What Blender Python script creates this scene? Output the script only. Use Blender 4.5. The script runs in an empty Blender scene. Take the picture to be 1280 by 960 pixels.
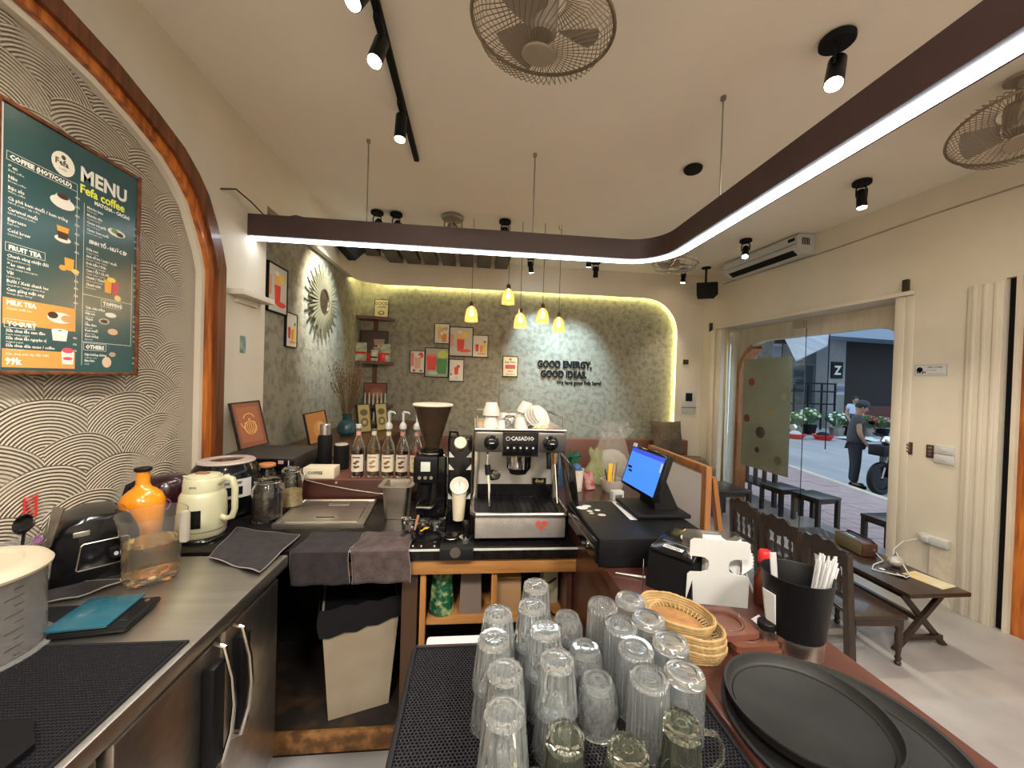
import bpy, bmesh, math, random
from mathutils import Matrix, Vector
from math import sin, cos, pi, radians, sqrt, atan2, hypot
random.seed(7)
S = bpy.context.scene
C = S.collection

# ------------------------------------------------------------------ camera
cam_d = bpy.data.cameras.new('camera'); cam = bpy.data.objects.new('camera', cam_d); C.objects.link(cam)
cam_d.sensor_fit = 'HORIZONTAL'; cam_d.sensor_width = 36; cam_d.lens = 482 / 1280 * 36
cam_d.clip_start = .05; cam_d.clip_end = 200
cam.matrix_world = Matrix(((.99462716, -.02869144, -.09946669, 0), (-.09908456, .01444983, -.9949741, 0), (.02998452, .99948387, .01152932, 1.6), (0, 0, 0, 1)))
S.camera = cam

# ------------------------------------------------------------------ world, view, lights
S.view_settings.view_transform = 'Standard'; S.view_settings.look = 'None'
S.view_settings.exposure = 0.80; S.view_settings.gamma = 1
W = bpy.data.worlds.new('sky'); S.world = W; W.use_nodes = True
W.node_tree.nodes['Background'].inputs[0].default_value = (.66, .83, 1, 1)
W.node_tree.nodes['Background'].inputs[1].default_value = 1.0
S.cycles.max_bounces = 14; S.cycles.transmission_bounces = 14; S.cycles.transparent_max_bounces = 16
S.cycles.diffuse_bounces = 4; S.cycles.glossy_bounces = 4; S.cycles.sample_clamp_indirect = 4
WARM = (1, .84, .62); COOL = (.62, .85, 1); MILD = (1, .92, .80)
STRIP = 8.0
def area(name, loc, sx, sy, power, col, rot=(0, 0, 0)):
    l = bpy.data.lights.new(name, 'AREA'); l.shape = 'RECTANGLE'; l.size = sx; l.size_y = sy; l.energy = power; l.color = col
    o = bpy.data.objects.new(name, l); o.location = loc; o.rotation_euler = rot; C.objects.link(o); return o
# unseen fill lights added under the ceiling to brighten the room
for lx, ly, lw in ((-.6, -.9, 62), (.9, -.9, 62), (2.4, -.9, 26), (2.2, .4, 12)):
    area('ceiling_fill_light', (lx, ly, 3.1), .5, .5, lw, MILD)

# ------------------------------------------------------------------ geometry helpers
class G:
    def __init__(s, m=None): s.v = []; s.f = []; s.mi = []; s.m = m or Matrix(); s.c = 0
    def add(s, vs, fs):
        n = len(s.v); m = s.m
        s.v += [tuple(m @ Vector(p)) for p in vs]
        s.f += [tuple(i + n for i in f) for f in fs]; s.mi += [s.c] * len(fs); return s
    def box(s, x0, x1, y0, y1, z0, z1, b=0):
        if b <= 0:
            return s.add([(x0, y0, z0), (x1, y0, z0), (x1, y1, z0), (x0, y1, z0), (x0, y0, z1), (x1, y0, z1), (x1, y1, z1), (x0, y1, z1)],
                         [(3, 2, 1, 0), (4, 5, 6, 7), (0, 1, 5, 4), (1, 2, 6, 5), (2, 3, 7, 6), (3, 0, 4, 7)])
        b = min(b, abs(x1 - x0) * .49, abs(y1 - y0) * .49, abs(z1 - z0) * .49)
        bm = bmesh.new(); bmesh.ops.create_cube(bm, size=1)
        for v in bm.verts:
            v.co = Vector(((x0 + x1) / 2 + v.co.x * (x1 - x0), (y0 + y1) / 2 + v.co.y * (y1 - y0), (z0 + z1) / 2 + v.co.z * (z1 - z0)))
        bmesh.ops.bevel(bm, geom=bm.edges[:], offset=b, segments=2, affect='EDGES', profile=.5)
        bm.verts.ensure_lookup_table()
        s.add([v.co[:] for v in bm.verts], [[v.index for v in f.verts] for f in bm.faces]); bm.free(); return s
    def cb(s, cx, cy, cz, sx, sy, sz, b=0): return s.box(cx - sx / 2, cx + sx / 2, cy - sy / 2, cy + sy / 2, cz - sz / 2, cz + sz / 2, b)
    def lathe(s, prof, n=24, cx=0, cy=0, cz=0, sx=1, sy=1, close=False, mod=None):
        vs = []; fs = []; k = len(prof)
        for i in range(n):
            a = 2 * pi * i / n
            for (r, z) in prof:
                rr = r * (mod(a, z) if mod else 1)
                vs.append((cx + rr * cos(a) * sx, cy + rr * sin(a) * sy, cz + z))
        for i in range(n):
            j = (i + 1) % n
            for q in range(k - 1 + (1 if close else 0)):
                q2 = (q + 1) % k; fs.append((i * k + q, j * k + q, j * k + q2, i * k + q2))
        if not close:
            if prof[0][0] > 1e-6: fs.append(tuple(i * k for i in range(n))[::-1])
            if prof[-1][0] > 1e-6: fs.append(tuple(i * k + k - 1 for i in range(n)))
        return s.add(vs, fs)
    def cyl(s, cx, cy, z0, z1, r, r2=None, n=20, b=0):
        r2 = r if r2 is None else r2
        if b: return s.lathe([(0, z0), (r - b, z0), (r, z0 + b), (r2, z1 - b), (r2 - b, z1), (0, z1)], n, cx, cy)
        return s.lathe([(r, z0), (r2, z1)], n, cx, cy)
    def tube(s, pts, r, n=8, closed=False, cap=True):
        P = [Vector(p) for p in pts]; N = len(P); vs = []; fs = []
        R = r if isinstance(r, (list, tuple)) else [r] * N
        up = None
        for i in range(N):
            a = P[(i - 1) % N] if (i > 0 or closed) else P[i]; b = P[(i + 1) % N] if (i < N - 1 or closed) else P[i]
            t = (b - a); t = t.normalized() if t.length > 1e-9 else Vector((0, 0, 1))
            if up is None:
                up = Vector((0, 0, 1)) if abs(t.z) < .9 else Vector((1, 0, 0))
            u = (up - t * up.dot(t)); u = u.normalized() if u.length > 1e-6 else t.orthogonal().normalized(); up = u; w = t.cross(u)
            for k in range(n):
                an = 2 * pi * k / n; vs.append(tuple(P[i] + (u * cos(an) + w * sin(an)) * R[i]))
        for i in range(N if closed else N - 1):
            j = (i + 1) % N
            for k in range(n): fs.append((i * n + k, i * n + (k + 1) % n, j * n + (k + 1) % n, j * n + k))
        if cap and not closed: fs += [tuple(range(n))[::-1], tuple((N - 1) * n + k for k in range(n))]
        return s.add(vs, fs)
    def prism(s, poly, z0, z1):
        n = len(poly)
        return s.add([(x, y, z0) for x, y in poly] + [(x, y, z1) for x, y in poly],
                     [tuple(range(n))[::-1], tuple(range(n, 2 * n))] + [(i, (i + 1) % n, n + (i + 1) % n, n + i) for i in range(n)])
    def hull8(s, lo, hi):  # four low corners, four high corners
        return s.add(list(lo) + list(hi), [(3, 2, 1, 0), (4, 5, 6, 7), (0, 1, 5, 4), (1, 2, 6, 5), (2, 3, 7, 6), (3, 0, 4, 7)])
    def ball(s, cx, cy, cz, r, n=12, sx=1, sy=1, sz=1):
        m = n // 2 + 1
        pr = [(max(r * sin(pi * i / m), 0), -r * cos(pi * i / m) * sz) for i in range(m + 1)]; pr[0] = (0, pr[0][1]); pr[-1] = (0, pr[-1][1])
        return s.lathe(pr, n, cx, cy, cz, sx, sy)
    def torus(s, cx, cy, cz, R, r, n=32, k=8, sx=1, sy=1):
        return s.lathe([(R + r * cos(2 * pi * i / k), r * sin(2 * pi * i / k)) for i in range(k)], n, cx, cy, cz, sx, sy, close=True)
    def grid(s, f, nu, nv):
        vs = [f(i / nu, j / nv) for i in range(nu + 1) for j in range(nv + 1)]
        return s.add(vs, [(i * (nv + 1) + j, (i + 1) * (nv + 1) + j, (i + 1) * (nv + 1) + j + 1, i * (nv + 1) + j + 1) for i in range(nu) for j in range(nv)])
    def disc(s, cx, cy, z, rx, ry=None, n=20, a0=0, a1=2 * pi):
        ry = ry or rx; full = a1 - a0 > 6.28; k = n if full else n + 1
        p = [(cx + rx * cos(a0 + (a1 - a0) * i / n), cy + ry * sin(a0 + (a1 - a0) * i / n), z) for i in range(k)]
        return s.add(p, [tuple(range(k))])
    def quad(s, x0, x1, y0, y1, z): return s.add([(x0, y0, z), (x1, y0, z), (x1, y1, z), (x0, y1, z)], [(0, 1, 2, 3)])
    def poly(s, pts, z): return s.add([(x, y, z) for x, y in pts], [tuple(range(len(pts)))])
    def text(s, body, size, x=0, y=0, z=0, ext=0, bold=0, align='LEFT', sx=1):
        cu = bpy.data.curves.new('t', 'FONT'); cu.body = body; cu.size = size; cu.extrude = ext; cu.offset = bold; cu.align_x = align
        cu.resolution_u = 3 if size > .03 else 1
        o = bpy.data.objects.new('t', cu); C.objects.link(o)
        dg = bpy.context.evaluated_depsgraph_get(); dg.update(); me = bpy.data.meshes.new_from_object(o.evaluated_get(dg))
        s.add([(x + v.co.x * sx, y + v.co.y, z + v.co.z) for v in me.vertices], [tuple(p.vertices) for p in me.polygons])
        bpy.data.objects.remove(o); bpy.data.curves.remove(cu); bpy.data.meshes.remove(me); return s

def obj(name, g, mats, parent=None, smooth=35, kind=None, label=None, fix=True):
    me = bpy.data.meshes.new(name); me.from_pydata(g.v, [], g.f)
    if not isinstance(mats, (list, tuple)): mats = [mats]
    for m in mats: me.materials.append(m)
    if len(mats) > 1: me.polygons.foreach_set('material_index', g.mi)
    if fix:
        bm = bmesh.new(); bm.from_mesh(me)
        bmesh.ops.remove_doubles(bm, verts=bm.verts[:], dist=1e-6)
        bmesh.ops.recalc_face_normals(bm, faces=bm.faces[:]); bm.to_mesh(me); bm.free()
    if smooth:
        me.shade_smooth(); me.set_sharp_from_angle(angle=radians(smooth))
    me.update()
    o = bpy.data.objects.new(name, me); C.objects.link(o)
    if parent: o.parent = parent
    if kind: o['kind'] = kind
    if label: o['label'] = label
    return o
def tag(o, label, cat, group=None, kind=None):
    o['label'] = label; o['category'] = cat
    if group: o['group'] = group
    if kind: o['kind'] = kind
    return o
def thing(name, label, cat, loc=(0, 0, 0), rz=0, group=None, M=None):
    o = bpy.data.objects.new(name, None); C.objects.link(o); o.empty_display_size = .05
    if M is not None: o.matrix_world = M
    else: o.location = loc; o.rotation_euler = (0, 0, rz)
    return tag(o, label, cat, group)
def struct(name, g, mats, smooth=30, parent=None):
    o = obj(name, g, mats, parent, smooth)
    if not parent: o['kind'] = 'structure'
    return o
def dup(root, label=None, loc=None, rz=None, M=None):
    def cp(o, par):
        c = o.copy(); C.objects.link(c); c.parent = par
        for ch in list(o.children): cp(ch, c)
        return c
    r = cp(root, None)
    if label: r['label'] = label
    if M is not None: r.matrix_world = M
    if loc: r.location = loc
    if rz is not None: r.rotation_euler = (0, 0, rz)
    return r
def frame(o, r, u):
    r = Vector(r).normalized(); u = Vector(u); u = (u - r * u.dot(r)).normalized(); n = r.cross(u)
    return Matrix(((r.x, u.x, n.x, o[0]), (r.y, u.y, n.y, o[1]), (r.z, u.z, n.z, o[2]), (0, 0, 0, 1)))
def T3(x, y, z): return Matrix.Translation((x, y, z))
def RX(a): return Matrix.Rotation(radians(a), 4, 'X')
def RY(a): return Matrix.Rotation(radians(a), 4, 'Y')
def RZ(a): return Matrix.Rotation(radians(a), 4, 'Z')

# ------------------------------------------------------------------ materials
def mat(name, col, rough=.5, metal=0, c2=None, ns=6, bump=0, bs=40, trans=0, ior=1.45, alpha=1, emit=0, ecol=None, coat=0, stretch=None, spec=None, lo=.35, hi=.65):
    m = bpy.data.materials.new(name); m.use_nodes = True; nt = m.node_tree; b = nt.nodes['Principled BSDF']
    I = b.inputs; I['Base Color'].default_value = (*col, 1); I['Roughness'].default_value = rough; I['Metallic'].default_value = metal
    I['IOR'].default_value = ior; I['Transmission Weight'].default_value = trans; I['Alpha'].default_value = alpha; I['Coat Weight'].default_value = coat
    if spec is not None: I['Specular IOR Level'].default_value = spec
    if emit: I['Emission Strength'].default_value = emit; I['Emission Color'].default_value = (*(ecol or col), 1)
    if c2 or bump:
        tc = nt.nodes.new('ShaderNodeTexCoord'); mp = nt.nodes.new('ShaderNodeMapping'); nt.links.new(tc.outputs['Object'], mp.inputs[0])
        if stretch: mp.inputs['Scale'].default_value = stretch
    if c2:
        n = nt.nodes.new('ShaderNodeTexNoise'); n.inputs['Scale'].default_value = ns; n.inputs['Detail'].default_value = 6
        r = nt.nodes.new('ShaderNodeValToRGB'); r.color_ramp.elements[0].position = lo; r.color_ramp.elements[1].position = hi
        r.color_ramp.elements[0].color = (*col, 1); r.color_ramp.elements[1].color = (*c2, 1)
        nt.links.new(mp.outputs[0], n.inputs['Vector']); nt.links.new(n.outputs[0], r.inputs[0]); nt.links.new(r.outputs[0], I['Base Color'])
    if bump:
        n2 = nt.nodes.new('ShaderNodeTexNoise'); n2.inputs['Scale'].default_value = bs; n2.inputs['Detail'].default_value = 4
        bp = nt.nodes.new('ShaderNodeBump'); bp.inputs['Strength'].default_value = bump; bp.inputs['Distance'].default_value = .01
        nt.links.new(mp.outputs[0], n2.inputs['Vector']); nt.links.new(n2.outputs[0], bp.inputs['Height']); nt.links.new(bp.outputs[0], I['Normal'])
    return m
def wood(name, c1, c2, axis='x', rough=.4, sc=1.0, coat=.2):
    st = {'x': (1.2, 14, 14), 'y': (14, 1.2, 14), 'z': (14, 14, 1.2)}[axis]
    return mat(name, c1, rough, c2=c2, ns=3 * sc, stretch=st, coat=coat, bump=.08, bs=5)
M = {}
M['ceiling'] = mat('ceiling_paint', (.81, .75, .655), .75, c2=(.84, .78, .685), ns=1.5)
M['wall'] = mat('wall_paint', (.60, .55, .455), .6, c2=(.65, .60, .505), ns=2, bump=.05, bs=30)
M['wall_old'] = mat('old_wall_paint', (.68, .61, .50), .6, c2=(.58, .51, .40), ns=3, stretch=(4, 4, .7), bump=.06, bs=30)
M['stucco'] = mat('mottled_stucco', (.15, .142, .108), .8, c2=(.26, .246, .188), ns=15, bump=.5, bs=34, lo=.30, hi=.56)
M['floor'] = mat('floor_screed', (.27, .255, .25), .36, c2=(.37, .355, .35), ns=2.5, bump=.03, bs=14)
M['orange_wood'] = wood('orange_varnished_wood', (.20, .045, .008), (.55, .17, .03), 'z', .35, .8)
M['arch_wood'] = wood('arch_wood', (.065, .020, .009), (.18, .055, .016), 'z', .35, .8)
M['beam'] = mat('dark_brown_metal', (.040, .021, .021), .5, c2=(.050, .026, .025), ns=4)
M['strip'] = mat('white_diffuser', (1, 1, 1), .5, emit=STRIP, ecol=(.84, .93, 1))
M['led'] = mat('warm_led_tape', (1, 1, .8), .5, emit=42, ecol=(1, .93, .40))
M['steel'] = mat('brushed_steel', (.66, .62, .57), .33, 1, c2=(.56, .52, .47), ns=2, bump=.02, bs=30, stretch=(1, 12, 12))
M['steel_dull'] = mat('dull_steel', (.40, .37, .33), .42, 1, c2=(.30, .27, .24), ns=5)
M['chrome'] = mat('chrome', (.8, .8, .8), .08, 1)
M['chrome_warm'] = mat('polished_steel', (.62, .58, .52), .18, 1)
M['black'] = mat('black_plastic', (.005, .005, .006), .45, spec=.22)
M['black_gloss'] = mat('glossy_black_plastic', (.005, .005, .006), .14, spec=.4)
M['black_matt'] = mat('matt_black', (.007, .007, .008), .7, spec=.2)
M['rubber'] = mat('black_rubber', (.008, .008, .010), .5, spec=.3)
M['granite'] = mat('black_stone', (.006, .005, .005), .25, c2=(.012, .010, .009), ns=40, spec=.3)
M['bar_wood'] = mat('red_brown_varnish', (.052, .018, .014), .32, c2=(.080, .029, .022), ns=3, coat=.3, stretch=(6, 1, 6))
M['ply'] = wood('yellow_wood', (.28, .125, .035), (.40, .19, .06), 'x', .45)
M['ply_z'] = wood('yellow_wood_post', (.26, .11, .032), (.38, .175, .055), 'z', .45)
M['dark_wood'] = mat('dark_stained_wood', (.014, .009, .007), .38, c2=(.030, .018, .012), ns=4, coat=.2, stretch=(6, 6, 2))
M['glass'] = mat('clear_glass', (.99, 1, 1), .0, trans=1, ior=1.5)
M['tumbler'] = mat('whitened_glass', (.94, .98, 1), .0, trans=.945, ior=1.5)  # a little diffuse white in the colour imitates light caught in the glass
M['glass_tint'] = mat('olive_tinted_glass', (.86, .90, .78), .0, trans=.985, ior=1.5)
M['plastic_clear'] = mat('clear_plastic', (.93, .90, .86), .03, trans=.97, ior=1.25)
M['plastic_milky'] = mat('milky_plastic', (.66, .65, .64), .18, trans=.85, ior=1.15)
M['white'] = mat('white_plastic', (.50, .51, .51), .4)
M['paper'] = mat('white_paper', (.55, .56, .58), .8)
M['cream'] = mat('cream_enamel', (.45, .44, .30), .3, coat=.3)
M['porcelain'] = mat('white_porcelain', (.66, .63, .57), .18, coat=.4)
M['led_warm'] = mat('lamp_face_warm', (1, .9, .7), .4, emit=40, ecol=(1, .80, .52))
M['led_cool'] = mat('lamp_face_cool', (.7, .9, 1), .4, emit=40, ecol=(.55, .82, 1))
M['red'] = mat('red_plastic', (.55, .02, .02), .3)
M['yellow'] = mat('yellow_plastic', (.75, .42, .02), .35)
def wave_plaster():
    m = mat('combed_plaster', (.40, .35, .28), .75); nt = m.node_tree; L = nt.links.new
    def mt(op, a, b=None, c=None):
        n = nt.nodes.new('ShaderNodeMath'); n.operation = op
        for i, q in enumerate((a, b, c)):
            if q is None: continue
            if isinstance(q, (int, float)): n.inputs[i].default_value = q
            else: L(q, n.inputs[i])
        return n.outputs[0]
    tc = nt.nodes.new('ShaderNodeTexCoord'); sp = nt.nodes.new('ShaderNodeSeparateXYZ')
    nz = nt.nodes.new('ShaderNodeTexNoise'); nz.inputs['Scale'].default_value = 2.2; nz.inputs['Detail'].default_value = 2
    L(tc.outputs['Object'], nz.inputs['Vector']); L(tc.outputs['Object'], sp.inputs[0])
    off = mt('MULTIPLY', mt('SUBTRACT', nz.outputs[0], .5), .05)
    y = mt('ADD', sp.outputs['Y'], off); z = mt('ADD', sp.outputs['Z'], off)
    dy, dx, R = .125, .31, .24
    acc = None
    for k in (0, 1, 2):         # each lower row lies over the ones above it
        r = mt('SUBTRACT', mt('FLOOR', mt('DIVIDE', z, dy)), k)
        odd = mt('MULTIPLY', mt('MODULO', mt('ADD', r, 100), 2), .5)
        wn = nt.nodes.new('ShaderNodeTexWhiteNoise'); wn.noise_dimensions = '2D'
        xi = mt('ADD', mt('ROUND', mt('SUBTRACT', mt('DIVIDE', y, dx), odd)), odd)
        cv = nt.nodes.new('ShaderNodeCombineXYZ'); L(xi, cv.inputs[0]); L(r, cv.inputs[1]); L(cv.outputs[0], wn.inputs['Vector'])
        xc = mt('ADD', mt('MULTIPLY', xi, dx), mt('MULTIPLY', mt('SUBTRACT', wn.outputs[0], .5), .09)); zc = mt('MULTIPLY', r, dy)
        d = mt('SQRT', mt('ADD', mt('POWER', mt('ABSOLUTE', mt('SUBTRACT', y, xc)), 2), mt('POWER', mt('ABSOLUTE', mt('SUBTRACT', z, zc)), 2)))
        ins = mt('LESS_THAN', d, mt('ADD', R, mt('MULTIPLY', mt('SUBTRACT', wn.outputs[0], .5), .05)))
        val = mt('SUBTRACT', 1, mt('POWER', mt('ADD', mt('MULTIPLY', mt('COSINE', mt('MULTIPLY', d, 2 * pi / .0125)), .5), .5), 2.2))
        acc = val if acc is None else mt('ADD', mt('MULTIPLY', val, ins), mt('MULTIPLY', acc, mt('SUBTRACT', 1, ins)))
    nb = nt.nodes.new('ShaderNodeTexNoise'); nb.inputs['Scale'].default_value = 3.5; L(tc.outputs['Object'], nb.inputs['Vector'])
    amp = nt.nodes.new('ShaderNodeMapRange'); L(nb.outputs[0], amp.inputs[0]); amp.inputs[1].default_value = .66; amp.inputs[2].default_value = .54
    fn = nt.nodes.new('ShaderNodeTexNoise'); fn.inputs['Scale'].default_value = 90; L(tc.outputs['Object'], fn.inputs['Vector'])
    ed = nt.nodes.new('ShaderNodeMapRange'); L(sp.outputs['Y'], ed.inputs[0]); ed.inputs[1].default_value = 2.22; ed.inputs[2].default_value = 2.12
    amp_o = mt('MULTIPLY', amp.outputs[0], ed.outputs[0])
    hh = mt('ADD', mt('MULTIPLY', acc, amp_o), mt('MULTIPLY', fn.outputs[0], .35))
    bp = nt.nodes.new('ShaderNodeBump'); bp.inputs['Strength'].default_value = 1; bp.inputs['Distance'].default_value = .0060
    L(hh, bp.inputs['Height']); L(bp.outputs[0], nt.nodes['Principled BSDF'].inputs['Normal'])
    mx = nt.nodes.new('ShaderNodeMix'); mx.data_type = 'RGBA'; L(mt('ADD', mt('MULTIPLY', acc, amp_o), mt('MULTIPLY', mt('SUBTRACT', 1, amp_o), .55)), mx.inputs[0])
    mx.inputs[6].default_value = (.13, .10, .075, 1); mx.inputs[7].default_value = (.52, .46, .37, 1); L(mx.outputs[2], nt.nodes['Principled BSDF'].inputs['Base Color'])
    return m
M['wave'] = wave_plaster()
# ================================================================== the setting
struct('floor', G().box(-2.2, 4.2, -2.6, 6, -.1, 0), M['floor'])
g = G().box(-2.2, 4.6, -2.6, 6, 3.2, 3.3); struct('ceiling', g, M['ceiling'])
# left wall with the arched recess of combed plaster
g = G(); g.box(-1.75, -1.5, 2.42, 2.93, 0, 3.2); g.box(-1.75, -1.5, -2.3, -.05, 0, 3.2); g.box(-1.75, -1.72, -.05, 2.42, 0, 3.2)
oc = [(2.42, 0), (2.42, 2.2), (2.38, 2.32), (2.33, 2.43), (2.26, 2.55), (2.18, 2.63), (2.08, 2.70), (1.9, 2.77), (1.71, 2.83), (1.5, 2.87), (1.2, 2.89), (.9, 2.87), (.6, 2.8), (.3, 2.68), (.1, 2.5), (-.05, 2.2), (-.05, 0)]
ic = [(2.28, 0), (2.28, 2.14), (2.25, 2.24), (2.21, 2.32), (2.15, 2.44), (2.07, 2.52), (1.98, 2.585), (1.82, 2.65), (1.66, 2.70), (1.48, 2.73), (1.2, 2.745), (.92, 2.73), (.68, 2.67), (.42, 2.56), (.24, 2.41), (.1, 2.14), (.1, 0)]
for (a, b) in zip(oc[1:-2], oc[2:-1]):
    g.add([(-1.5, a[0], a[1]), (-1.5, b[0], b[1]), (-1.5, b[0], 3.2), (-1.5, a[0], 3.2)], [(0, 1, 2, 3)])
# narrow bulkhead above the stucco, ending in a rounded corner
g.box(-1.75, -1.5, 2.93, 4.9, 2.79, 3.2)
struct('wall_left', g, M['wall'], smooth=None)
struct('wall_left_recess', G().box(-1.60, -1.53, -.05, 2.42, 0, 2.9), M['wave'], smooth=None)
def band(xa, xb, A, B, name, m, par=None):
    g = G(); n = len(A)
    vs = []
    for (p, q) in zip(A, B): vs += [(xa, p[0], p[1]), (xb, p[0], p[1]), (xb, q[0], q[1]), (xa, q[0], q[1])]
    fs = []
    for i in range(n - 1):
        for k in range(4): fs.append((i * 4 + k, i * 4 + (k + 1) % 4, i * 4 + 4 + (k + 1) % 4, i * 4 + 4 + k))
    g.add(vs, fs); return struct(name, g, m, 40, par)
def mixc(t): return [(a[0] * (1 - t) + b[0] * t, a[1] * (1 - t) + b[1] * t) for a, b in zip(oc, ic)]
tr = band(-1.55, -1.455, oc, mixc(.52), 'trim_1', M['arch_wood'])
band(-1.55, -1.475, mixc(.52), mixc(.80), 'inner_moulding', M['orange_wood'], tr)
band(-1.55, -1.50, mixc(.80), ic, 'plaster_edge', M['wall'], tr)
# back wall: stucco behind, painted panel with a rounded opening in front
g = G(); g.box(-1.75, 3.6, 5.46, 5.6, 0, 3.2); g.box(.37, .66, 5.44, 5.46, 0, 3.0); struct('wall_back_stucco', g, M['stucco'], smooth=None)
g = G(); g.box(-1.75, -1.56, 2.93, 5.46, 0, 2.95); struct('wall_left_stucco', g, M['stucco'], smooth=None)
g = G()
R = .5; xr = 2.955; zt = 2.84
arc = [(xr - R + R * cos(a), zt - R + R * sin(a)) for a in [pi / 2 * i / 12 for i in range(13)]]
for y0 in (5.39, 5.41):
    g.add([(xr, y0, 0), (3.6, y0, 0), (3.6, y0, zt - R), (xr, y0, zt - R)], [(0, 1, 2, 3)])
    g.add([(-1.0, y0, zt), (xr - R, y0, zt), (xr - R, y0, 3.2), (-1.0, y0, 3.2)], [(0, 1, 2, 3)])
    for a, b in zip(arc[:-1], arc[1:]):
        g.add([(a[0], y0, a[1]), (3.6, y0, a[1]), (3.6, y0, b[1]), (b[0], y0, b[1])], [(0, 1, 2, 3)])
    g.add([(xr - R, y0, zt), (3.6, y0, zt), (3.6, y0, 3.2), (xr - R, y0, 3.2)], [(0, 1, 2, 3)])
edge = [(xr, 0)] + arc + [(-1.0, zt)]
for a, b in zip(edge[:-1], edge[1:]): g.add([(a[0], 5.39, a[1]), (a[0], 5.41, a[1]), (b[0], 5.41, b[1]), (b[0], 5.39, b[1])], [(0, 1, 2, 3)])
struct('wall_back', g, M['wall'], smooth=None)
# rounded corner of the bulkhead
cc = [(-1.0 + .5 * cos(a), 4.89 + .5 * sin(a)) for a in [pi / 2 + pi / 2 * i / 12 for i in range(13)]]
g = G()
for i, (a, b) in enumerate(zip(cc[:-1], cc[1:])):
    z0 = 2.84 - .05 * i / 12; z1 = 2.84 - .05 * (i + 1) / 12
    for q in (0, .02): 
        ca = (-1.0 + (a[0] + 1) * (1 + q * 2), 4.89 + (a[1] - 4.89) * (1 + q * 2)); cb_ = (-1.0 + (b[0] + 1) * (1 + q * 2), 4.89 + (b[1] - 4.89) * (1 + q * 2))
        g.add([(ca[0], ca[1], z0), (cb_[0], cb_[1], z1), (cb_[0], cb_[1], 3.2), (ca[0], ca[1], 3.2)], [(0, 1, 2, 3)])
struct('trim_2', g, M['wall'], 60)
# LED tape hidden behind the bulkhead edge
led = G().tube([(-1.53, y, 2.83) for y in (3.0, 4.0, 4.9)] + [(-1.03 + .5 * cos(a), 4.92 + .5 * sin(a), 2.87) for a in [pi - pi / 2 * i / 6 for i in range(1, 6)]] + [(-1, 5.43, 2.875), (xr - R, 5.43, 2.875)] +
               [(xr - R + (R + .035) * cos(a), 5.43, zt - R + (R + .035) * sin(a)) for a in [pi / 2 - pi / 2 * i / 10 for i in range(1, 11)]] + [(xr + .035, 5.43, .9)], .006, 5)
tag(obj('led_strip', led, M['led']), 'warm yellow LED strip glowing along the rounded edge round the mottled grey wall', 'light')
# slatted ceiling panel near the back wall
sl = thing('ceiling_slat_panel', 'dark brown slatted panel under the ceiling above the corner shelves', 'ceiling panel', (-1.40, 4.9, 3.2))
for i in range(8):
    obj('slat', G().box(i * .235, i * .235 + .175, -.6 if i else -.4, .45 - .25 * (i == 0), -.075, -.002), M['dark_wood'], sl, None)
obj('batten', G().box(0, 1.82, -.1, -.06, -.001, 0), M['dark_wood'], sl, None)
# right wall, slightly out of square
RW = T3(3.75, 0, 0) @ RZ(atan2(.075, 1) * 180 / pi)
g = G(RW); g.box(0, .30, -2.6, 5.7, 2.39, 3.2); g.box(0, .30, 2.29, 2.92, 0, 2.39); g.box(0, .30, 5.02, 5.7, 0, 2.39); g.box(0, .3, -2.6, .9, 0, 2.39)
struct('wall_right', g, M['wall'], smooth=None)
g = G(RW)  # outer skin with the arched opening
y0, y1, zt2, r2 = 2.94, 5.02, 2.2, .42
g.box(.301, .40, 2.3, y0, 0, 2.6); g.box(.301, .40, y1, 5.7, 0, 2.6); g.box(.301, .40, y0, y1, zt2, 2.6)
for sgn, yc in ((-1, y0 + r2), (1, y1 - r2)):
    for i in range(8):
        a, b = pi / 2 * i / 8, pi / 2 * (i + 1) / 8
        P = [(yc + sgn * r2 * sin(a), zt2 - r2 + r2 * cos(a)), (yc + sgn * r2 * sin(b), zt2 - r2 + r2 * cos(b))]
        for x in (.301, .40):
            g.add([(x, P[0][0], P[0][1]), (x, P[1][0], P[1][1]), (x, P[1][0], zt2), (x, P[0][0], zt2)], [(0, 1, 2, 3)])
        g.add([(.301, *P[0]), (.40, *P[0]), (.40, *P[1]), (.301, *P[1])], [(0, 1, 2, 3)])
struct('wall_right_outer', g, M['wall_old'], smooth=None)
ap = [(y1, 0), (y1, zt2 - r2)] + [(y1 - r2 + r2 * cos(a), zt2 - r2 + r2 * sin(a)) for a in [pi / 2 * i / 10 for i in range(1, 11)]] + [(y0 + r2 - r2 * sin(a), zt2 - r2 + r2 * cos(a)) for a in [pi / 2 * i / 10 for i in range(0, 11)]] + [(y0, 0)]
def inset(p, d):
    cx, cz = (y0 + y1) / 2, 1.2
    return [(y - d * (1 if y > cx else -1) * (1 if abs(y - cx) > (y1 - y0) / 2 - r2 - .01 else 0), z - (d if z > zt2 - r2 + .05 else 0)) for y, z in p]
ap = ap[:9]; ap2 = inset(ap, .05); g = G(RW); vs = []
M['arch_side'] = wood('arch_side_wood', (.28, .09, .02), (.45, .17, .05), 'z', .4, .8)
for p, q in zip(ap, ap2): vs += [(.27, p[0], p[1]), (.42, p[0], p[1]), (.42, q[0], q[1]), (.27, q[0], q[1])]
g.add(vs, [(i * 4 + k, i * 4 + (k + 1) % 4, i * 4 + 4 + (k + 1) % 4, i * 4 + 4 + k) for i in range(len(ap) - 1) for k in range(4)])
struct('trim_3', g, M['arch_side'], 40)
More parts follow.
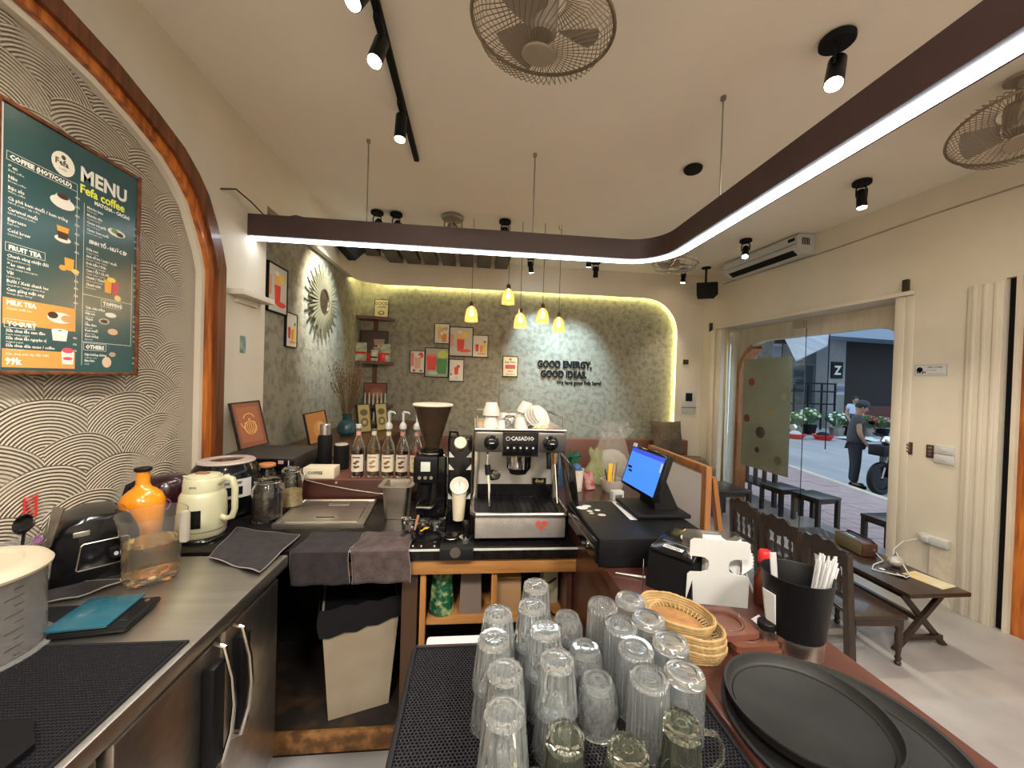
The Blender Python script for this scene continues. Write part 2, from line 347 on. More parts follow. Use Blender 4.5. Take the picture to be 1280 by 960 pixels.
# fluted pilaster at the inner end of the pier, door jamb mouldings
g = G(RW); g.box(-.018, 0, 2.29, 2.47, 0, 2.37, .004)
for i in range(3): g.box(-.024, -.018, 2.31 + i * .055, 2.335 + i * .055, 0, 2.37, .003)
struct('trim_4', g, M['wall'])
g = G(RW); g.box(-.02, .0, 2.86, 2.93, 0, 2.38, .006); g.box(-.012, 0, 2.80, 2.86, 0, 2.38, .004); g.box(-.035, 0, 2.8, 5.1, 2.385, 2.42, .006); g.box(-.02, 0, 5.0, 5.08, 0, 2.38, .006); g.box(-.03, 0, 5.12, 5.2, 0, 2.38, .006)
struct('trim_5', g, M['wall'])
g = G(RW); g.box(.0, .012, 4.90, 4.925, 0, 2.38); g.box(.02, .03, 4.955, 4.97, 0, 2.38)
tag(obj('door_track', g, mat('brass', (.62, .52, .28), .3, .9), smooth=None), 'narrow brass channels standing in the wall opening beside the glass door', 'rail')
# second opening with a wooden door
g = G(RW); g.box(.03, .07, .9, 2.214, 0, 2.39); struct('door_2', g, M['orange_wood'], None)
dd = bpy.data.objects['door_2']
obj('jamb', G(RW).box(.0, .05, 2.215, 2.24, 0, 2.39), M['wall_old'], dd, None)
obj('dark_gap', G(RW).box(.04, .06, 2.241, 2.288, 0, 2.39), M['black_matt'], dd, None)
for i in range(3): obj('door_panel', G(RW).box(.02, .03, .96 + i * .38, 1.28 + i * .38, .25, 2.1, .006), M['orange_wood'], dd)
# walls behind the camera
g = G(); g.box(-1.75, 4.6, -2.6, -2.3, 0, 3.2); struct('wall_front', g, M['wall'], None)
# sliding glass door
gd = struct('door_1', G(RW).box(.05, .062, 3.80, 4.90, .02, 2.33), M['glass'], None)
obj('lock', G(RW @ T3(.05, 3.9, 1.17) @ RY(-90)).cyl(0, 0, -.01, .025, .034, n=16), M['chrome'], gd)
obj('patch_fitting', G(RW).box(.035, .078, 3.82, 3.95, 2.25, 2.335), M['steel_dull'], gd, None)
obj('frosted_film', G(RW).box(.063, .065, 3.96, 4.66, .6, 1.95), mat('frosted_film', (.36, .38, .25), .7, alpha=.80, c2=(.42, .44, .30), ns=3), gd, None)
def circ(c, x, yy, z, rr, n=14): return G(RW @ T3(x, yy, z) @ RY(-90)).cyl(0, 0, 0, .001, rr, n=n)
for (yy, z, rr, col) in ((4.52, 1.66, .05, (.35, .07, .04)), (4.58, 1.2, .05, (.25, .05, .04)), (4.36, 1.05, .07, (.10, .08, .06)), (4.22, 1.3, .04, (.45, .34, .1)), (4.4, .83, .035, (.05, .05, .05)), (4.1, .76, .05, (.22, .2, .12)), (4.05, 1.5, .04, (.42, .42, .25))):
    obj('cup_sticker', circ(0, .0625, yy, z, rr), mat('sticker_print', col, .6), gd, None)

# ================================================================== light beam, lamps
bp_ = [(-1.5, 2.75), (1.07, 2.75)] + [(1.07 + .29 * sin(a), 2.46 + .29 * cos(a)) for a in [pi / 2 * i / 10 for i in range(1, 11)]] + [(1.36, -2.2)]
def sweep(w0, w1, z0, z1):
    vs = []; n = len(bp_)
    for i, (x, y) in enumerate(bp_):
        a = Vector(bp_[max(i - 1, 0)]); b = Vector(bp_[min(i + 1, n - 1)]); t = (b - a).normalized(); nn = Vector((-t.y, t.x))
        p = Vector((x, y)) + nn * w0; q = Vector((x, y)) + nn * w1
        vs += [(*p, z0), (*q, z0), (*q, z1), (*p, z1)]
    fs = [(i * 4 + k, i * 4 + (k + 1) % 4, i * 4 + 4 + (k + 1) % 4, i * 4 + 4 + k) for i in range(n - 1) for k in range(4)]
    return G().add(vs, fs + [(3, 2, 1, 0), tuple((n - 1) * 4 + k for k in range(4))])
lb = thing('linear_pendant_light', 'dark brown L-shaped light beam with a glowing white underside hung over the counter', 'light', (0, 0, 0))
obj('channel', sweep(-.055, .055, 2.495, 2.635), M['beam'], lb)
obj('diffuser', sweep(-.030, .034, 2.488, 2.4945), M['strip'], lb)
for x, y, z in ((-.756, 2.73, 3.2), (.387, 2.72, 3.2), (1.33, 2.03, 3.2)):
    obj('suspension_rod', G().tube([(x, y, 2.63), (x, y, 3.195)], .0045, 6), M['steel_dull'], lb)
    obj('ceiling_cap', G().cyl(x, y, 3.18, 3.2, .014, n=12), M['steel_dull'], lb)

def spotlight(x, y, aim, on, label, power=10, size=1.0, name='ceiling_spotlight'):
    t = thing(name, label, 'spotlight', (x, y, 3.2), group=None)
    obj('base', G().cyl(0, 0, -.035, -.002, .06 * size, n=24, b=.006), M['black_matt'], t)
    d = Vector(aim).normalized(); h = Vector((0, 0, -.125 * size))
    Mx = d.to_track_quat('Z', 'Y').to_matrix().to_4x4(); Mh = T3(*h) @ Mx
    for s in (-1, 1):
        sd = Mx @ Vector((0, 1, 0)) if abs(d.x) > abs(d.y) else Mx @ Vector((1, 0, 0)); sd = Vector((sd.x, sd.y, 0)).normalized()
        a = sd * .034 * s * size
        obj('bracket_arm', G().tube([Vector((0, 0, -.03)) + a * .5, h * .55 + a * 1.15, h + a * 1.1], .006 * size, 6), M['black_matt'], t)
    k = size
    obj('head', G(Mh).lathe([(.0, -.055 * k), (.024 * k, -.055 * k), (.031 * k, -.045 * k), (.033 * k, .085 * k), (.030 * k, .085 * k), (.027 * k, .075 * k), (0, .075 * k)], 20), M['black'], t)
    if on:
        obj('lens', G(Mh).lathe([(0, .076 * k), (.0285 * k, .076 * k), (.0285 * k, .088 * k), (0, .094 * k)], 20), M['led_warm'] if on == 'warm' else M['led_cool'], t)
        l = bpy.data.lights.new('spot_light', 'SPOT'); l.energy = power; l.spot_size = radians(62); l.spot_blend = .8; l.color = WARM if on == 'warm' else COOL; l.shadow_soft_size = .025
        o = bpy.data.objects.new('spot_light', l); C.objects.link(o); o.parent = t; o.matrix_local = T3(*(h + d * .105 * k)) @ (-d).to_track_quat('Z', 'Y').to_matrix().to_4x4()
    return t
spotlight(1.6, 1.62, (-.35, -.25, -1), 'warm', 'largest black ceiling spotlight with warm lamp, left of the light beam', 45, 1.15)
spotlight(2.91, 2.69, (-.02, -.1, -1), 'warm', 'black ceiling spotlight with warm lamp between the air conditioner and the caged fan', 70)
spotlight(2.9, 3.94, (-.35, -.4, -1), 'cool', 'black ceiling spotlight with cool white lamp in front of the air conditioner', 70)
spotlight(1.57, 5.0, (0, .05, -1), None, 'unlit black ceiling spotlight above the wall lettering', 0)
spotlight(.69, 4.95, (.22, .35, -1), 'cool', 'black ceiling spotlight with cool bluish lamp behind the pendant lamps', 110)
spotlight(2.85, 5.1, (-.1, .0, -1), 'warm', 'small black ceiling spotlight with warm lamp under the chrome fan', 45, .9)
spotlight(-.98, 3.89, (-.85, .1, -1), 'warm', 'left one of two black ceiling spotlights facing the sunburst mirror', 90)
spotlight(-.8, 3.9, (-.95, .25, -1), 'cool', 'right one of two black ceiling spotlights facing the sunburst mirror', 90)
spotlight(.27, 3.89, (.1, .6, -1), 'warm', 'black ceiling spotlight behind the light beam near the caged ceiling lamp', 50)
# wash on the wall under the unlit lamp comes from a cool spot further along
spotlight(1.35, 4.55, (.0, .60, -1), 'cool', 'black ceiling spotlight washing the wall lettering, hidden behind the light beam', 150)
tk = thing('track_light_rail', 'long black ceiling rail carrying the spotlights above the counter', 'light track', (-.46, 0, 3.2))
obj('rail', G().box(-.018, .018, -1.2, 2.9, -.03, -.001, .004), M['black_matt'], tk)
def track(y, aim, on, label, power):
    t = thing('track_spotlight', label, 'spotlight', (-.46, y, 3.17), group='spotlights on the ceiling rail')
    d = Vector(aim).normalized(); Mh = T3(0, 0, -.13) @ d.to_track_quat('Z', 'Y').to_matrix().to_4x4()
    obj('adapter', G().box(-.016, .016, -.05, .05, -.035, 0, .004), M['black_matt'], t)
    obj('stem', G().tube([(0, 0, -.03), (0, 0, -.11)], .008, 8), M['black_matt'], t)
    obj('head', G(Mh).lathe([(0, -.07), (.026, -.07), (.032, -.06), (.033, .075), (.030, .075), (.028, .068), (0, .068)], 20), M['black'], t)
    obj('lens', G(Mh).lathe([(0, .069), (.0285, .069), (.0285, .078), (0, .084)], 20), M['led_warm'] if on == 'warm' else M['led_cool'], t)
    l = bpy.data.lights.new('spot_light', 'SPOT'); l.energy = power; l.spot_size = radians(80); l.spot_blend = .8; l.color = (1, .84, .62) if on == 'warm' else COOL; l.shadow_soft_size = .025
    o = bpy.data.objects.new('spot_light', l); C.objects.link(o); o.parent = t; o.matrix_local = T3(*(Vector((0, 0, -.13)) + d * .10)) @ (-d).to_track_quat('Z', 'Y').to_matrix().to_4x4()
track(2.3, (-.03, -.05, -1), 'warm', 'warm spotlight nearest the free end of the black ceiling rail', 34)
track(1.78, (-.15, -.35, -1), 'warm', 'warm spotlight second from the free end of the black ceiling rail', 34)
track(1.52, (-.35, -.4, -1), 'cool', 'blue-white spotlight third from the free end of the black ceiling rail', 34)
track(.6, (-.9, .2, -1), 'warm', 'warm spotlight on the ceiling rail above the menu board', 60)

# pendant lamps
pm = mat('amber_ribbed_glass', (1, .78, .42), .05, trans=.95, ior=1.3, emit=.2, ecol=(1, .55, .15)); bulb = mat('filament_bulb', (1, .8, .5), .4, emit=22, ecol=(1, .62, .22))
for i, (x, y, zb, lab) in enumerate(((-.04, 3.9, 2.17, 'leftmost amber glass pendant lamp on a long black cord'), (.325, 3.9, 2.363, 'highest amber glass pendant lamp in the cluster'), (.454, 3.9, 2.126, 'amber glass pendant lamp just right of the highest one, hung lower'),
                                     (.683, 3.9, 2.185, 'amber glass pendant lamp second from the right'), (.852, 3.9, 2.102, 'lowest and rightmost amber glass pendant lamp'))):
    t = thing('pendant_lamp', lab, 'pendant lamp', (x, y, zb), group='cluster of amber pendant lamps')
    rib = lambda a, z: 1 + .02 * cos(20 * a)
    obj('lamp_shade', G().lathe([(.066, 0), (.064, .03), (.058, .08), (.046, .125), (.022, .15), (.020, .147), (.042, .121), (.054, .078), (.060, .03), (.062, 0)], 40, close=True, mod=rib), pm, t)
    obj('socket', G().lathe([(0, .148), (.022, .148), (.022, .185), (.012, .2), (0, .2)], 16), mat('aged_brass', (.16, .10, .05), .35, .9) if i == 0 else bpy.data.materials['aged_brass'], t)
    obj('bulb', G().lathe([(0, .045), (.018, .055), (.024, .075), (.02, .10), (.011, .125), (.011, .147), (0, .147)], 14), bulb, t)
    obj('cord', G().tube([(0, 0, .2), (0, 0, 3.199 - zb)], .0025, 6), M['black'], t)
    l = bpy.data.lights.new('pendant_glow', 'POINT'); l.energy = 2.2; l.color = (1, .62, .28); l.shadow_soft_size = .03
    o = bpy.data.objects.new('pendant_glow', l); C.objects.link(o); o.parent = t; o.location = (0, 0, -.03)

tag(obj('power_wire', G().tube([(-1.5, 2.42, 2.66), (-1.46, 2.50, 2.70), (-1.44, 2.62, 2.68), (-1.42, 2.74, 2.645), (-1.32, 2.76, 2.642), (-1.22, 2.745, 2.66), (-1.12, 2.76, 2.642), (-.95, 2.755, 2.642)], .005, 6), M['bar_wood']), 'thin wire curling from the left wall onto the top of the light beam', 'wire')
# fans
def cage_fan(name, label, loc, tilt, R, m, wires=56):
    t = thing(name, label, 'fan', M=T3(*loc) @ tilt)
    h = .09
    g = G()
    for i in range(wires):
        a = 2 * pi * i / wires; tw = .16
        pts = [(r * cos(a + tw * k), r * sin(a + tw * k), z) for k, (r, z) in enumerate(((.22 * R, -h), (.55 * R, -h * .95), (.85 * R, -h * .7), (R, 0)))]
        g.tube(pts, .0018, 4, cap=False)
        pts = [(r * cos(a - tw * k), r * sin(a - tw * k), z) for k, (r, z) in enumerate(((R, 0), (.9 * R, .05), (.6 * R, .085), (.28 * R, .09)))]
        g.tube(pts, .0018, 4, cap=False)
    obj('wire_cage', g, m, t, kind='stuff')
    obj('rim', G().torus(0, 0, 0, R, .007, 48, 8), m, t)
    obj('hub_plate', G().cyl(0, 0, -h - .008, -h + .002, .24 * R, n=28, b=.003), mat('fan_hub', (.30, .25, .19), .5), t)
    for k in range(3):
        a0 = 2 * pi * k / 3
        obj('blade', G().grid(lambda u, v: ((.06 + u * (R * .8 - .06)) * cos(a0 + (v - .5) * (1.15 - .3 * u)), (.06 + u * (R * .8 - .06)) * sin(a0 + (v - .5) * (1.15 - .3 * u)), (v - .5) * .05), 5, 5), M['fan_blade'], t)
    obj('motor', G().cyl(0, 0, -.03, .14, .055, .045, n=20, b=.01), M['fan_blade'], t)
    return t
M['fan_blade'] = mat('grey_fan_blade', (.26, .22, .18), .5)
M['fan_wire'] = mat('dusty_wire', (.20, .15, .10), .5, .4)
def mount(t, p):  # rod from the ceiling to the motor
    inv = t.matrix_world.inverted(); obj('mounting_rod', G().tube([inv @ Vector((p[0], p[1], 3.2)), inv @ Vector(p)], .018, 10), M['fan_blade'], t)
    obj('mounting_plate', G(inv @ T3(p[0], p[1], 3.18)).cyl(0, 0, 0, .02, .06, n=20), M['fan_blade'], t)
f1 = cage_fan('ceiling_fan', 'round wire-caged ceiling fan above the counter nearest the camera', (.215, 1.42, 2.9), RX(8) @ RY(6), .262, M['fan_wire']); mount(f1, (.215, 1.42, 3.03))
f2 = cage_fan('ceiling_fan', 'grey wire-caged ceiling fan behind the bright end of the light beam', (2.70, 1.70, 2.95), RX(-12) @ RY(10), .25, M['fan_wire']); mount(f2, (2.70, 1.70, 3.07))
f3 = cage_fan('ceiling_fan', 'small chrome caged ceiling fan beside the beam corner near the speaker', (2.32, 4.35, 3.02), RX(4), .25, M['chrome_warm'], 40); mount(f3, (2.32, 4.35, 3.12))
# caged lamp, smoke detector, hook
t = thing('caged_ceiling_lamp', 'grey metal ceiling lamp with three arms holding a small cage', 'ceiling lamp', (-.25, 3.88, 3.2))
obj('base', G().cyl(0, 0, -.04, -.001, .11, n=28, b=.012), M['steel_dull'], t)
for k in range(3): a = 2 * pi * k / 3 + .5; obj('arm', G().tube([(.1 * cos(a), .1 * sin(a), -.03), (.10 * cos(a), .10 * sin(a), -.2)], .007, 6), M['steel_dull'], t)
obj('cage', G().ball(0, 0, -.12, .055, 14), M['steel_dull'], t)
t = thing('smoke_detector', 'round black ceiling detector beside the right suspension rod', 'detector', (1.56, 2.71, 3.2))
obj('housing', G().cyl(0, 0, -.035, -.001, .062, .066, n=28, b=.008), M['black_matt'], t); obj('vent_ring', G().torus(0, 0, -.026, .052, .006, 24, 6), M['black'], t)
tag(obj('ceiling_hook', G().tube([(.84, 3.95, 3.2), (.84, 3.95, 3.17), (.855, 3.95, 3.16), (.865, 3.95, 3.175)], .004, 6), M['steel_dull']), 'small bare metal hook in the ceiling above the middle of the beam', 'hook')
# speakers
def speaker(loc, M_, label):
    t = thing('wall_speaker', label, 'speaker', M=T3(*loc) @ M_)
    obj('cabinet', G().add([], []).hull8([(-.13, -.07, -.09), (.13, -.07, -.09), (.10, .08, -.08), (-.10, .08, -.08)], [(-.13, -.07, .09), (.13, -.07, .09), (.10, .08, .08), (-.10, .08, .08)]), M['black_matt'], t)
    obj('grille', G().box(-.12, .12, -.078, -.07, -.08, .08, .004), M['rubber'], t)
    obj('woofer', G(T3(.045, -.079, 0) @ RX(90)).torus(0, 0, 0, .05, .005, 24, 6), M['black'], t)
    return t
s1 = speaker((3.10, 4.95, 2.88), RZ(-25) @ RX(-14), 'black angled speaker hanging from the ceiling by the air conditioner')
obj('bracket', G(s1.matrix_world.inverted()).tube([(3.10, 4.97, 3.199), (3.10, 4.97, 3.0), (3.10, 4.96, 2.95)], .014, 8), M['black_matt'], s1)
obj('mounting_plate', G(s1.matrix_world.inverted()).cyl(3.10, 4.97, 3.185, 3.199, .06, n=20), M['black_matt'], s1)
s2 = speaker((-1.36, 4.30, 2.97), RZ(38) @ RY(42), 'black speaker hung cornerwise under the ceiling at the left wall')
obj('bracket', G(s2.matrix_world.inverted()).tube([(-1.36, 4.32, 3.199), (-1.36, 4.31, 3.03)], .012, 8), M['black_matt'], s2)
# air conditioner
t = thing('air_conditioner', 'white split air conditioner on the right wall under the ceiling', 'air conditioner', M=RW @ T3(0, 4.22, 2.99))
prof = [(-.001, 0), (-.13, 0), (-.20, .05), (-.215, .10), (-.215, .17), (-.19, .20), (-.001, .20)]
G0 = G(Matrix(((1, 0, 0, 0), (0, 0, 1, 0), (0, 1, 0, 0), (0, 0, 0, 1)))).prism(prof, -.53, .53)
obj('body', G0, M['white'], t, 30)
obj('air_outlet', G().hull8([(-.131, -.46, -.002), (-.131, .46, -.002), (-.195, .46, .043), (-.195, -.46, .043)], [(-.128, -.46, .004), (-.128, .46, .004), (-.19, .46, .048), (-.19, -.46, .048)]), M['black_matt'], t, None)
obj('louvre', G().box(-.212, -.206, -.46, .46, .055, .075), M['white'], t, None)
obj('seam', G().box(-.217, -.214, -.52, .52, .092, .096), M['black_matt'], t, None)
obj('brand_plate', G().box(-.217, -.2145, -.50, -.42, .13, .165), M['black'], t, None)
for i in range(5): obj('side_vent', G().box(-.16 + i * .02, -.15 + i * .02, -.534, -.531, .09, .16), M['black_matt'], t, None)
# cable along the right wall
g = G(RW).tube([(-.008, y, 2.985 + .008 * sin(y * 3)) for y in [-2 + .25 * i for i in range(29)]], .006, 5)
tag(obj('wall_cable', g, M['steel_dull']), 'thin cable running along the right wall just below the ceiling', 'cable')
for yy, z in ((2.86, 2.46), (5.22, 2.43)):
    tag(obj('wall_bracket', G(RW).box(-.03, 0, yy - .02, yy + .02, z - .06, z + .06, .004), M['dark_wood']), 'small rusty bracket at the top edge of the %s' % ('narrow wall beside the street door' if yy < 4 else 'opening by the far corner'), 'bracket')
# the things on the pier
def onwall(yy, z): return RW @ frame((0, yy, z), (0, -1, 0), (0, 0, 1))
t = thing('wifi_sign', 'small white paper sign with WiFi symbol on the narrow wall beside the door', 'sign', M=onwall(2.68, 1.77))
obj('paper', G().box(-.105, .105, -.048, .048, .001, .004), M['paper'], t, None)
g = G(); 
for a in (-.1, .1): g.box(-.1, .1, .42 * a - .0008, .42 * a + .0008, .004, .0045)
for a in (-.1, .1): g.box(a - .0008, a + .0008, -.042, .042, .004, .0045)
g.text('WiFi', .032, -.092, -.028, .0043, bold=.0008); g.text('FEFA COFFEE', .016, -.02, .018, .0043, bold=.0003); g.text('Free WiFi', .014, -.02, -.005, .0043)
for r in (.006, .012, .018): g.lathe([(r, .0043), (r + .0025, .0043)], 20, -.07, .005)
for r in (.0043,): g.box(-.02, .09, -.03, -.028, .004, .0044)
obj('print', g, M['black'], t, None, kind='stuff')
for yy, lab in ((2.80, 'dark brown switch plate on the pier, the one nearer the street door'), (2.66, 'dark brown switch plate touching the white sockets on the pier')):
    t = thing('light_switch', lab, 'switch', M=onwall(yy, 1.14), group='brown switch plates')
    obj('plate', G().box(-.024, .024, -.05, .05, 0, .01, .003), mat('brown_switch', (.07, .025, .018), .35), t)
    for i in range(3): obj('button', G().box(-.012, .012, -.035 + i * .026, -.017 + i * .026, .01, .014, .002), M['steel_dull'], t)
t = thing('wall_outlet', 'pair of white stacked outlet plates on the narrow wall', 'outlet', M=onwall(2.575, 1.13))
for z in (-.036, .036):
    obj('plate', G().box(-.06, .06, z - .034, z + .034, 0, .012, .004), M['white'], t)
    obj('socket_face', G().box(-.02, .02, z - .015, z + .015, .012, .015, .002), M['white'], t)
t = thing('extension_socket', 'white socket strip on the pier above the low table', 'outlet', M=onwall(2.6, .47))
obj('body', G(RX(0)).box(-.09, .09, -.035, .03, 0, .05, .008), M['white'], t); obj('plug', G().box(-.05, -.01, -.02, .02, .05, .08, .006), M['white'], t)
obj('trunking', G().box(-.03, .1, -.35, -.036, 0, .02), M['wall_old'], t, None)
t = thing('thermostat', 'white control panel with dark screen on the back wall by the corner', 'control panel', M=frame((3.16, 5.39, 1.36), (1, 0, 0), (0, 0, 1)))
obj('plate', G().box(-.11, .11, -.19, .17, 0, .008, .003), M['white'], t); obj('screen', G().box(-.055, .045, .0, .12, .008, .02, .004), M['black'], t)
obj('ledge', G().box(-.11, .11, -.10, -.085, .008, .02), M['steel_dull'], t, None)
tag(obj('wall_sensor', G().box(3.05, 3.13, 5.375, 5.39, 1.9, 1.97, .003), M['dark_wood']), 'small dark square sensor on the back wall above the control panel', 'sensor')
# ================================================================== things on the walls
LW = lambda y, z, x=-1.5: frame((x, y, z), (0, 1, 0), (0, 0, 1))
BW = lambda x, z, y=5.46: frame((x, y, z), (1, 0, 0), (0, 0, 1))
pc = {}
def pm_(c):
    k = tuple(c)
    if k not in pc: pc[k] = mat('print_ink', c, .5)
    return pc[k]
# menu board
t = thing('menu_board', 'large dark green drinks menu board in a wooden frame on the combed plaster wall', 'menu', M=LW(1.5975, 2.0, -1.50) @ Matrix.Diagonal((.49 / .52, .985, 1, 1)))
fw, fh = .52, .85
for (x0, x1, y0_, y1_) in ((-fw / 2 - .014, -fw / 2, -fh / 2 - .014, fh / 2 + .014), (fw / 2, fw / 2 + .014, -fh / 2 - .014, fh / 2 + .014), (-fw / 2, fw / 2, fh / 2, fh / 2 + .014), (-fw / 2, fw / 2, -fh / 2 - .014, -fh / 2)):
    obj('frame_rail', G().box(x0, x1, y0_, y1_, 0, .03, .003), M['arch_wood'], t)
obj('menu_sheet', G().box(-fw / 2 + .012, fw / 2, -fh / 2, fh / 2, .004, .022), mat('menu_green', (.025, .070, .075), .22, c2=(.035, .085, .09), ns=3), t, None)
obj('sheet_edge', G().box(-fw / 2, -fw / 2 + .012, -fh / 2, fh / 2, .004, .021), M['paper'], t, None)
Z = .0223
g = G(); g.text('MENU', .075, 0, .30, Z, bold=.0025); 
def col(x, y, lines, s=.0155, dy=.0335, w=.23, price=True):
    for i, (a, b) in enumerate(lines):
        g.text(a, s, x, y - i * dy, Z, bold=.0003); g.text(b, s * .62, x, y - i * dy - .011, Z)
        if price: g.text(('45k', '35k', '49k', '55k')[i % 4], s * .8, x + w - .012, y - i * dy - .003, Z)
def head(s, x, y, w):
    g.text(s, .021, x + .004, y, Z, bold=.001)
    for (a, b, c, d) in ((x - .004, x + w, y + .021, y + .0222), (x - .004, x + w, y - .0062, y - .005), (x - .0052, x - .004, y - .006, y + .022), (x + w, x + w + .0012, y - .006, y + .022)): g.quad(a, b, c, d, Z)
L_ = -.235
head('COFFEE (HOT/COLD)', L_, .255, .225)
col(L_, .225, [('Đen', 'Black coffee'), ('Nâu', 'Brown coffee'), ('Bạc xỉu', 'White coffee'), ('Cà phê kem muối / kem trứng', 'Salted cream / egg coffee'), ('Caramel muối', 'Salted caramel coffee'), ('Espresso', 'Espresso'), ('Cold brew', 'Cold brew')], dy=.034)
head('FRUIT TEA', L_, -.035, .115)
col(L_, -.06, [('Chanh vàng nhiệt đới', 'Tropical lemon tea'), ('Đào cam sả', 'Peach orange lemongrass'), ('Vải', 'Lychee tea'), ('Bưởi / Xoài chanh leo', 'Grapefruit / mango passion fruit'), ('Cam gừng mật ong', 'Orange ginger honey')], s=.0145, dy=.027)
col(L_, -.30, [('Sữa chua lắc cam đào', 'Peach orange yogurt'), ('Sữa chua lắc nguyên vị', 'Original yogurt'), ('Sữa chua dừa cacao / coffee', 'Coconut yogurt')], s=.0135, dy=.024)
head('YOGURT', L_, -.28, .085)
R_ = .03
g.text('MATCHA - CACAO', .019, R_ + .03, .232, Z, bold=.001)
col(R_, .205, [('Matcha latte', 'Matcha latte'), ('Matcha dừa', 'Coconut matcha'), ('Cacao nóng/đá', 'Hot / iced cacao'), ('Cacao kem muối', 'Salted cream cacao')], s=.0135, dy=.028)
g.text('SINH TỐ - NƯỚC ÉP', .019, R_ + .01, .075, Z, bold=.001)
col(R_, .045, [('Dừa non', 'Young coconut'), ('Sinh tố bơ / xoài / chuối', 'Avocado / mango / banana'), ('Dưa hấu / Dứa', 'Watermelon / pineapple'), ('Cam / Ổi / Cà rốt', 'Orange / guava / carrot'), ('Chanh / Chanh leo', 'Lemon / passion fruit'), ('Chanh tươi', 'Fresh lemon')], s=.0135, dy=.027)
head('TOPPING', R_ + .07, -.155, .085)
col(R_, -.18, [('Trân châu trắng', 'White pearls'), ('Hạt sen', 'Lotus seed'), ('Thạch', 'Jelly'), ('Nha đam', 'Aloe vera'), ('Kem muối', 'Salted cream'), ('Kem trứng', 'Egg cream')], s=.0125, dy=.022)
head('OTHERS', R_, -.335, .09)
col(R_, -.362, [('Hạt hướng dương', 'Sunflower seeds'), ('Bim bim', 'Snacks')], s=.0125, dy=.024)
for (a, b, c, d) in ((R_ - .012, R_ - .0105, -.40, .22), (R_ - .012, R_ + .21, -.128, -.1265), (R_ - .012, R_ + .21, -.31, -.3085), (R_ + .2085, R_ + .21, -.31, .05), (L_ + .225, L_ + .2265, -.19, .25)): g.quad(a, b, c, d, Z - .0001)
obj('white_lettering', g, pm_((.75, .74, .68)), t, None, kind='stuff')
obj('yellow_lettering', G().text('Fefa coffee', .045, .0, .255, Z, bold=.0012), pm_((.75, .78, .08)), t, None)
g = G(); g.quad(-.245, -.008, -.275, -.19, Z - .0002); g.quad(-.245, -.008, -.415, -.355, Z - .0002); obj('orange_panel', g, pm_((.80, .30, .07)), t, None)
g = G(); g.text('MILK TEA', .021, L_, -.212, Z, bold=.001); g.text('Classic milk tea', .012, L_, -.228, Z); g.text('99k', .030, L_, -.405, Z, bold=.0015); g.text('Sữa chua trái cây đặc biệt', .0125, L_, -.375, Z); obj('panel_lettering', g, pm_((.85, .82, .72)), t, None, kind='stuff')
g = G(); g.disc(-.062, .325, Z, .042); g.c = 1
g.text('Fefa', .030, -.092, .318, Z + .0003, bold=.001); g.disc(-.062, .348, Z + .0003, .008); g.text('COFFEE', .008, -.078, .302, Z + .0003)
obj('logo_badge', g, [pm_((.72, .70, .60)), pm_((.05, .05, .05))], t, None)
def menu_pic(items):
    g = G(); ms = []
    for (kind, x, y, a, b, c) in items:
        if pm_(c) not in ms: ms.append(pm_(c))
        g.c = ms.index(pm_(c)); zz = Z + .0001 * (len(g.f) % 9 + 1)
        if kind == 'o': g.disc(x, y, zz, a, b, 16)
        else: g.add([(x - a, y - b, zz), (x + a, y - b, zz), (x + a * 1.2, y + b, zz), (x - a * 1.2, y + b, zz)], [(0, 1, 2, 3)])
    obj('menu_picture', g, ms, t, None)
wh, cof, ora, gre, pin = (.7, .68, .62), (.06, .025, .015), (.72, .33, .05), (.12, .28, .08), (.55, .08, .10)
menu_pic([('o', -.062, .185, .045, .022, wh), ('o', -.062, .20, .028, .018, wh), ('o', -.062, .208, .022, .010, cof)])
menu_pic([('o', -.06, .055, .030, .012, wh), ('t', -.06, .075, .017, .02, cof), ('t', -.06, .09, .019, .010, ora)])
menu_pic([('o', .16, .155, .042, .016, wh), ('o', .15, .16, .016, .01, gre), ('o', .175, .152, .018, .009, cof)])
menu_pic([('t', -.035, -.03, .015, .022, ora), ('o', -.058, -.048, .014, .01, ora), ('o', -.012, -.05, .015, .008, (.75, .5, .15))])
menu_pic([('o', -.065, -.232, .045, .02, wh), ('o', -.09, -.225, .018, .012, cof), ('o', -.04, -.232, .022, .013, (.55, .3, .12))])
menu_pic([('t', -.065, -.297, .024, .018, wh), ('o', -.065, -.279, .030, .008, (.8, .8, .76)), ('o', -.065, -.278, .008, .003, gre)])
menu_pic([('t', .125, -.075, .014, .026, ora), ('t', .158, -.078, .012, .028, pin), ('o', .14, -.045, .02, .01, (.7, .6, .1)), ('o', .17, -.115, .016, .012, (.7, .6, .2))])
menu_pic([('o', .14, -.19, .026, .010, wh), ('o', .11, -.22, .024, .012, (.5, .45, .4)), ('o', .11, -.22, .017, .008, cof), ('o', .15, -.258, .024, .013, (.6, .4, .25))])
menu_pic([('t', -.035, -.375, .020, .024, wh), ('o', -.035, -.348, .022, .010, pin), ('o', -.035, -.378, .018, .006, pin)])
menu_pic([('o', .125, -.385, .021, .022, (.6, .45, .32)), ('o', .15, -.352, .016, .010, (.4, .3, .2))])

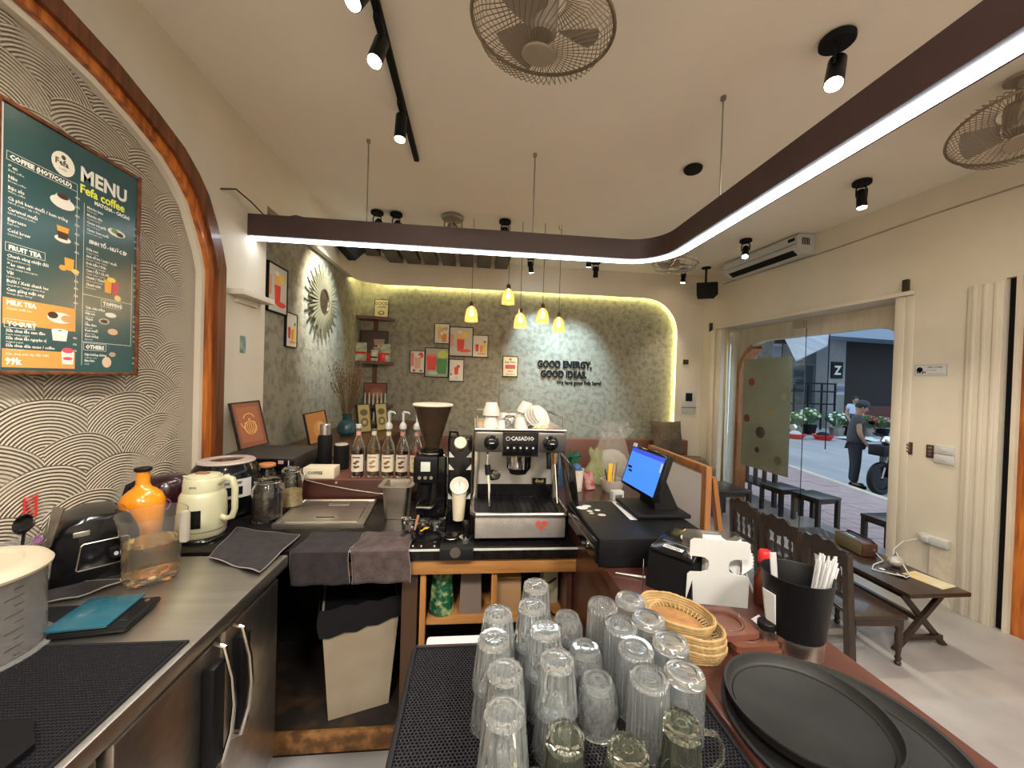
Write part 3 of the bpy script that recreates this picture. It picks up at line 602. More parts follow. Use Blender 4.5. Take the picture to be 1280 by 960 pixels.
# posters: framed prints of drinks
def poster(w, h, Mx, label, shapes, group, fcol='black_matt', bg=(.62, .60, .54), name='framed_print'):
    t = thing(name, label, 'picture', M=Mx, group=group)
    b = .012 if w > .3 else .008
    obj('frame', G().box(-w / 2, w / 2, -h / 2, h / 2, 0, .015).box(-w / 2, -w / 2 + b, -h / 2, h / 2, .015, .02).box(w / 2 - b, w / 2, -h / 2, h / 2, .015, .02).box(-w / 2, w / 2, h / 2 - b, h / 2, .015, .02).box(-w / 2, w / 2, -h / 2, -h / 2 + b, .015, .02), M[fcol], t, None, fix=False)
    g = G(); ms = [pm_(bg)]; g.quad(-w / 2 + b, w / 2 - b, -h / 2 + b, h / 2 - b, .0155); k = .0158
    for (kd, x, y, a, c, col_) in shapes:
        m = pm_(col_)
        if m not in ms: ms.append(m)
        g.c = ms.index(m); k += .00012; x *= w; y *= h; a *= w; c *= h
        if kd == 'o': g.disc(x, y, k, a, c, 18)
        elif kd == 'r': g.quad(x - a, x + a, y - c, y + c, k)
        elif kd == 't': g.add([(x - a * .8, y - c, k), (x + a * .8, y - c, k), (x + a, y + c, k), (x - a, y + c, k)], [(0, 1, 2, 3)])
        elif isinstance(kd, tuple): g.text(kd[0], c, x, y, k, bold=kd[1], align='CENTER', sx=a / w)
    obj('print', g, ms, t, None); return t
orr, red_, dpk, yel, gr_, wt = (.70, .25, .06), (.62, .05, .03), (.45, .03, .06), (.70, .52, .08), (.06, .22, .06), (.66, .65, .60)
cocktail = [('r', 0, 0, .46, .46, (.50, .47, .42)), ('t', -.02, 0, .17, .30, (.66, .40, .14)), ('t', -.02, -.12, .16, .2, red_), ('o', .16, -.30, .26, .06, red_), ('o', .17, .24, .14, .09, yel), ('o', -.06, .32, .1, .05, wt), ('r', -.38, .05, .06, .2, (.62, .28, .16))]
small_mix = [('t', -.2, -.1, .11, .14, red_), ('t', .08, -.12, .10, .15, orr), ('t', .28, -.05, .11, .24, yel), ('o', .1, -.34, .3, .04, orr), ('o', -.2, .05, .1, .04, dpk), ('o', .28, .2, .09, .05, gr_)]
peach = [('t', .02, -.02, .24, .28, (.62, .34, .22)), ('o', .22, .30, .18, .13, red_), ('r', -.34, .1, .09, .3, (.62, .16, .12)), ('o', -.22, -.38, .1, .05, dpk), ('o', .25, -.39, .11, .04, dpk), ('o', .02, .24, .22, .05, wt)]
gl_a = 'drink pictures on the left and back walls'
poster(.305, .375, LW(3.20, 2.25, -1.56), 'tall framed orange cocktail print on the left stucco wall near the painted column', cocktail, gl_a, bg=(.62, .6, .55))
poster(.20, .29, LW(3.44, 1.96, -1.56), 'small framed print of three juices on the left stucco wall, beneath the sunburst mirror side', small_mix, gl_a)
mosaic = 'cluster of drink pictures on the back wall'
A_ = lambda x0, z1, x1, z0: (abs(x1 - x0), abs(z1 - z0), BW((x0 + x1) / 2, (z0 + z1) / 2))
w, h, m_ = A_(-.56, 2.35, -.35, 2.07); poster(w, h, m_, 'top left small print of iced lemon drinks in the back wall cluster', [('t', -.1, 0, .22, .28, (.62, .45, .2)), ('o', -.2, .3, .14, .1, yel), ('o', .25, .25, .14, .1, (.5, .4, .12)), ('t', .15, -.2, .16, .2, orr), ('o', 0, 0, .1, .08, wt)], mosaic)
w, h, m_ = A_(-.355, 2.315, -.02, 1.90); poster(w, h, m_, 'large print of a tall orange cocktail in the back wall cluster', cocktail, mosaic)
w, h, m_ = A_(-.03, 2.21, .19, 1.90); poster(w, h, m_, 'rightmost small print of mixed juices in the back wall cluster', small_mix, mosaic)
w, h, m_ = A_(-.88, 1.96, -.68, 1.65); poster(w, h, m_, 'leftmost small print of a pink iced tea in the back wall cluster', peach, mosaic)
w, h, m_ = A_(-.68, 2.01, -.35, 1.60); poster(w, h, m_, 'large print of a red and a green smoothie in the back wall cluster', [('r', 0, 0, .46, .46, (.35, .33, .26)), ('t', -.22, -.02, .22, .24, red_), ('t', .2, -.12, .24, .26, gr_), ('o', .25, .28, .22, .14, (.45, .55, .10)), ('o', -.22, .24, .2, .05, (.6, .15, .1)), ('o', -.15, -.36, .2, .06, (.45, .5, .4)), ('r', 0, -.4, .46, .06, (.12, .08, .05))][0:6], mosaic)
w, h, m_ = A_(-.345, 1.86, -.14, 1.55); poster(w, h, m_, 'lowest small print with a red drink on white in the back wall cluster', [('t', 0, -.02, .15, .17, red_), ('o', .12, .18, .12, .07, dpk), ('r', 0, -.24, .03, .07, (.6, .5, .5)), ('o', 0, -.34, .14, .02, (.5, .4, .4)), ('o', -.35, -.18, .06, .05, red_)], mosaic, bg=(.66, .63, .56))
poster(.215, .29, BW(.51, 1.785, 5.439), 'small framed yellow text sign alone to the right of the drink pictures', [('o', 0, .34, .08, .06, (.2, .1, .05)), (('Stay Here', .0008), 0, .16, .9, .15, (.08, .04, .03)), ('r', 0, -.02, .33, .1, (.42, .06, .08)), (('Have', .0006), 0, -.27, 1, .12, (.08, .04, .03)), (('coffee with us', .0004), 0, -.41, .8, .10, (.08, .04, .03))], None, bg=(.62, .50, .28))
# lettering
lt = thing('wall_lettering', 'raised black words Good energy, good ideas on the lit grey wall', 'lettering', M=BW(0, 0, 5.46))
obj('lettering', G().text('GOOD ENERGY,', .135, .90, 1.795, .012, .012, .004, sx=.80), M['black_matt'], lt, None)
obj('lettering', G().text('GOOD IDEAS.', .135, .95, 1.655, .012, .012, .004, sx=.80), M['black_matt'], lt, None)
obj('lettering', G().text('We have good Fefa here!', .082, 1.19, 1.555, .006, .006, .001, sx=.78), M['black_matt'], lt, None)
# sunburst mirror
t = thing('sunburst_mirror', 'large round mirror with radiating silver sticks on the left stucco wall', 'mirror', M=LW(4.08, 2.325, -1.56))
obj('mirror_glass', G().cyl(0, 0, .02, .032, .115, n=36, b=.004), M['chrome'], t)
obj('inner_ring', G().torus(0, 0, .03, .125, .014, 36, 8), M['chrome_warm'], t)
mirs = mat('silvered_sticks', (.34, .32, .22), .3, .7)
base = None
for i in range(44):
    a = 2 * pi * i / 44; L1 = (.37, .30)[i % 2]
    gg = G().box(.13, L1, -.0105, .0105, .030, .044, .002) if i < 2 else None
    if i < 2: o = obj('mirror_stick', gg, mirs, t); base = (base or []) + [o.data]
    else: o = bpy.data.objects.new('mirror_stick', base[i % 2]); C.objects.link(o); o.parent = t
    o.rotation_euler = (0, 0, a)
# ledge and card on the painted column
t = thing('small_wall_shelf', 'short white wall shelf on the painted strip right of the arch', 'shelf', (-1.5, 2.69, 2.07))
obj('board', G().box(0, .10, -.19, .17, 0, .035, .003), M['wall'], t); obj('support', G().box(0, .02, -.12, .12, -.035, 0), M['wall'], t, None)
tag(obj('wall_card', G().box(-1.5, -1.496, 2.64, 2.70, 1.72, 1.83), mat('blue_card', (.10, .22, .32), .5, c2=(.35, .40, .20), ns=20), smooth=None), 'tiny blue and green card stuck on the painted strip below the white shelf', 'card')
# corner shelves
sh = []
for z, lab in ((2.385, 'top brown corner shelf carrying one small sign'), (1.79, 'middle brown corner shelf carrying coffee packets'), (1.205, 'lowest brown corner shelf carrying small figurines')):
    t = thing('corner_shelf', lab, 'shelf', (-1.56, 5.46, z), group='corner shelves')
    obj('board', G().prism([(0, 0), (.46, 0), (.46, -.05), (.30, -.19), (0, -.22)], -.04, 0), M['dark_shelf'] if 'dark_shelf' in M else M.setdefault('dark_shelf', mat('brown_shelf', (.10, .035, .022), .4)), t, None)
    obj('upright', G().box(.18, .24, -.012, -.002, -.45, -.041), M['dark_shelf'], t, None)
def leaning(Mx, w, h, d, label, bg, shapes, name='framed_sign', f='dark_wood', cat='sign'):
    t = poster(w, h, Mx, label, shapes, None, f, bg, name); t['category'] = cat; return t
leaning(frame((-1.27, 5.41, 2.385 + .125), (1, 0, 0), (0, .12, 1)), .19, .25, .02, 'small yellow framed text sign on the top corner shelf', (.66, .58, .34), [(('GOOD', .001), 0, .2, 1, .24, (.05, .04, .03)), (('COFFEE', .0006), 0, .03, .9, .15, (.05, .04, .03)), ('o', 0, -.25, .22, .12, (.1, .07, .03)), ('o', 0, -.24, .15, .07, (.6, .5, .3))])
leaning(frame((-1.36, 5.42, 1.79 + .21), (1, 0, 0), (0, .08, 1)), .37, .42, .02, 'dark framed picture of a coffee dripper behind packets on the middle corner shelf', (.075, .05, .045), [('t', .18, .12, .2, .1, (.40, .26, .2)), ('r', .18, 0, .05, .05, (.5, .4, .33)), ('t', .2, -.2, .2, .16, (.38, .22, .17)), ('r', .2, -.05, .22, .012, (.55, .42, .35))], 'framed_print', cat='picture')
leaning(frame((-1.33, 5.43, 1.205 + .15), (1, 0, 0), (0, .1, 1)), .31, .29, .02, 'reddish framed picture behind the figurines on the lowest corner shelf', (.20, .06, .04), [('o', .05, 0, .3, .25, (.30, .10, .06)), ('o', .1, -.05, .18, .14, (.38, .2, .14))], 'framed_print', cat='picture')
pk = mat('green_white_packet', (.55, .55, .46), .5, c2=(.22, .30, .16), ns=14)
for x, w, lab in ((-1.50, .15, 'leftmost white and green coffee packet on the middle corner shelf'), (-1.20, .12, 'rightmost white and green coffee packet on the middle corner shelf')):
    t = thing('coffee_packet', lab, 'packet', (x, 5.30 if x < -1.4 else 5.39, 1.79), group='coffee packets on the middle shelf')
    obj('bag', G().hull8([(-w / 2, -.035, 0), (w / 2, -.035, 0), (w / 2, .03, 0), (-w / 2, .03, 0)], [(-w / 2, -.006, .24), (w / 2, -.006, .24), (w / 2, .006, .24), (-w / 2, .006, .24)]), pk, t)
    obj('label_band', G().hull8([(-w / 2 - .001, -.031, .09), (w / 2 + .001, -.031, .09), (w / 2 + .001, -.02, .09), (-w / 2 - .001, -.02, .09)], [(-w / 2 - .001, -.0265, .12), (w / 2 + .001, -.0265, .12), (w / 2 + .001, -.018, .12), (-w / 2 - .001, -.018, .12)]), M['red'], t, None)
for x, lab in ((-1.385, 'left small red box on the middle corner shelf'), (-1.245, 'right small red box on the middle corner shelf')):
    tag(obj('red_box', G().box(x - .05, x + .05, 5.31, 5.36, 1.79, 1.895, .004), M['red']), lab, 'box')
t = thing('coffee_packet', 'short white coffee packet between the two red boxes', 'packet', (-1.315, 5.27, 1.79), group='coffee packets on the middle shelf')
obj('bag', G().box(-.042, .042, -.02, .02, 0, .15, .006), pk, t); obj('label_band', G().box(-.043, .043, -.021, -.018, .04, .06), M['black'], t, None)
for i in range(6):
    x = -1.43 + i * .05
    t = thing('figurine', ['slim pale figurine at the left end of the lowest corner shelf', 'slim pale figurine second from the left on the lowest corner shelf', 'slim pale figurine third from the left on the lowest corner shelf', 'slim pale figurine third from the right on the lowest corner shelf', 'slim pale figurine second from the right on the lowest corner shelf', 'slim pale figurine at the right end of the lowest corner shelf'][i], 'figurine', (x, 5.30 + .01 * i, 1.205), group='pale figurines')
    obj('body', G().lathe([(0, 0), (.016, 0), (.015, .05), (.009, .12), (.012, .135), (.006, .16), (0, .165)], 12), mat('figurine_grey', (.45, .45, .40), .5) if i == 0 else bpy.data.materials['figurine_grey'], t)
for x, y, w, h, c, lab in ((-1.42, 5.33, .12, .22, (.50, .42, .34), 'pinkish paper pouch under the lowest corner shelf'), (-1.27, 5.34, .12, .21, (.55, .55, .52), 'white printed pouch under the lowest corner shelf'), (-1.14, 5.35, .10, .21, (.42, .42, .14), 'yellow-green pouch under the lowest corner shelf')):
    t = thing('paper_pouch', lab, 'packet', (x, y, .90), group='pouches under the corner shelves')
    obj('bag', G().hull8([(-w / 2, -.04, 0), (w / 2, -.04, 0), (w / 2, .04, 0), (-w / 2, .04, 0)], [(-w / 2, -.006, h), (w / 2, -.006, h), (w / 2, .006, h), (-w / 2, .006, h)]), pm_(c), t)
    obj('printed_label', G().hull8([(-w / 3, -.037, .05), (w / 3, -.037, .05), (w / 3, -.03, .05), (-w / 3, -.03, .05)], [(-w / 3, -.0205, .14), (w / 3, -.0205, .14), (w / 3, -.014, .14), (-w / 3, -.014, .14)]), pm_((.25, .2, .15)), t, None)
# long back bench table along the left wall, with vase and pictures
t = thing('wall_ledge', 'brown wooden ledge along the left wall towards the far corner', 'ledge', (-1.56, 2.98, .0))
obj('top', G().prism([(0.0, 0), (.66, 0), (.72, 1.3), (.78, 2.48), (0.0, 2.48)], .955, .99), mat('ledge_wood', (.09, .042, .020), .35, c2=(.13, .06, .03), ns=4), t, None)
obj('front_panel', G().box(.0, .62, .02, 2.4, 0, .955), M['dark_shelf'], t, None)
t = thing('flower_vase', 'teal blue vase with dried brown stems on the wall ledge', 'vase', (-1.24, 3.98, .99))
obj('vase', G().lathe([(0, 0), (.055, 0), (.09, .04), (.095, .09), (.07, .14), (.045, .16), (.045, .20), (.055, .22), (.048, .22), (.038, .20), (.038, .165), (0, .165)], 28), mat('teal_glaze', (.02, .065, .075), .25, coat=.3), t)
g = G(); g2 = G()
for i in range(70):
    a = random.uniform(0, 2 * pi); r = random.uniform(.05, .2); hh = random.uniform(.30, .55); b = Vector((.025 * cos(a), .025 * sin(a), .17)); e = Vector((r * cos(a), r * sin(a) * .8, .2 + hh))
    mid = (b + e) / 2 + Vector((0, 0, .04)); g.tube([b, mid, e], .0018, 3)
    for k in range(4): p = mid.lerp(e, .4 + k * .2) + Vector((random.uniform(-.015, .015), random.uniform(-.015, .015), 0)); g2.ball(p.x, p.y, p.z, .006, 5, sz=1.8)
obj('dried_stems', g, mat('dried_brown', (.12, .075, .035), .9), t, None, kind='stuff'); obj('seed_heads', g2, mat('dried_tan', (.20, .13, .07), .9), t, None, kind='stuff')
leaning(frame((-1.35, 3.50, .99 + .145), (.45, .9, .10), (-.18, .05, 1)), .22, .27, .02, 'orange picture in a dark frame leaning beside the teal vase', (.42, .17, .04), [('o', .1, -.1, .3, .3, (.50, .26, .08)), ('o', .15, -.05, .15, .2, (.60, .38, .15))], 'framed_print', cat='picture')
for i, (x, y) in enumerate(((-1.16, 4.25), (-1.02, 4.42))):
    leaning(frame((x, y, .99 + .15), (.55, .83, 0), (-.12, .08, 1)), .17, .30, .02, ('left', 'right')[i] + ' one of two patterned yellow cards right of the teal vase', (.40, .34, .14), [('o', 0, .2, .3, .12, (.12, .09, .04)), ('o', 0, -.15, .3, .16, (.14, .10, .05)), ('o', 0, -.15, .16, .08, (.42, .36, .16))], 'patterned_card', cat='card')
# teapot picture on top of the recorder
t = leaning(frame((-1.395, 2.56, 1.268), (.35, .94, 0.05), (-.25, .06, 1)), .20, .29, .02, 'dark framed picture of a golden teapot leaning on the wall above the black recorder', (.20, .070, .035), [('r', 0, 0, .36, .38, (.27, .095, .045))], 'framed_print', cat='picture')
g = G()
g.tube([(.035 * cos(a), .038 + .030 * sin(a), .0175) for a in [pi * .95 * i / 12 + .1 for i in range(13)]], .0028, 5)
for i in range(6): x = -.030 + i * .012; g.tube([(x * 1.1, .015, .0175), (x * 1.15, -.02, .0175), (x * .7, -.055, .0175)], .0020, 4)
g.tube([(.040 * cos(2 * pi * i / 24), -.020 + .042 * sin(2 * pi * i / 24), .0175) for i in range(24)], .0022, 5, closed=True)
g.tube([(-.038, -.025, .0175), (-.056, 0, .0175), (-.058, .015, .0175)], .0028, 5); g.ball(0, .032, .0175, .006, 8)
obj('teapot_drawing', g, pm_((.72, .42, .12)), t, 40)
# banquette along the back wall
t = thing('banquette', 'low red-brown bench with backrest along the back wall', 'bench', (0, 0, 0))
obj('backrest', G().box(-.7, 3.1, 5.26, 5.38, .35, .80, .015), M['bench_red'] if 'bench_red' in M else M.setdefault('bench_red', mat('red_brown_bench', (.13, .05, .03), .4)), t)
obj('seat', G().box(-.7, 3.1, 4.85, 5.26, .32, .40, .02), M['bench_red'], t); obj('plinth', G().box(-.65, 3.05, 4.92, 5.26, 0, .32), M['dark_wood'], t, None)
def cushion(Mx, w, c1, c2, label):
    t = thing('cushion', label, 'cushion', M=Mx)
    g = G().grid(lambda u, v: ((u - .5) * w * (1 - .08 * sin(pi * v)), (v - .5) * w * (1 - .08 * sin(pi * u)), .065 * (sin(pi * u) * sin(pi * v)) ** .5), 12, 12)
    g.grid(lambda u, v: ((u - .5) * w * (1 - .08 * sin(pi * v)), (v - .5) * w * (1 - .08 * sin(pi * u)), -.065 * (sin(pi * u) * sin(pi * v)) ** .5), 12, 12)
    obj('cover', g, mat('cushion_cloth', c1, .9, c2=c2, ns=5), t, 60)
    g = G()
    for k in (-.4, .5): g.torus(k * w * .4, 0, .062, .075, .004, 20, 5)
    obj('ring_pattern', g, pm_((.06, .045, .03)), t)
cushion(frame((2.74, 5.18, .86), (1, 0, 0), (0, .35, 1)), .46, (.13, .10, .065), (.07, .05, .035), 'brown patterned cushion with ring motifs propped in the back right corner')
cushion(frame((3.05, 5.05, .52), (1, 0, 0), (0, 1, .25)), .44, (.17, .13, .09), (.10, .075, .05), 'tan cushion lying flat in front of the ring-patterned one')
# ================================================================== counters
t = thing('steel_counter', 'long stainless steel fridge counter along the left wall with two handled doors', 'counter', (0, 0, 0))
obj('worktop', G().box(-1.5, -.71, -1.2, 1.60, .835, .88, .006), M['steel'], t)
obj('carcass', G().box(-1.5, -.80, -1.2, 1.585, .08, .834), M['steel_dull'], t, None)
obj('plinth', G().box(-1.45, -.84, -1.15, 1.55, 0, .08), M['black_matt'], t, None)
obj('control_panel', G().box(-.80, -.745, -.2, .86, .10, .80, .006), M['steel'], t)
for y0_, y1_, hy in ((.885, 1.235, 1.20), (1.255, 1.58, 1.29)):
    d = obj('door', G().box(-.798, -.735, y0_, y1_, .10, .80, .008), M['steel'], t)
    sg = 1 if hy < 1.25 else -1
    obj('handle', G().tube([(-.735, hy, .80), (-.705, hy, .79), (-.682, hy, .70), (-.675, hy, .62), (-.682, hy, .54), (-.705, hy, .45), (-.735, hy, .44)], .007, 8), M['chrome_warm'], d)
    obj('handle_grip', G().box(-.735, -.700, hy - .05 * (sg > 0) - .002, hy + .002 + .04 * (sg < 0), .46, .76, .008), M['black'], d)
t = thing('coffee_counter', 'black stone coffee counter with a yellow wood frame across the bar', 'counter', (0, 0, 0))
obj('worktop', G().box(-1.5, .47, 1.63, 2.92, .83, .88, .004), M['granite'], t)
obj('edge_trim', G().box(-.70, .47, 1.622, 1.629, .874, .8808), M['white'], t, None)  # steel edge coloured white, its bright reflection put into the colour
obj('apron', G().box(-.70, .50, 1.645, 1.67, .765, .829, .002), M['ply'], t)
for x in (-.19, .115): obj('post', G().box(x - .012, x + .012, 1.665, 1.70, 0.0, .765, .002), M['ply_z'], t)
obj('side_panel', G().box(-.28, -.215, 1.68, 2.25, 0, .765), mat('dark_brown_panel', (.055, .028, .014), .5), t, None)
obj('shelf', G().box(-.178, .44, 1.70, 2.05, .515, .535, .002), M['ply'], t)
obj('shelf', G().box(-.178, .44, 1.70, 2.05, .10, .12, .002), M['ply'], t)
obj('back_panel', G().box(-1.45, .44, 2.26, 2.28, 0, .829), M['black_matt'], t, None)
obj('end_panel', G().box(.441, .465, 1.68, 2.9, 0, .829), M['bar_wood'], t, None)
obj('floor_platform', G().box(-1.44, -.29, 1.668, 2.25, 0, .10, .003), mat('worn_wood', (.012, .008, .006), .7, c2=(.06, .030, .012), ns=9, lo=.5, hi=.75), t)
obj('platform_edge', G().box(-.86, -.29, 1.645, 1.667, .03, .113, .002), mat('worn_edge', (.10, .045, .014), .6, c2=(.32, .15, .05), ns=22, lo=.4, hi=.7), t)
t = thing('bar_counter', 'red-brown varnished serving bar running from the glasses to the till', 'counter', (0, 0, 0))
obj('top', G().prism([(-.112, -1.4), (.885, -1.4), (.885, 1.3), (.96, 1.7), (.96, 2.62), (.455, 2.62), (.455, .90), (-.112, .90)], .94, .98), M['bar_wood'], t, 30)
obj('front_panel', G().box(.80, .84, -1.3, 2.55, 0, .939), M['bar_wood'], t, None)
obj('inner_panel', G().box(.47, .50, .88, 2.55, 0, .939), M['bar_wood'], t, None)
obj('service_side', G().box(-.10, .47, -1.3, .87, .0, .939), mat('pale_panel', (.42, .38, .33), .5), t, None)
obj('raised_edge', G().box(.473, .492, -1.3, .885, .9805, .992, .004), M['bar_wood'], t)
def honeycomb(x0, x1, y0, y1, z, p, wall, hgt, name, mats, par, hexa=True):
    vs = []; fs = []; dx = p; dy = p * (sqrt(3) / 2 if hexa else 1); r0 = p / sqrt(3) if hexa else p / 2; n = 6 if hexa else 4
    j = 0; y = y0
    A = [pi / 6 + pi / 3 * k for k in range(6)] if hexa else [pi / 4 + pi / 2 * k for k in range(4)]
    ro = p / sqrt(3) if hexa else p / sqrt(2)
    ri = ro * (1 - wall)
    while y < y1:
        x = x0 + (dx / 2 if (j % 2 and hexa) else 0)
        while x < x1:
            b = len(vs)
            for a in A: vs.append((x + ro * cos(a), y + ro * sin(a), z + hgt))
            for a in A: vs.append((x + ri * cos(a), y + ri * sin(a), z + hgt))
            for a in A: vs.append((x + ri * cos(a), y + ri * sin(a), z))
            for k in range(n):
                q = (k + 1) % n; fs += [(b + k, b + q, b + n + q, b + n + k), (b + n + k, b + n + q, b + 2 * n + q, b + 2 * n + k)]
            x += dx
        y += dy; j += 1
    g = G(); g.v = vs; g.f = fs; g.mi = [0] * len(fs)
    return obj(name, g, mats, par, None, kind='stuff', fix=False)
t = thing('rubber_bar_mat', 'black honeycomb rubber mat under the drying glasses', 'mat', (0, 0, 0))
obj('base_sheet', G().box(-.118, .468, -.3, .885, .9802, .983), M['rubber'], t, None)
honeycomb(-.108, .458, .36, .878, .983, .0068, .30, .0045, 'honeycomb_grid', M['rubber'], t)
obj('edge_flap', G().box(-.122, -.1125, -1.3, .887, .925, .9805, .002), M['rubber'], t)
for (a, b, c, d) in ((-.118, -.110, -.3, .885), (.46, .468, -.3, .885), (-.11, .46, .879, .885)): obj('rim', G().box(a, b, c, d, .983, .989, .002), M['rubber'], t)
t = thing('drainage_mat', 'black dotted rubber mat on the steel counter at the lower left', 'mat', (0, 0, 0))
obj('base_sheet', G().box(-1.36, -.728, .2, 1.09, .8802, .883), M['rubber'], t, None)
honeycomb(-1.35, -.738, .66, 1.08, .883, .0075, .42, .0022, 'dimple_grid', M['rubber'], t, hexa=False)
obj('rim', G().box(-1.36, -.728, 1.082, 1.09, .883, .8865, .001), M['rubber'], t); obj('rim', G().box(-.735, -.728, .2, 1.082, .883, .8865, .001), M['rubber'], t)
tag(obj('plastic_board', G().box(-.10, .13, .915, 1.0, .915, .935, .008), M['white']), 'white plastic board sticking out past the far edge of the glass mat', 'board')
tag(obj('lid_support', G().box(-.08, .11, .905, 1.0, .55, .914), M['black_matt'], smooth=None), 'dark bin body standing below the white plastic board', 'bin')

# ================================================================== glasses on the mat
def tumbler(kind):
    """mesh of an upturned glass: rim down at z=0, base up"""
    g = G()
    if kind == 'ribbed': H, r1, r0, n, f = .122, .0335, .0315, 168, lambda a, z: 1 + (.05 * (.5 + .5 * cos(28 * a)) if .012 < z < .112 else 0)
    if kind == 'fluted': H, r1, r0, n, f = .085, .0365, .0275, 96, lambda a, z: 1 - .10 * abs(sin(7 * a)) * min(1, max(0, (z - .012) / .015))
    if kind == 'smooth': H, r1, r0, n, f = .115, .0345, .0335, 32, None
    if kind == 'octagon': H, r1, r0, n, f = .10, .036, .0275, 32, lambda a, z: (cos(pi / 8) / cos((a % (pi / 4)) - pi / 8) if z > .03 else 1)
    if kind == 'round': H, r1, r0, n, f = .10, .038, .031, 32, None
    if kind == 'cut': H, r1, r0, n, f = .085, .038, .024, 90, lambda a, z: 1
    th = .0026
    if kind == 'cut':
        prof = [(.0375, 0), (.039, .02), (.0385, .045), (.034, .066), (.027, .080), (.0245, .085)]
        def f(a, z): return 1 - .055 * abs(sin(5 * a + z * 75)) - .055 * abs(sin(5 * a - z * 75)) if .006 < z < .07 else 1
        pr = []
        for i in range(15):
            z = .085 * i / 14
            for (ra, za), (rb, zb) in zip(prof[:-1], prof[1:]):
                if za <= z <= zb + 1e-9: r = ra + (rb - ra) * (z - za) / (zb - za)
            pr.append((r, z))
    else:
        pr = [(r1 + (r0 - r1) * (k / 8) ** 1.2, H * k / 8) for k in range(8)]
        pr += [(r0 + .0004, H * .965), (r0 - .0022, H)]
    if kind == 'smooth': pr = pr[:-2] + [(.0335, H * .93), (.031, H * .975), (.027, H)]
    rb = pr[-1][0]; dep = .004 if kind != 'fluted' else .003
    outer = pr + [(rb * .72, H), (rb * .66, H - dep), (0, H - dep * 1.1)]
    tb = .013 if kind in ('round', 'octagon', 'smooth') else .009
    inner = [(max(r - th, .004), z) for r, z in pr if z < H - tb - .003]
    inner = [(inner[0][0] + .0008, 0)] + inner[1:]
    rin = inner[-1][0]
    full = [(0, H - tb), (rin * .8, H - tb), (rin, H - tb - .004)] + inner[::-1] + outer
    # keep the flutes on the outside only
    ni = len(inner) + 3; vs = []; fs = []; k = len(full)
    for i in range(n):
        a = 2 * pi * i / n
        for q, (r, z) in enumerate(full):
            rr = r * (f(a, z) if (f and q >= ni and r > .3 * rb) else 1); vs.append((rr * cos(a), rr * sin(a), z))
    for i in range(n):
        j = (i + 1) % n
        for q in range(k - 1): fs.append((i * k + q, j * k + q, j * k + q + 1, i * k + q + 1))
    g.add(vs, fs)
    if kind == 'fluted':   # star pressed in the base
        for i in range(6):
            a = pi * i / 6; g.tube([(.017 * cos(a), .017 * sin(a), H - .0035), (-.017 * cos(a), -.017 * sin(a), H - .0035)], .0009, 4)
    if kind in ('ribbed', 'cut'): g.torus(0, 0, H - .0035, rb * .4, .0012, 20, 5)
    if kind == 'octagon': g.torus(0, 0, H - .0035, rb * .3, .001, 16, 5)
    return g
proto = {}
def glass(kind, x, y, z, label, group, tint=False, handle=False, rz=0):
    key = (kind, tint, handle)
    if key not in proto:
        o = obj({'ribbed': 'highball_glass', 'fluted': 'fluted_tumbler', 'smooth': 'clear_tumbler', 'octagon': 'faceted_glass', 'round': 'thick_based_glass', 'cut': 'cut_glass_tumbler'}[kind] if not handle else 'glass_mug', tumbler(kind), M['glass_tint'] if tint else M['tumbler'], smooth=28 if kind in ('octagon', 'cut', 'ribbed') else 40)
        if handle:
            h = obj('handle', G().tube([(.033, 0, .085), (.052, 0, .082), (.062, 0, .065), (.062, 0, .042), (.052, 0, .026), (.036, 0, .022)], .0042, 10), M['glass_tint'], o)
        proto[key] = o
    else: o = dup(proto[key])
    o.location = (x, y, z); o.rotation_euler = (0, 0, rz); tag(o, label, 'glass', group); return o
zm = .9878
rows = {'far': (.152, .855), }
order = ['farthest', 'second farthest', 'second nearest', 'nearest']
for i, (x, y) in enumerate(((.300, .826), (.315, .757), (.316, .687), (.309, .617))):
    glass('ribbed', x, y, zm, '%s of the four vertically ribbed highball glasses' % order[i], 'ribbed highball glasses on the mat')
for i, (x, y) in enumerate(((.378, .860), (.388, .786), (.398, .712), (.382, .634))):
    glass('smooth', x, y, zm, '%s of the four smooth clear tumblers beside the bar edge' % order[i], 'smooth clear tumblers on the mat')
for i, (x, y) in enumerate(((.226, .845), (.238, .745), (.236, .662))):
    glass('cut', x, y, zm, '%s of the three diamond-cut tumblers' % ('farthest', 'middle', 'nearest')[i], 'diamond cut tumblers on the mat')
cols = [('farthest stack of the right row', .152, .852), ('second farthest stack of the right row', .132, .776), ('second nearest stack of the right row', .145, .700), ('nearest stack of the right row', .150, .622),
        ('farthest stack of the left row', .060, .752), ('second farthest stack of the left row', .048, .678), ('second nearest stack of the left row', .062, .604), ('nearest stack of the left row', .055, .528)]
for nm, x, y in cols:
    glass('fluted', x, y, zm, 'lower fluted tumbler in the ' + nm, 'stacked fluted tumblers', rz=.2)
    glass('fluted', x + .001, y - .001, zm + .0715, 'upper fluted tumbler in the ' + nm, 'stacked fluted tumblers')
glass('octagon', .331, .553, zm, 'thick greenish faceted glass mug with a loop handle at the right front', None, True, True, rz=-.15)
glass('octagon', .148, .545, zm, 'greenish faceted glass in the front row, left of the unhandled right one', 'faceted glasses in the front row', True)
glass('octagon', .232, .518, zm, 'greenish faceted glass in the front row, nearest the camera', 'faceted glasses in the front row', True, rz=.3)
glass('round', .095, .470, zm, 'greenish round thick-based glass at the front of the mat', None, True)

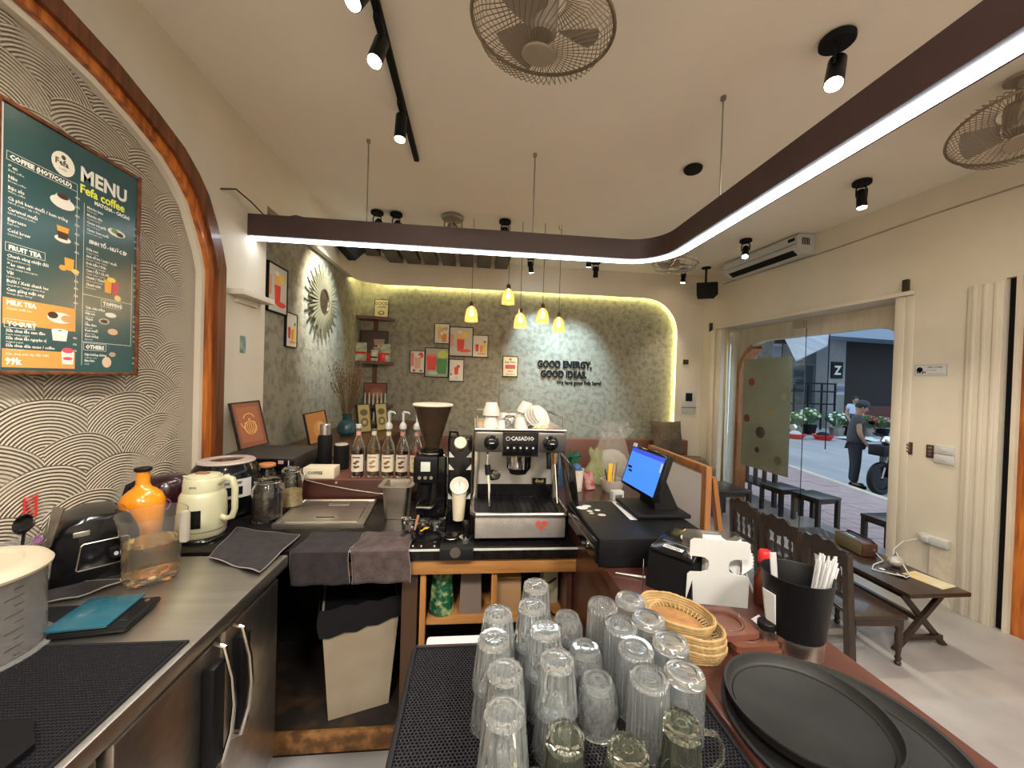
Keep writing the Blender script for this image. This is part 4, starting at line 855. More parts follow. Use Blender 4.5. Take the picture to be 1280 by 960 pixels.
# ================================================================== things on the bar top
def tray(x, y, z, R, label):
    t = thing('serving_tray', label, 'tray', (x, y, z))
    obj('tray_body', G().lathe([(0, 0), (R * .925, 0), (R * .955, .004), (R * .975, .018), (R, .020), (R * 1.0, .0235), (R * .965, .0225), (R * .935, .0065), (R * .91, .0035), (0, .0035)], 72), M['tray'], t, 50)
    obj('ring', G().torus(0, 0, .0038, R * .88, .0012, 64, 5), M['rubber'], t)
    return t
M['tray'] = mat('grey_black_tray', (.008, .0085, .0085), .6, c2=(.014, .014, .014), ns=9, bump=.05, bs=60)
tray(.655, .607, .9805, .182, 'larger lower black round serving tray on the bar corner')
tray(.620, .637, 1.0045, .132, 'smaller black round serving tray lying in the larger one')
# bread baskets
M['rattan'] = mat('rattan', (.26, .165, .065), .6, c2=(.37, .25, .11), ns=30, bump=.3, bs=120)
M['rattan_dark'] = mat('rattan_base', (.24, .115, .04), .6, c2=(.34, .17, .06), ns=40, bump=.3, bs=120)
def basket(x, y, z, label, rz):
    t = thing('rattan_basket', label, 'basket', (x, y, z), rz, 'stack of oval rattan baskets')
    a, b = .083, .061
    for k, (s, zz) in enumerate(((.90, .004), (.93, .010), (.97, .016), (1.0, .022), (1.02, .028))):
        n = 64
        obj('woven_coil', G().tube([(a * s * cos(2 * pi * i / n), b * s * sin(2 * pi * i / n), zz + .0008 * sin(16 * pi * i / n + k)) for i in range(n)], [.0036 + .0009 * (i % 2) for i in range(n)], 6, closed=True), M['rattan'], t)
    g = G(T3(0, 0, 0)).lathe([(0, 0), (.064, 0), (.064, .004), (.050, .0065), (0, .006)], 40, sy=.72); obj('woven_base', g, M['rattan_dark'], t)
    g = G()
    for i in range(40):
        q = 2 * pi * i / 40; g.tube([(.060 * cos(q), .043 * sin(q), .005), (.078 * cos(q + .05), .057 * sin(q + .05), .013)], .0018, 4)
    obj('stakes', g, M['rattan'], t, kind='stuff'); return t
rb = radians(-52)
for i, (x, y, z) in enumerate(((.520, .862, .981), (.518, .862, .997), (.515, .862, 1.013), (.498, .872, 1.034))):
    basket(x, y, z, ('bottom oval rattan basket of the stack', 'second oval rattan basket from the bottom of the stack', 'third oval rattan basket from the bottom of the stack', 'top oval rattan basket of the stack, shifted towards the till')[i], rb)
# wooden coasters
M['terracotta'] = mat('reddish_wood', (.105, .036, .022), .4, c2=(.14, .05, .03), ns=6, coat=.2)
def pad(x, y, z, rz, label):
    t = thing('wooden_pad', label, 'coaster', (x, y, z), rz, 'square wooden serving pads')
    g = G(); R_, s = .038, .056; n = 32
    ring = [(R_ * cos(2 * pi * i / n), R_ * sin(2 * pi * i / n)) for i in range(n)]
    sq = []
    for i in range(n):
        a = 2 * pi * i / n; k = s / max(abs(cos(a)), abs(sin(a))); k = min(k, s * 1.32); sq.append((k * cos(a), k * sin(a)))
    vs = [(p[0], p[1], .014) for p in ring] + [(p[0], p[1], .014) for p in sq] + [(p[0], p[1], 0) for p in sq] + [(p[0], p[1], .009) for p in ring] + [(0, 0, .009), (0, 0, 0)]
    fs = []
    for i in range(n):
        j = (i + 1) % n; fs += [(i, j, n + j, n + i), (n + i, n + j, 2 * n + j, 2 * n + i), (3 * n + i, 3 * n + j, j, i), (3 * n + j, 3 * n + i, 4 * n), (2 * n + i, 2 * n + j, 4 * n + 1)]
    g.add(vs, fs); obj('board', g, M['terracotta'], t, 25); obj('groove', G().torus(0, 0, .0145, .043, .0008, 40, 4), M['dark_wood'], t); return t
pad(.668, .860, .981, .05, 'lowest square reddish wooden pad with round recess')
pad(.664, .864, .9955, .0, 'middle square reddish wooden pad with round recess')
pad(.630, .884, 1.010, .06, 'top square reddish wooden pad with round recess')
# straw bucket
bx, by = .775, .835
t = thing('straw_bucket', 'black tapered bucket with a brushed steel foot holding straws', 'bucket', (bx, by, .9805))
obj('steel_foot', G().lathe([(0, 0), (.054, 0), (.0555, .003), (.0575, .044), (.055, .045), (0, .045)], 40), M['steel'], t)
obj('bucket_wall', G().lathe([(0, .0455), (.058, .0455), (.072, .180), (.074, .183), (.071, .183), (.069, .180), (.055, .050), (0, .050)], 48), M['black'], t)
obj('divider', G().box(-.060, .060, -.0015, .0015, .08, .15), M['black'], t, None); obj('divider', G().box(-.0015, .0015, -.058, -.0015, .08, .15), M['black'], t, None)
obj('side_label', G(RZ(190)).hull8([(.055, -.028, .045), (.0585, -.022, .045), (.0585, .0, .045), (.055, .0, .045)], [(.067, -.032, .14), (.0715, -.024, .14), (.0715, .004, .14), (.067, .004, .14)]), M['paper'], t, None)
M['straw'] = mat('clear_straw_plastic', (.85, .86, .88), .2, trans=.6, ior=1.2)
t = thing('straw_bundle', 'bundle of clear wrapped straws standing in the black bucket', 'straws', (bx, by, .9805))
g0 = None
for i in range(34):
    a = random.uniform(0, 2 * pi); r = .016 * sqrt(random.random()); x0, y0_ = .012 + r * .7 * cos(a), -.028 + r * .7 * sin(a); x1, y1_ = .066 + 1.3 * r * cos(a), -.012 + 1.3 * r * sin(a)
    o = obj('straw', G().tube([(x0, y0_, .05), (x1, y1_, .215 + random.uniform(-.01, .012))], .0022, 5), M['straw'], t)
t = thing('loose_straws', 'few clear straws standing apart at the left side of the black bucket', 'straws', (bx, by, .9805))
for i in range(5): obj('straw', G().tube([(-.04 + .003 * i, .012 + .002 * (i % 2), .05), (-.058 + .003 * i, .014, .225)], .0024, 5), M['straw'], t)
# small jar with black lid
t = thing('toothpick_jar', 'small clear jar with a black lid beside the straw bucket', 'jar', (.705, .838, .9805))
obj('jar', G().lathe([(0, 0), (.017, 0), (.018, .002), (.018, .052), (.0165, .052), (.0165, .004), (0, .004)], 24), M['glass'], t); obj('lid', G().cyl(0, 0, .0525, .068, .0195, n=24, b=.002), M['black'], t)
# sauce bottle with red cap, golden ornament, wrapper
t = thing('red_cap_bottle', 'dark bottle with a bright red cap behind the napkin holder', 'bottle', (.845, 1.02, .9805))
obj('bottle', G().lathe([(0, 0), (.024, 0), (.026, .01), (.026, .07), (.014, .10), (.012, .115), (0, .115)], 20), mat('amber_dark', (.10, .02, .01), .15, coat=.4), t); obj('cap', G().lathe([(0, .1155), (.016, .1155), (.018, .12), (.018, .145), (.014, .152), (0, .152)], 20), M['red'], t)
t = thing('golden_ornament', 'small gold and red ornament on the bar behind the straw bucket', 'ornament', (.84, .965, .9805))
obj('stand', G().cyl(0, 0, 0, .01, .018, n=16), mat('gold', (.60, .40, .12), .3, 1), t)
for i in range(7): a = 2 * pi * i / 7; obj('petal', G().tube([(0, 0, .01), (.012 * cos(a), .012 * sin(a), .03), (.024 * cos(a), .024 * sin(a), .05 + .01 * (i % 2))], [.004, .006, .002], 6), bpy.data.materials['gold'] if i % 2 else mat('red_ornament_%d' % i, (.35, .05, .03), .4), t)
tag(obj('printed_card', G(T3(.76, .925, .982) @ RZ(25) @ RX(18)).box(-.028, .028, -.02, .02, 0, .002), M['paper'], smooth=None), 'small white card lying beside the black bucket', 'card')
# napkin holder
t = thing('napkin_holder', 'white H-shaped napkin holder with chrome sides in front of the receipt printer', 'napkin holder', (.700, 1.02, .9805), radians(-13))
def hplate(sx):
    w, H_ = .083, .190
    pts = [(-w, 0), (w, 0), (w * .99, .085), (w * .9, .092), (.045, .094), (.03, .10), (.026, .115), (.028, .13), (.04, .138), (.072, .14), (.079, .146), (.079, .185), (.07, H_), (-.07, H_), (-.079, .183), (-.079, .146), (-.072, .14), (-.04, .138), (-.028, .13), (-.026, .115), (-.03, .10), (-.045, .094), (-w * .9, .092), (-w * .99, .085)]
    return pts
Mp = Matrix(((1, 0, 0, 0), (0, 0, 1, 0), (0, 1, 0, 0), (0, 0, 0, 1)))
obj('front_plate', G(RX(4) @ Mp).prism(hplate(1), -.0035, .0), M['white'], t, 25, label='white plate with side cut-outs')
obj('rear_plate', G(T3(0, .055, 0) @ RX(0) @ Mp).prism(hplate(1), -.003, 0), M['chrome_warm'], t, 25)
obj('base', G().box(-.08, .08, .002, .055, 0, .006, .002), M['black'], t)
obj('chrome_side', G().box(-.070, -.064, .006, .05, .006, .13, .002), M['chrome'], t); obj('chrome_side', G().box(.064, .070, .006, .05, .006, .13, .002), M['chrome'], t)
t2 = thing('paper_napkins', 'white paper napkins packed in the white holder', 'napkins', (.700, 1.02, .9805), radians(-13))
for i in range(9): obj('napkin', G().box(-.026, .026, .010 + i * .0042, .0128 + i * .0042, .008, .170 + .012 * sin(i * 1.7)), M['paper'], t2, None)
for i in range(10):
    a = radians(-60 + i * 13); obj('napkin', G(T3(.05, .02 + .002 * i, .125) @ RY(50 - i * 9)).box(0, .05, 0, .001, -.025, .03), M['paper'], t2, None)
# receipt printer
t = thing('receipt_printer', 'black receipt printer with a pale green round sticker on top', 'printer', (.655, 1.13, .9805), radians(-52))
obj('body', G().hull8([(-.068, -.088, 0), (.068, -.088, 0), (.068, .088, 0), (-.068, .088, 0)], [(-.066, -.078, .105), (.066, -.078, .105), (.068, .088, .13), (-.068, .088, .13)]), M['black'], t, None)
Mt = T3(0, 0, .1185) @ RX(8.9)
obj('cover', G(Mt).box(-.067, .067, -.078, .083, .0, .012, .006), M['black_gloss'], t); obj('paper_slot', G(Mt).box(-.05, .05, -.012, -.002, .0121, .0126), M['rubber'], t, None)
obj('slot_edge', G(Mt).box(-.05, .05, -.018, -.014, .012, .0135), M['steel_dull'], t, None)
obj('white_label', G(Mt).box(-.035, .025, -.052, -.036, .0122, .0128), M['paper'], t, None); obj('label_text', G(Mt).text('PRINTER', .012, -.03, -.049, .0131, bold=.0003), M['black_matt'], t, None)
obj('green_sticker', G(Mt).cyl(.01, .042, .0121, .0128, .027, n=24), mat('pale_green_print', (.50, .56, .42), .6, c2=(.25, .35, .22), ns=60), t, None)
tag(obj('white_cable', G().tube([(.92, 1.36, .99), (.86, 1.25, 1.02), (.83, 1.18, 1.09), (.79, 1.14, 1.13), (.80, 1.08, 1.11), (.84, 1.05, .99)], .003, 6), M['white']), 'white cable looping over the right side of the receipt printer', 'cable')
tag(obj('bill_spike', G().lathe([(0, 0), (.028, 0), (.027, .003), (.010, .009), (.0014, .012), (.0009, .125), (0, .127)], 24, .49, 1.035, .9805), M['chrome']), 'steel bill spike with a round foot standing between the baskets and the printer', 'bill spike')
tag(obj('white_pen', G().tube([(.475, 1.20, .985), (.56, 1.165, .986)], [.0015, .004], 8), M['white']), 'white pen lying in front of the cash drawer', 'pen')
# cash drawer and till
t = thing('cash_drawer', 'black metal cash drawer with stickers and a round lock on the bar', 'cash drawer', (.43, 1.235, .9805))
obj('housing', G().box(0, .40, .0, .40, .004, .10, .004), M['black'], t); obj('drawer_front', G().box(-.008, 0, .012, .385, .012, .088, .003), M['black_gloss'], t)
obj('lock', G(T3(-.008, .09, .045) @ RY(-90)).cyl(0, 0, 0, .008, .011, n=18, b=.001), M['chrome'], t)
obj('bumper_strip', G().box(-.010, -.008, .03, .36, .055, .062), M['steel_dull'], t, None)
for (x, y, r, c) in ((.03, .31, .020, (.65, .65, .62)), (.055, .33, .015, (.65, .65, .62)), (.05, .27, .010, (.60, .60, .50)), (.085, .28, .010, (.6, .62, .55)), (.05, .245, .008, (.6, .6, .5)), (.085, .225, .013, (.60, .45, .42))):
    obj('sticker', G().disc(x, y, .1004, r * 1.2, r), pm_(c), t, None)
obj('white_strip', G(T3(.195, .28, .1004) @ RZ(-2)).box(-.014, .014, -.11, .11, 0, .0006), M['paper'], t, None)
tag(obj('stacked_notes', G(T3(.70, 1.50, 1.081) @ RZ(4)).box(-.07, .05, -.07, .10, 0, .004, .001), mat('dark_folder', (.05, .055, .05), .5)), 'dark folder with pale notes lying on the cash drawer before the till', 'folder')
for dx, dy, lab in ((-.03, .05, 'pale green slip of paper at the far end of the dark folder'), (.0, -.045, 'pale green slip of paper at the near end of the dark folder')):
    tag(obj('paper_slip', G(T3(.70 + dx, 1.50 + dy, 1.0855) @ RZ(20)).box(-.025, .025, -.012, .012, 0, .001), pm_((.50, .52, .36)), smooth=None), lab, 'paper')
Ms = T3(.715, 1.53, 1.238) @ RZ(-86) @ RX(-18)   # local: screen faces -y, width along x
t = thing('till_screen', 'black touch-screen till with a bright blue display on a slanted stand', 'till', M=Ms)
obj('bezel', G().box(-.142, .142, -.010, .018, -.092, .092, .008), M['black_gloss'], t)
obj('display', G().box(-.128, .128, -.0108, -.0102, -.078, .078), mat('screen_blue', (.02, .08, .4), .3, emit=.62, ecol=(.06, .24, .95)), t, None, label='bright blue display')
obj('title_bar', G().box(-.128, .128, -.0112, -.0109, .060, .078), mat('screen_dark_blue', (.03, .06, .5), .3, emit=.45, ecol=(.04, .07, .55)), t, None)
obj('screen_marks', G().box(-.12, -.085, -.0112, -.0109, -.012, -.002).box(-.105, -.075, -.0112, -.0109, -.026, -.018), M['black'], t, None, kind='stuff')
obj('white_tag', G().box(-.13, -.10, -.013, -.0105, .082, .098), M['paper'], t, None); obj('edge_sticker', G().box(.118, .126, -.013, -.011, .02, .055), M['paper'], t, None)
Mi = Ms.inverted()
obj('stand_neck', G(Mi).hull8([(.73, 1.46, 1.10), (.83, 1.46, 1.10), (.83, 1.60, 1.10), (.73, 1.60, 1.10)], [(.735, 1.48, 1.27), (.755, 1.48, 1.27), (.755, 1.58, 1.27), (.735, 1.58, 1.27)]), M['black'], t, None)
obj('stand_foot', G(Mi).box(.63, .85, 1.40, 1.62, 1.083, 1.10, .006), M['black'], t)
tag(obj('flat_panel', G(T3(.475, 1.74, .981) @ RZ(-4) @ RY(-8)).box(-.006, .006, -.17, .17, 0, .26, .004), M['black_gloss']), 'thin black panel standing on edge between espresso machine and till', 'panel')
# clutter behind the till
t = thing('cable_coil', 'tangled coil of cream cable lying on the bar behind the cash drawer', 'cable', (.70, 1.80, .983))
for i in range(7): obj('coil', G(T3(.008 * cos(i * 2), .006 * sin(i * 3), .004 + .0035 * i) @ RX(random.uniform(-5, 5)) @ RY(random.uniform(-5, 5))).torus(0, 0, 0, .050 + .006 * (i % 4), .0024, 32, 5, sx=1.25), pm_((.56, .50, .28)) if i % 3 else M['white'], t)
t = thing('white_charger', 'white square charger box standing beside the tangled cable', 'charger', (.745, 1.90, .981), radians(10))
obj('body', G().box(-.032, .032, -.018, .018, 0, .07, .006), M['white'], t); obj('dark_face', G().box(-.02, .02, -.0195, -.018, .018, .052, .001), M['steel_dull'], t)
t = thing('plant_pot', 'grey round pot holding a yellow tag and pens behind the till', 'pot', (.80, 2.12, .981))
obj('pot', G().lathe([(0, 0), (.045, 0), (.062, .03), (.065, .065), (.066, .07), (.058, .07), (.055, .035), (0, .03)], 28), mat('stone_grey', (.36, .31, .26), .7), t)
obj('yellow_tag', G(T3(-.02, -.01, .05) @ RY(3)).box(-.011, .011, -.003, .003, 0, .11, .001), M['yellow'], t)
for i in range(5): obj('pen', G().tube([(.01 * i - .02, .01, .04), (.018 * i - .035, .02, .12 + .01 * i)], .0035, 6), [M['black'], M['red'], M['white'], M['yellow'], M['steel_dull']][i], t)
t = thing('clear_bag', 'large translucent plastic bag of supplies at the far end of the bar', 'bag', (.88, 2.36, .981))
g = G().grid(lambda u, v: ((.15 - .09 * v) * cos(2 * pi * u) * (1 + .12 * sin(7 * 2 * pi * u + 5 * v)), (.11 - .06 * v) * sin(2 * pi * u) * (1 + .12 * cos(5 * 2 * pi * u)), .30 * v + .015 * sin(9 * u * pi)), 40, 8)
obj('bag_film', g, mat('bag_film', (.50, .48, .44), .12, alpha=.20), t, 60); obj('contents', G().ball(0, 0, .10, .11, 12, 1, .7, .9), mat('pale_contents', (.22, .19, .14), .8, c2=(.36, .33, .27), ns=12), t)
for i in range(3): obj('crumpled_top', G(T3(-.02 + .04 * i, 0, .29) @ RY(-40 + 40 * i)).grid(lambda u, v: ((u - .5) * .08, .01 * sin(9 * u + i), v * .08 + .01 * sin(7 * u)), 6, 4), bpy.data.materials['bag_film'], t, 60)
t = thing('paper_cup', 'printed paper cup with dark blue contents behind the espresso machine side', 'cup', (.60, 2.14, .981))
obj('cup', G().lathe([(0, 0), (.030, 0), (.040, .12), (.042, .122), (.038, .12), (.028, .004), (0, .004)], 24), mat('cup_print', (.62, .55, .48), .6, c2=(.35, .28, .24), ns=25, lo=.55, hi=.7), t); obj('contents', G().ball(0, 0, .125, .028, 10), pm_((.03, .10, .25)), t)
tag(obj('red_packet', G(T3(.68, 2.16, .981) @ RZ(20) @ RX(-12)).hull8([(-.03, -.02, 0), (.03, -.02, 0), (.03, .02, 0), (-.03, .02, 0)], [(-.03, -.004, .10), (.03, -.004, .10), (.03, .004, .10), (-.03, .004, .10)]), mat('dull_red', (.26, .02, .03), .5, c2=(.40, .25, .22), ns=30), smooth=None), 'crumpled red packet right of the printed paper cup', 'packet')
t = thing('yellow_bag', 'yellow and clear plastic bag standing behind the grey pot', 'bag', (.76, 2.30, .981))
obj('bag', G().grid(lambda u, v: ((.055 + .02 * sin(6 * v) - .01 * v) * cos(2 * pi * u) * (1 + .2 * sin(10 * pi * u + 4 * v)), .04 * sin(2 * pi * u), (.20 + .02 * sin(14 * pi * u)) * v), 24, 6), mat('yellow_film', (.34, .36, .08), .3, alpha=.5, c2=(.40, .42, .30), ns=20), t, 60)
t = thing('green_plant', 'small dark green plant in a tin behind the espresso machine', 'plant', (.60, 2.38, .981))
obj('tin', G().cyl(0, 0, 0, .09, .035, n=20), M['steel_dull'], t)
for i in range(9): a = 2.4 * i; obj('leaf', G(T3(0, 0, .09) @ RZ(a * 57.3) @ RY(38 + 8 * (i % 3))).grid(lambda u, v: ((v - .5) * .05 * sin(pi * min(u + .05, 1)), .006 * sin(pi * v), u * .12), 5, 2), mat('dark_leaf', (.02, .10, .06), .5) if i == 0 else bpy.data.materials['dark_leaf'], t, 60)
tag(obj('water_bottle', G().lathe([(0, 0), (.033, 0), (.034, .02), (.034, .15), (.014, .19), (.014, .21), (0, .21)], 20, .52, 2.25, .981), mat('blue_plastic', (.10, .20, .38), .2, trans=.5)), 'bluish plastic bottle just right of the espresso machine', 'bottle')
# whiteboard easel
M['easel'] = wood('easel_wood', (.17, .065, .018), (.27, .11, .032), 'z', .45)
t = thing('whiteboard_easel', 'whiteboard in an orange-brown wood frame standing at the outer side of the bar', 'whiteboard', (1.02, 1.56, 0))
b = .035
obj('board', G().box(-.006, .006, b, .56 - b, .30, 1.22), mat('whiteboard', (.62, .59, .57), .35), t, None)
for (y0_, y1_, z0, z1) in ((0, b, 0, 1.25), (.56 - b, .56, 0, 1.25), (b, .56 - b, 1.215, 1.25), (b, .56 - b, .27, .305)): obj('frame_rail', G().box(-.014, .014, y0_, y1_, z0, z1, .003), M['easel'], t)
for y0_ in (.0, .525): obj('rear_leg', G(T3(.016, y0_, 1.2) @ RY(-9)).box(0, .02, 0, .03, -1.21, 0), M['easel'], t, None)
# ================================================================== steel counter objects
ZC = .8805
# big milky tub at the near left
t = thing('plastic_tub', 'milky plastic measuring tub with a cream lid at the near left', 'tub', (-1.215, 1.05, ZC))
obj('tub_wall', G().lathe([(0, 0), (.150, 0), (.151, .006), (.136, .009), (.134, .20), (.137, .205), (.131, .205), (.129, .01), (0, .006)], 48, sx=1, sy=1), M['plastic_milky'], t)
obj('lid', G().lathe([(0, .222), (.092, .222), (.098, .228), (.116, .230), (.136, .222), (.146, .210), (.144, .203), (.137, .206), (0, .206)], 48), mat('cream_lid', (.42, .34, .25), .5), t)
g = G()
for i in range(9): g.box(.1345, .1355, -.02 - .02 * (i % 2), 0, .02 + i * .02, .022 + i * .02)
obj('graduation_marks', g, M['steel_dull'], t, None, kind='stuff')
# cup of utensils behind
t = thing('utensil_jug', 'clear plastic jug full of ladles behind the milky tub', 'jug', (-1.36, 1.30, ZC))
obj('jug', G().lathe([(0, 0), (.045, 0), (.058, .17), (.061, .175), (.056, .173), (.043, .004), (0, .004)], 28), M['plastic_milky'], t)
obj('spout_handle', G().tube([(.056, 0, .16), (.085, 0, .155), (.09, 0, .12), (.085, 0, .07), (.052, 0, .05)], .006, 8), M['plastic_milky'], t)
t = thing('black_ladle', 'black ladle standing bowl up in the clear jug', 'ladle', (-1.36, 1.30, ZC))
obj('shaft', G().tube([(.0, .0, .006), (-.01, .03, .20)], .004, 6), M['black'], t); obj('bowl', G(T3(-.012, .035, .225) @ RX(70)).lathe([(0, -.012), (.02, -.008), (.030, .006), (.028, .008), (.018, -.004), (0, -.008)], 22), M['black_gloss'], t)
tag(obj('spatula', G(T3(-1.35, 1.32, ZC + .006) @ RX(-9) @ RY(10)).box(-.012, .012, -.003, .003, 0, .15).box(-.016, .016, -.002, .002, .15, .27), M['steel_dull'], smooth=None), 'dull metal spatula leaning in the clear jug', 'spatula')
t = thing('whisk', 'thin wire whisk with a dark handle leaning towards the black blender', 'whisk', (-1.345, 1.31, ZC + .006))
for i in range(6): a = pi * i / 6; obj('wire', G(T3(0, 0, .12) @ RX(-12) @ RY(18)).tube([(.018 * sin(pi * k / 8) * cos(a), .018 * sin(pi * k / 8) * sin(a), .13 * k / 8) for k in range(9)], .0011, 4), M['chrome_warm'], t)
obj('grip', G().tube([(0, 0, 0), (.035, .025, .12)], .006, 8), M['black'], t)
tag(obj('purple_spoon', G(T3(-1.30, 1.30, ZC + .19) @ RX(75)).torus(0, 0, 0, .010, .003, 20, 6), mat('purple', (.20, .05, .22), .4)), 'small purple ring-shaped handle at the rim of the clear jug', 'scoop')
g = G(LW(1.5, 1.105, -1.528))
for x in (-.02, .016): g.tube([(x, -.038, .004), (x, .038, .004)], .0025, 6)
for i in range(7): g.tube([(-.024, -.035 + i * .0115, .004), (.022, -.035 + i * .0115, .004)], .0018, 5)
tag(obj('red_wall_rack', g, M['red']), 'small red plastic ladder-shaped rack on the combed plaster above the ladle', 'rack')
# black blender base
t = thing('blender_base', 'black domed blender motor base with a silver outlined control panel', 'blender', (-1.325, 1.50, ZC), radians(46))
pr = [(-.115, 0), (.115, 0), (.118, .06), (.105, .15), (.085, .195), (.045, .218), (-.02, .222), (-.07, .205), (-.10, .16), (-.118, .06)]
Mq = Matrix(((1, 0, 0, 0), (0, 0, 1, 0), (0, 1, 0, 0), (0, 0, 0, 1)))
g = G(); k = len(pr); ys = [(-.105, .90), (-.095, .98), (-.05, 1.0), (.05, 1.0), (.095, .98), (.105, .9)]
vs = [(x * s, y, .002 + z * s) for y, s in ys for x, z in pr]; g.add(vs, [tuple(range(k)), tuple(range((len(ys) - 1) * k, len(ys) * k))] + [(r * k + i, r * k + (i + 1) % k, (r + 1) * k + (i + 1) % k, (r + 1) * k + i) for r in range(len(ys) - 1) for i in range(k)])
obj('housing', g, M['black_gloss'], t, 50)
Mf = T3(.015, -.108, .085) @ Matrix.Diagonal((.82, 1, .9, 1))
obj('panel_outline', G(Mf).tube([(-.07, 0, -.045), (.07, 0, -.045), (.075, 0, -.04), (.075, .003, .045), (.07, .004, .05), (-.055, .004, .05), (-.062, 0, .045), (-.075, 0, -.04)], .0025, 6, closed=True), M['steel'], t)
obj('dial', G(Mf @ RX(90)).cyl(.035, 0, 0, .022, .024, .020, n=24, b=.003), M['black'], t); obj('dial_cap', G(Mf @ RX(90)).cyl(.035, 0, .022, .027, .007, n=14), M['white'], t)
obj('latch', G(T3(-.03, -.10, .165)).box(-.025, .015, -.006, .004, -.008, .010, .003), M['steel'], t)
# cloth, black slab, scale
def sheet(name, f, nu, nv, m, th=.004, kind=None, parent=None):
    g = G(); g.grid(f, nu, nv); o = obj(name, g, m, parent, 60)
    md = o.modifiers.new('thick', 'SOLIDIFY'); md.thickness = th; md.offset = 1; return o
M['cloth'] = mat('dark_grey_towel', (.015, .012, .014), .95, c2=(.026, .021, .024), ns=25, bump=.6, bs=220)
M['cloth_pink'] = mat('rosy_grey_towel', (.050, .036, .036), .95, c2=(.090, .066, .064), ns=25, bump=.6, bs=220)
M['hem'] = mat('pale_hem', (.20, .18, .18), .9)
def flat_cloth(P, z, label, wav=.006):
    f = lambda u, v: tuple(Vector((*(Vector(P[0]).lerp(Vector(P[1]), u)).lerp(Vector(P[3]).lerp(Vector(P[2]), u), v), z + wav * (.55 + .5 * sin(9 * u + 4 * v) * sin(5 * v + 2 * u)))))
    t = thing('towel', label, 'towel', (0, 0, 0))
    sheet('fabric', f, 18, 14, M['cloth'], .003, parent=t)
    e = [f(i / 14, 0) for i in range(15)] + [f(1, i / 14) for i in range(1, 15)] + [f(1 - i / 14, 1) for i in range(1, 15)] + [f(0, 1 - i / 14) for i in range(1, 14)]
    obj('hem', G().tube([(x, y, zz + .0015) for x, y, zz in e], .0022, 5, closed=True), M['hem'], t); return t
flat_cloth([(-1.40, 1.24), (-1.20, 1.31), (-1.14, 1.42), (-1.38, 1.40)], ZC + .001, 'crumpled dark grey towel lying under the front of the blender base')
flat_cloth([(-.985, 1.57), (-.735, 1.44), (-.74, 1.77), (-1.05, 1.855)], ZC + .001, 'dark grey towel with pale hem spread flat on the counter corner', .010)
tag(obj('black_slab', G(T3(-1.19, 1.20, ZC) @ RZ(4)).box(-.09, .055, -.06, .065, 0, .006, .002), M['black_matt']), 'flat black pad half under the teal scale', 'pad')
t = thing('kitchen_scale', 'kitchen scale with a teal weighing plate and black base', 'scale', (-1.028, 1.195, ZC), radians(9))
obj('base', G().box(-.075, .100, -.078, .078, .002, .019, .007), M['black'], t); obj('weighing_plate', G().box(-.085, .055, -.075, .085, .0195, .0275, .003), mat('teal_plate', (.012, .075, .11), .25, coat=.3), t)
obj('display', G().box(.062, .088, -.05, .03, .0191, .0197), M['black_gloss'], t, None); obj('button', G().cyl(.075, .055, .019, .0215, .006, n=14), M['steel_dull'], t)
for x in (-.06, .085):
    for y in (-.06, .06): obj('foot', G().cyl(x, y, 0, .003, .008, n=12), M['rubber'], t)
# black grate tray at lower left
t = thing('black_tray', 'dark rounded grate tray at the lower left corner of the steel counter', 'tray', (-.99, .69, .8875))
obj('rim', G().prism([(-.19, -.15), (.17, -.14), (.195, -.11), (.20, .10), (.14, .155), (-.2, .16)], 0, .012), M['black'], t, None)
obj('dish', G(T3(.03, -.02, .012)).lathe([(0, .002), (.05, .001), (.085, .006), (.10, .014), (.11, .014), (.112, 0), (0, 0)], 36), M['steel_dull'], t)
obj('dish_hole', G(T3(.03, -.02, .0145)).lathe([(0, .0), (.045, 0), (.045, .001), (0, .001)], 28), M['black_matt'], t)
# pitcher
t = thing('water_pitcher', 'clear plastic pitcher half full of yellowish liquid and chopped pieces', 'pitcher', (-1.088, 1.44, ZC))
P8 = lambda a, z: 1 + .035 * cos(4 * a)
obj('pitcher_wall', G().lathe([(0, 0), (.073, 0), (.077, .01), (.081, .15), (.094, .20), (.098, .225), (.0955, .225), (.091, .20), (.0785, .15), (.0745, .012), (0, .006)], 48, mod=P8), M['plastic_clear'], t)
obj('handle', G().box(.090, .118, -.012, .012, .120, .232, .009), mat('pitcher_handle', (.52, .48, .42), .2, trans=.4, alpha=.85), t)
t2 = thing('pitcher_drink', 'yellowish liquid with chopped pieces inside the clear pitcher', 'drink', (-1.088, 1.44, ZC))
obj('liquid', G().lathe([(0, .03), (.0715, .03), (.074, .05), (.0765, .128), (0, .128)], 40, mod=lambda a, z: 1 + .03 * cos(4 * a)), mat('yellow_liquid', (.66, .50, .20), .02, trans=.95, ior=1.33), t2)
g = G()
for i in range(46): a = random.uniform(0, 2 * pi); r = .07 * sqrt(random.random()); g.ball(r * cos(a), r * sin(a), random.uniform(.012, .030), random.uniform(.008, .014), 6, sz=.6)
obj('chopped_pieces', g, mat('chopped_pieces', (.45, .33, .16), .5, c2=(.22, .12, .06), ns=30), t2, kind='stuff')
t = thing('orange_bottle', 'round-bellied orange bottle with a black cap by the combed wall', 'bottle', (-1.350, 1.735, ZC))
obj('bottle', G().lathe([(0, 0), (.050, 0), (.066, .03), (.070, .11), (.074, .145), (.072, .175), (.062, .20), (.044, .218), (.028, .230), (.0225, .245), (.0215, .295), (0, .295)], 32), mat('orange_glaze', (.62, .20, .005), .22, c2=(.72, .27, .01), ns=6, coat=.5), t)
obj('cap', G().cyl(0, 0, .2952, .31, .029, n=24, b=.003), M['black'], t)
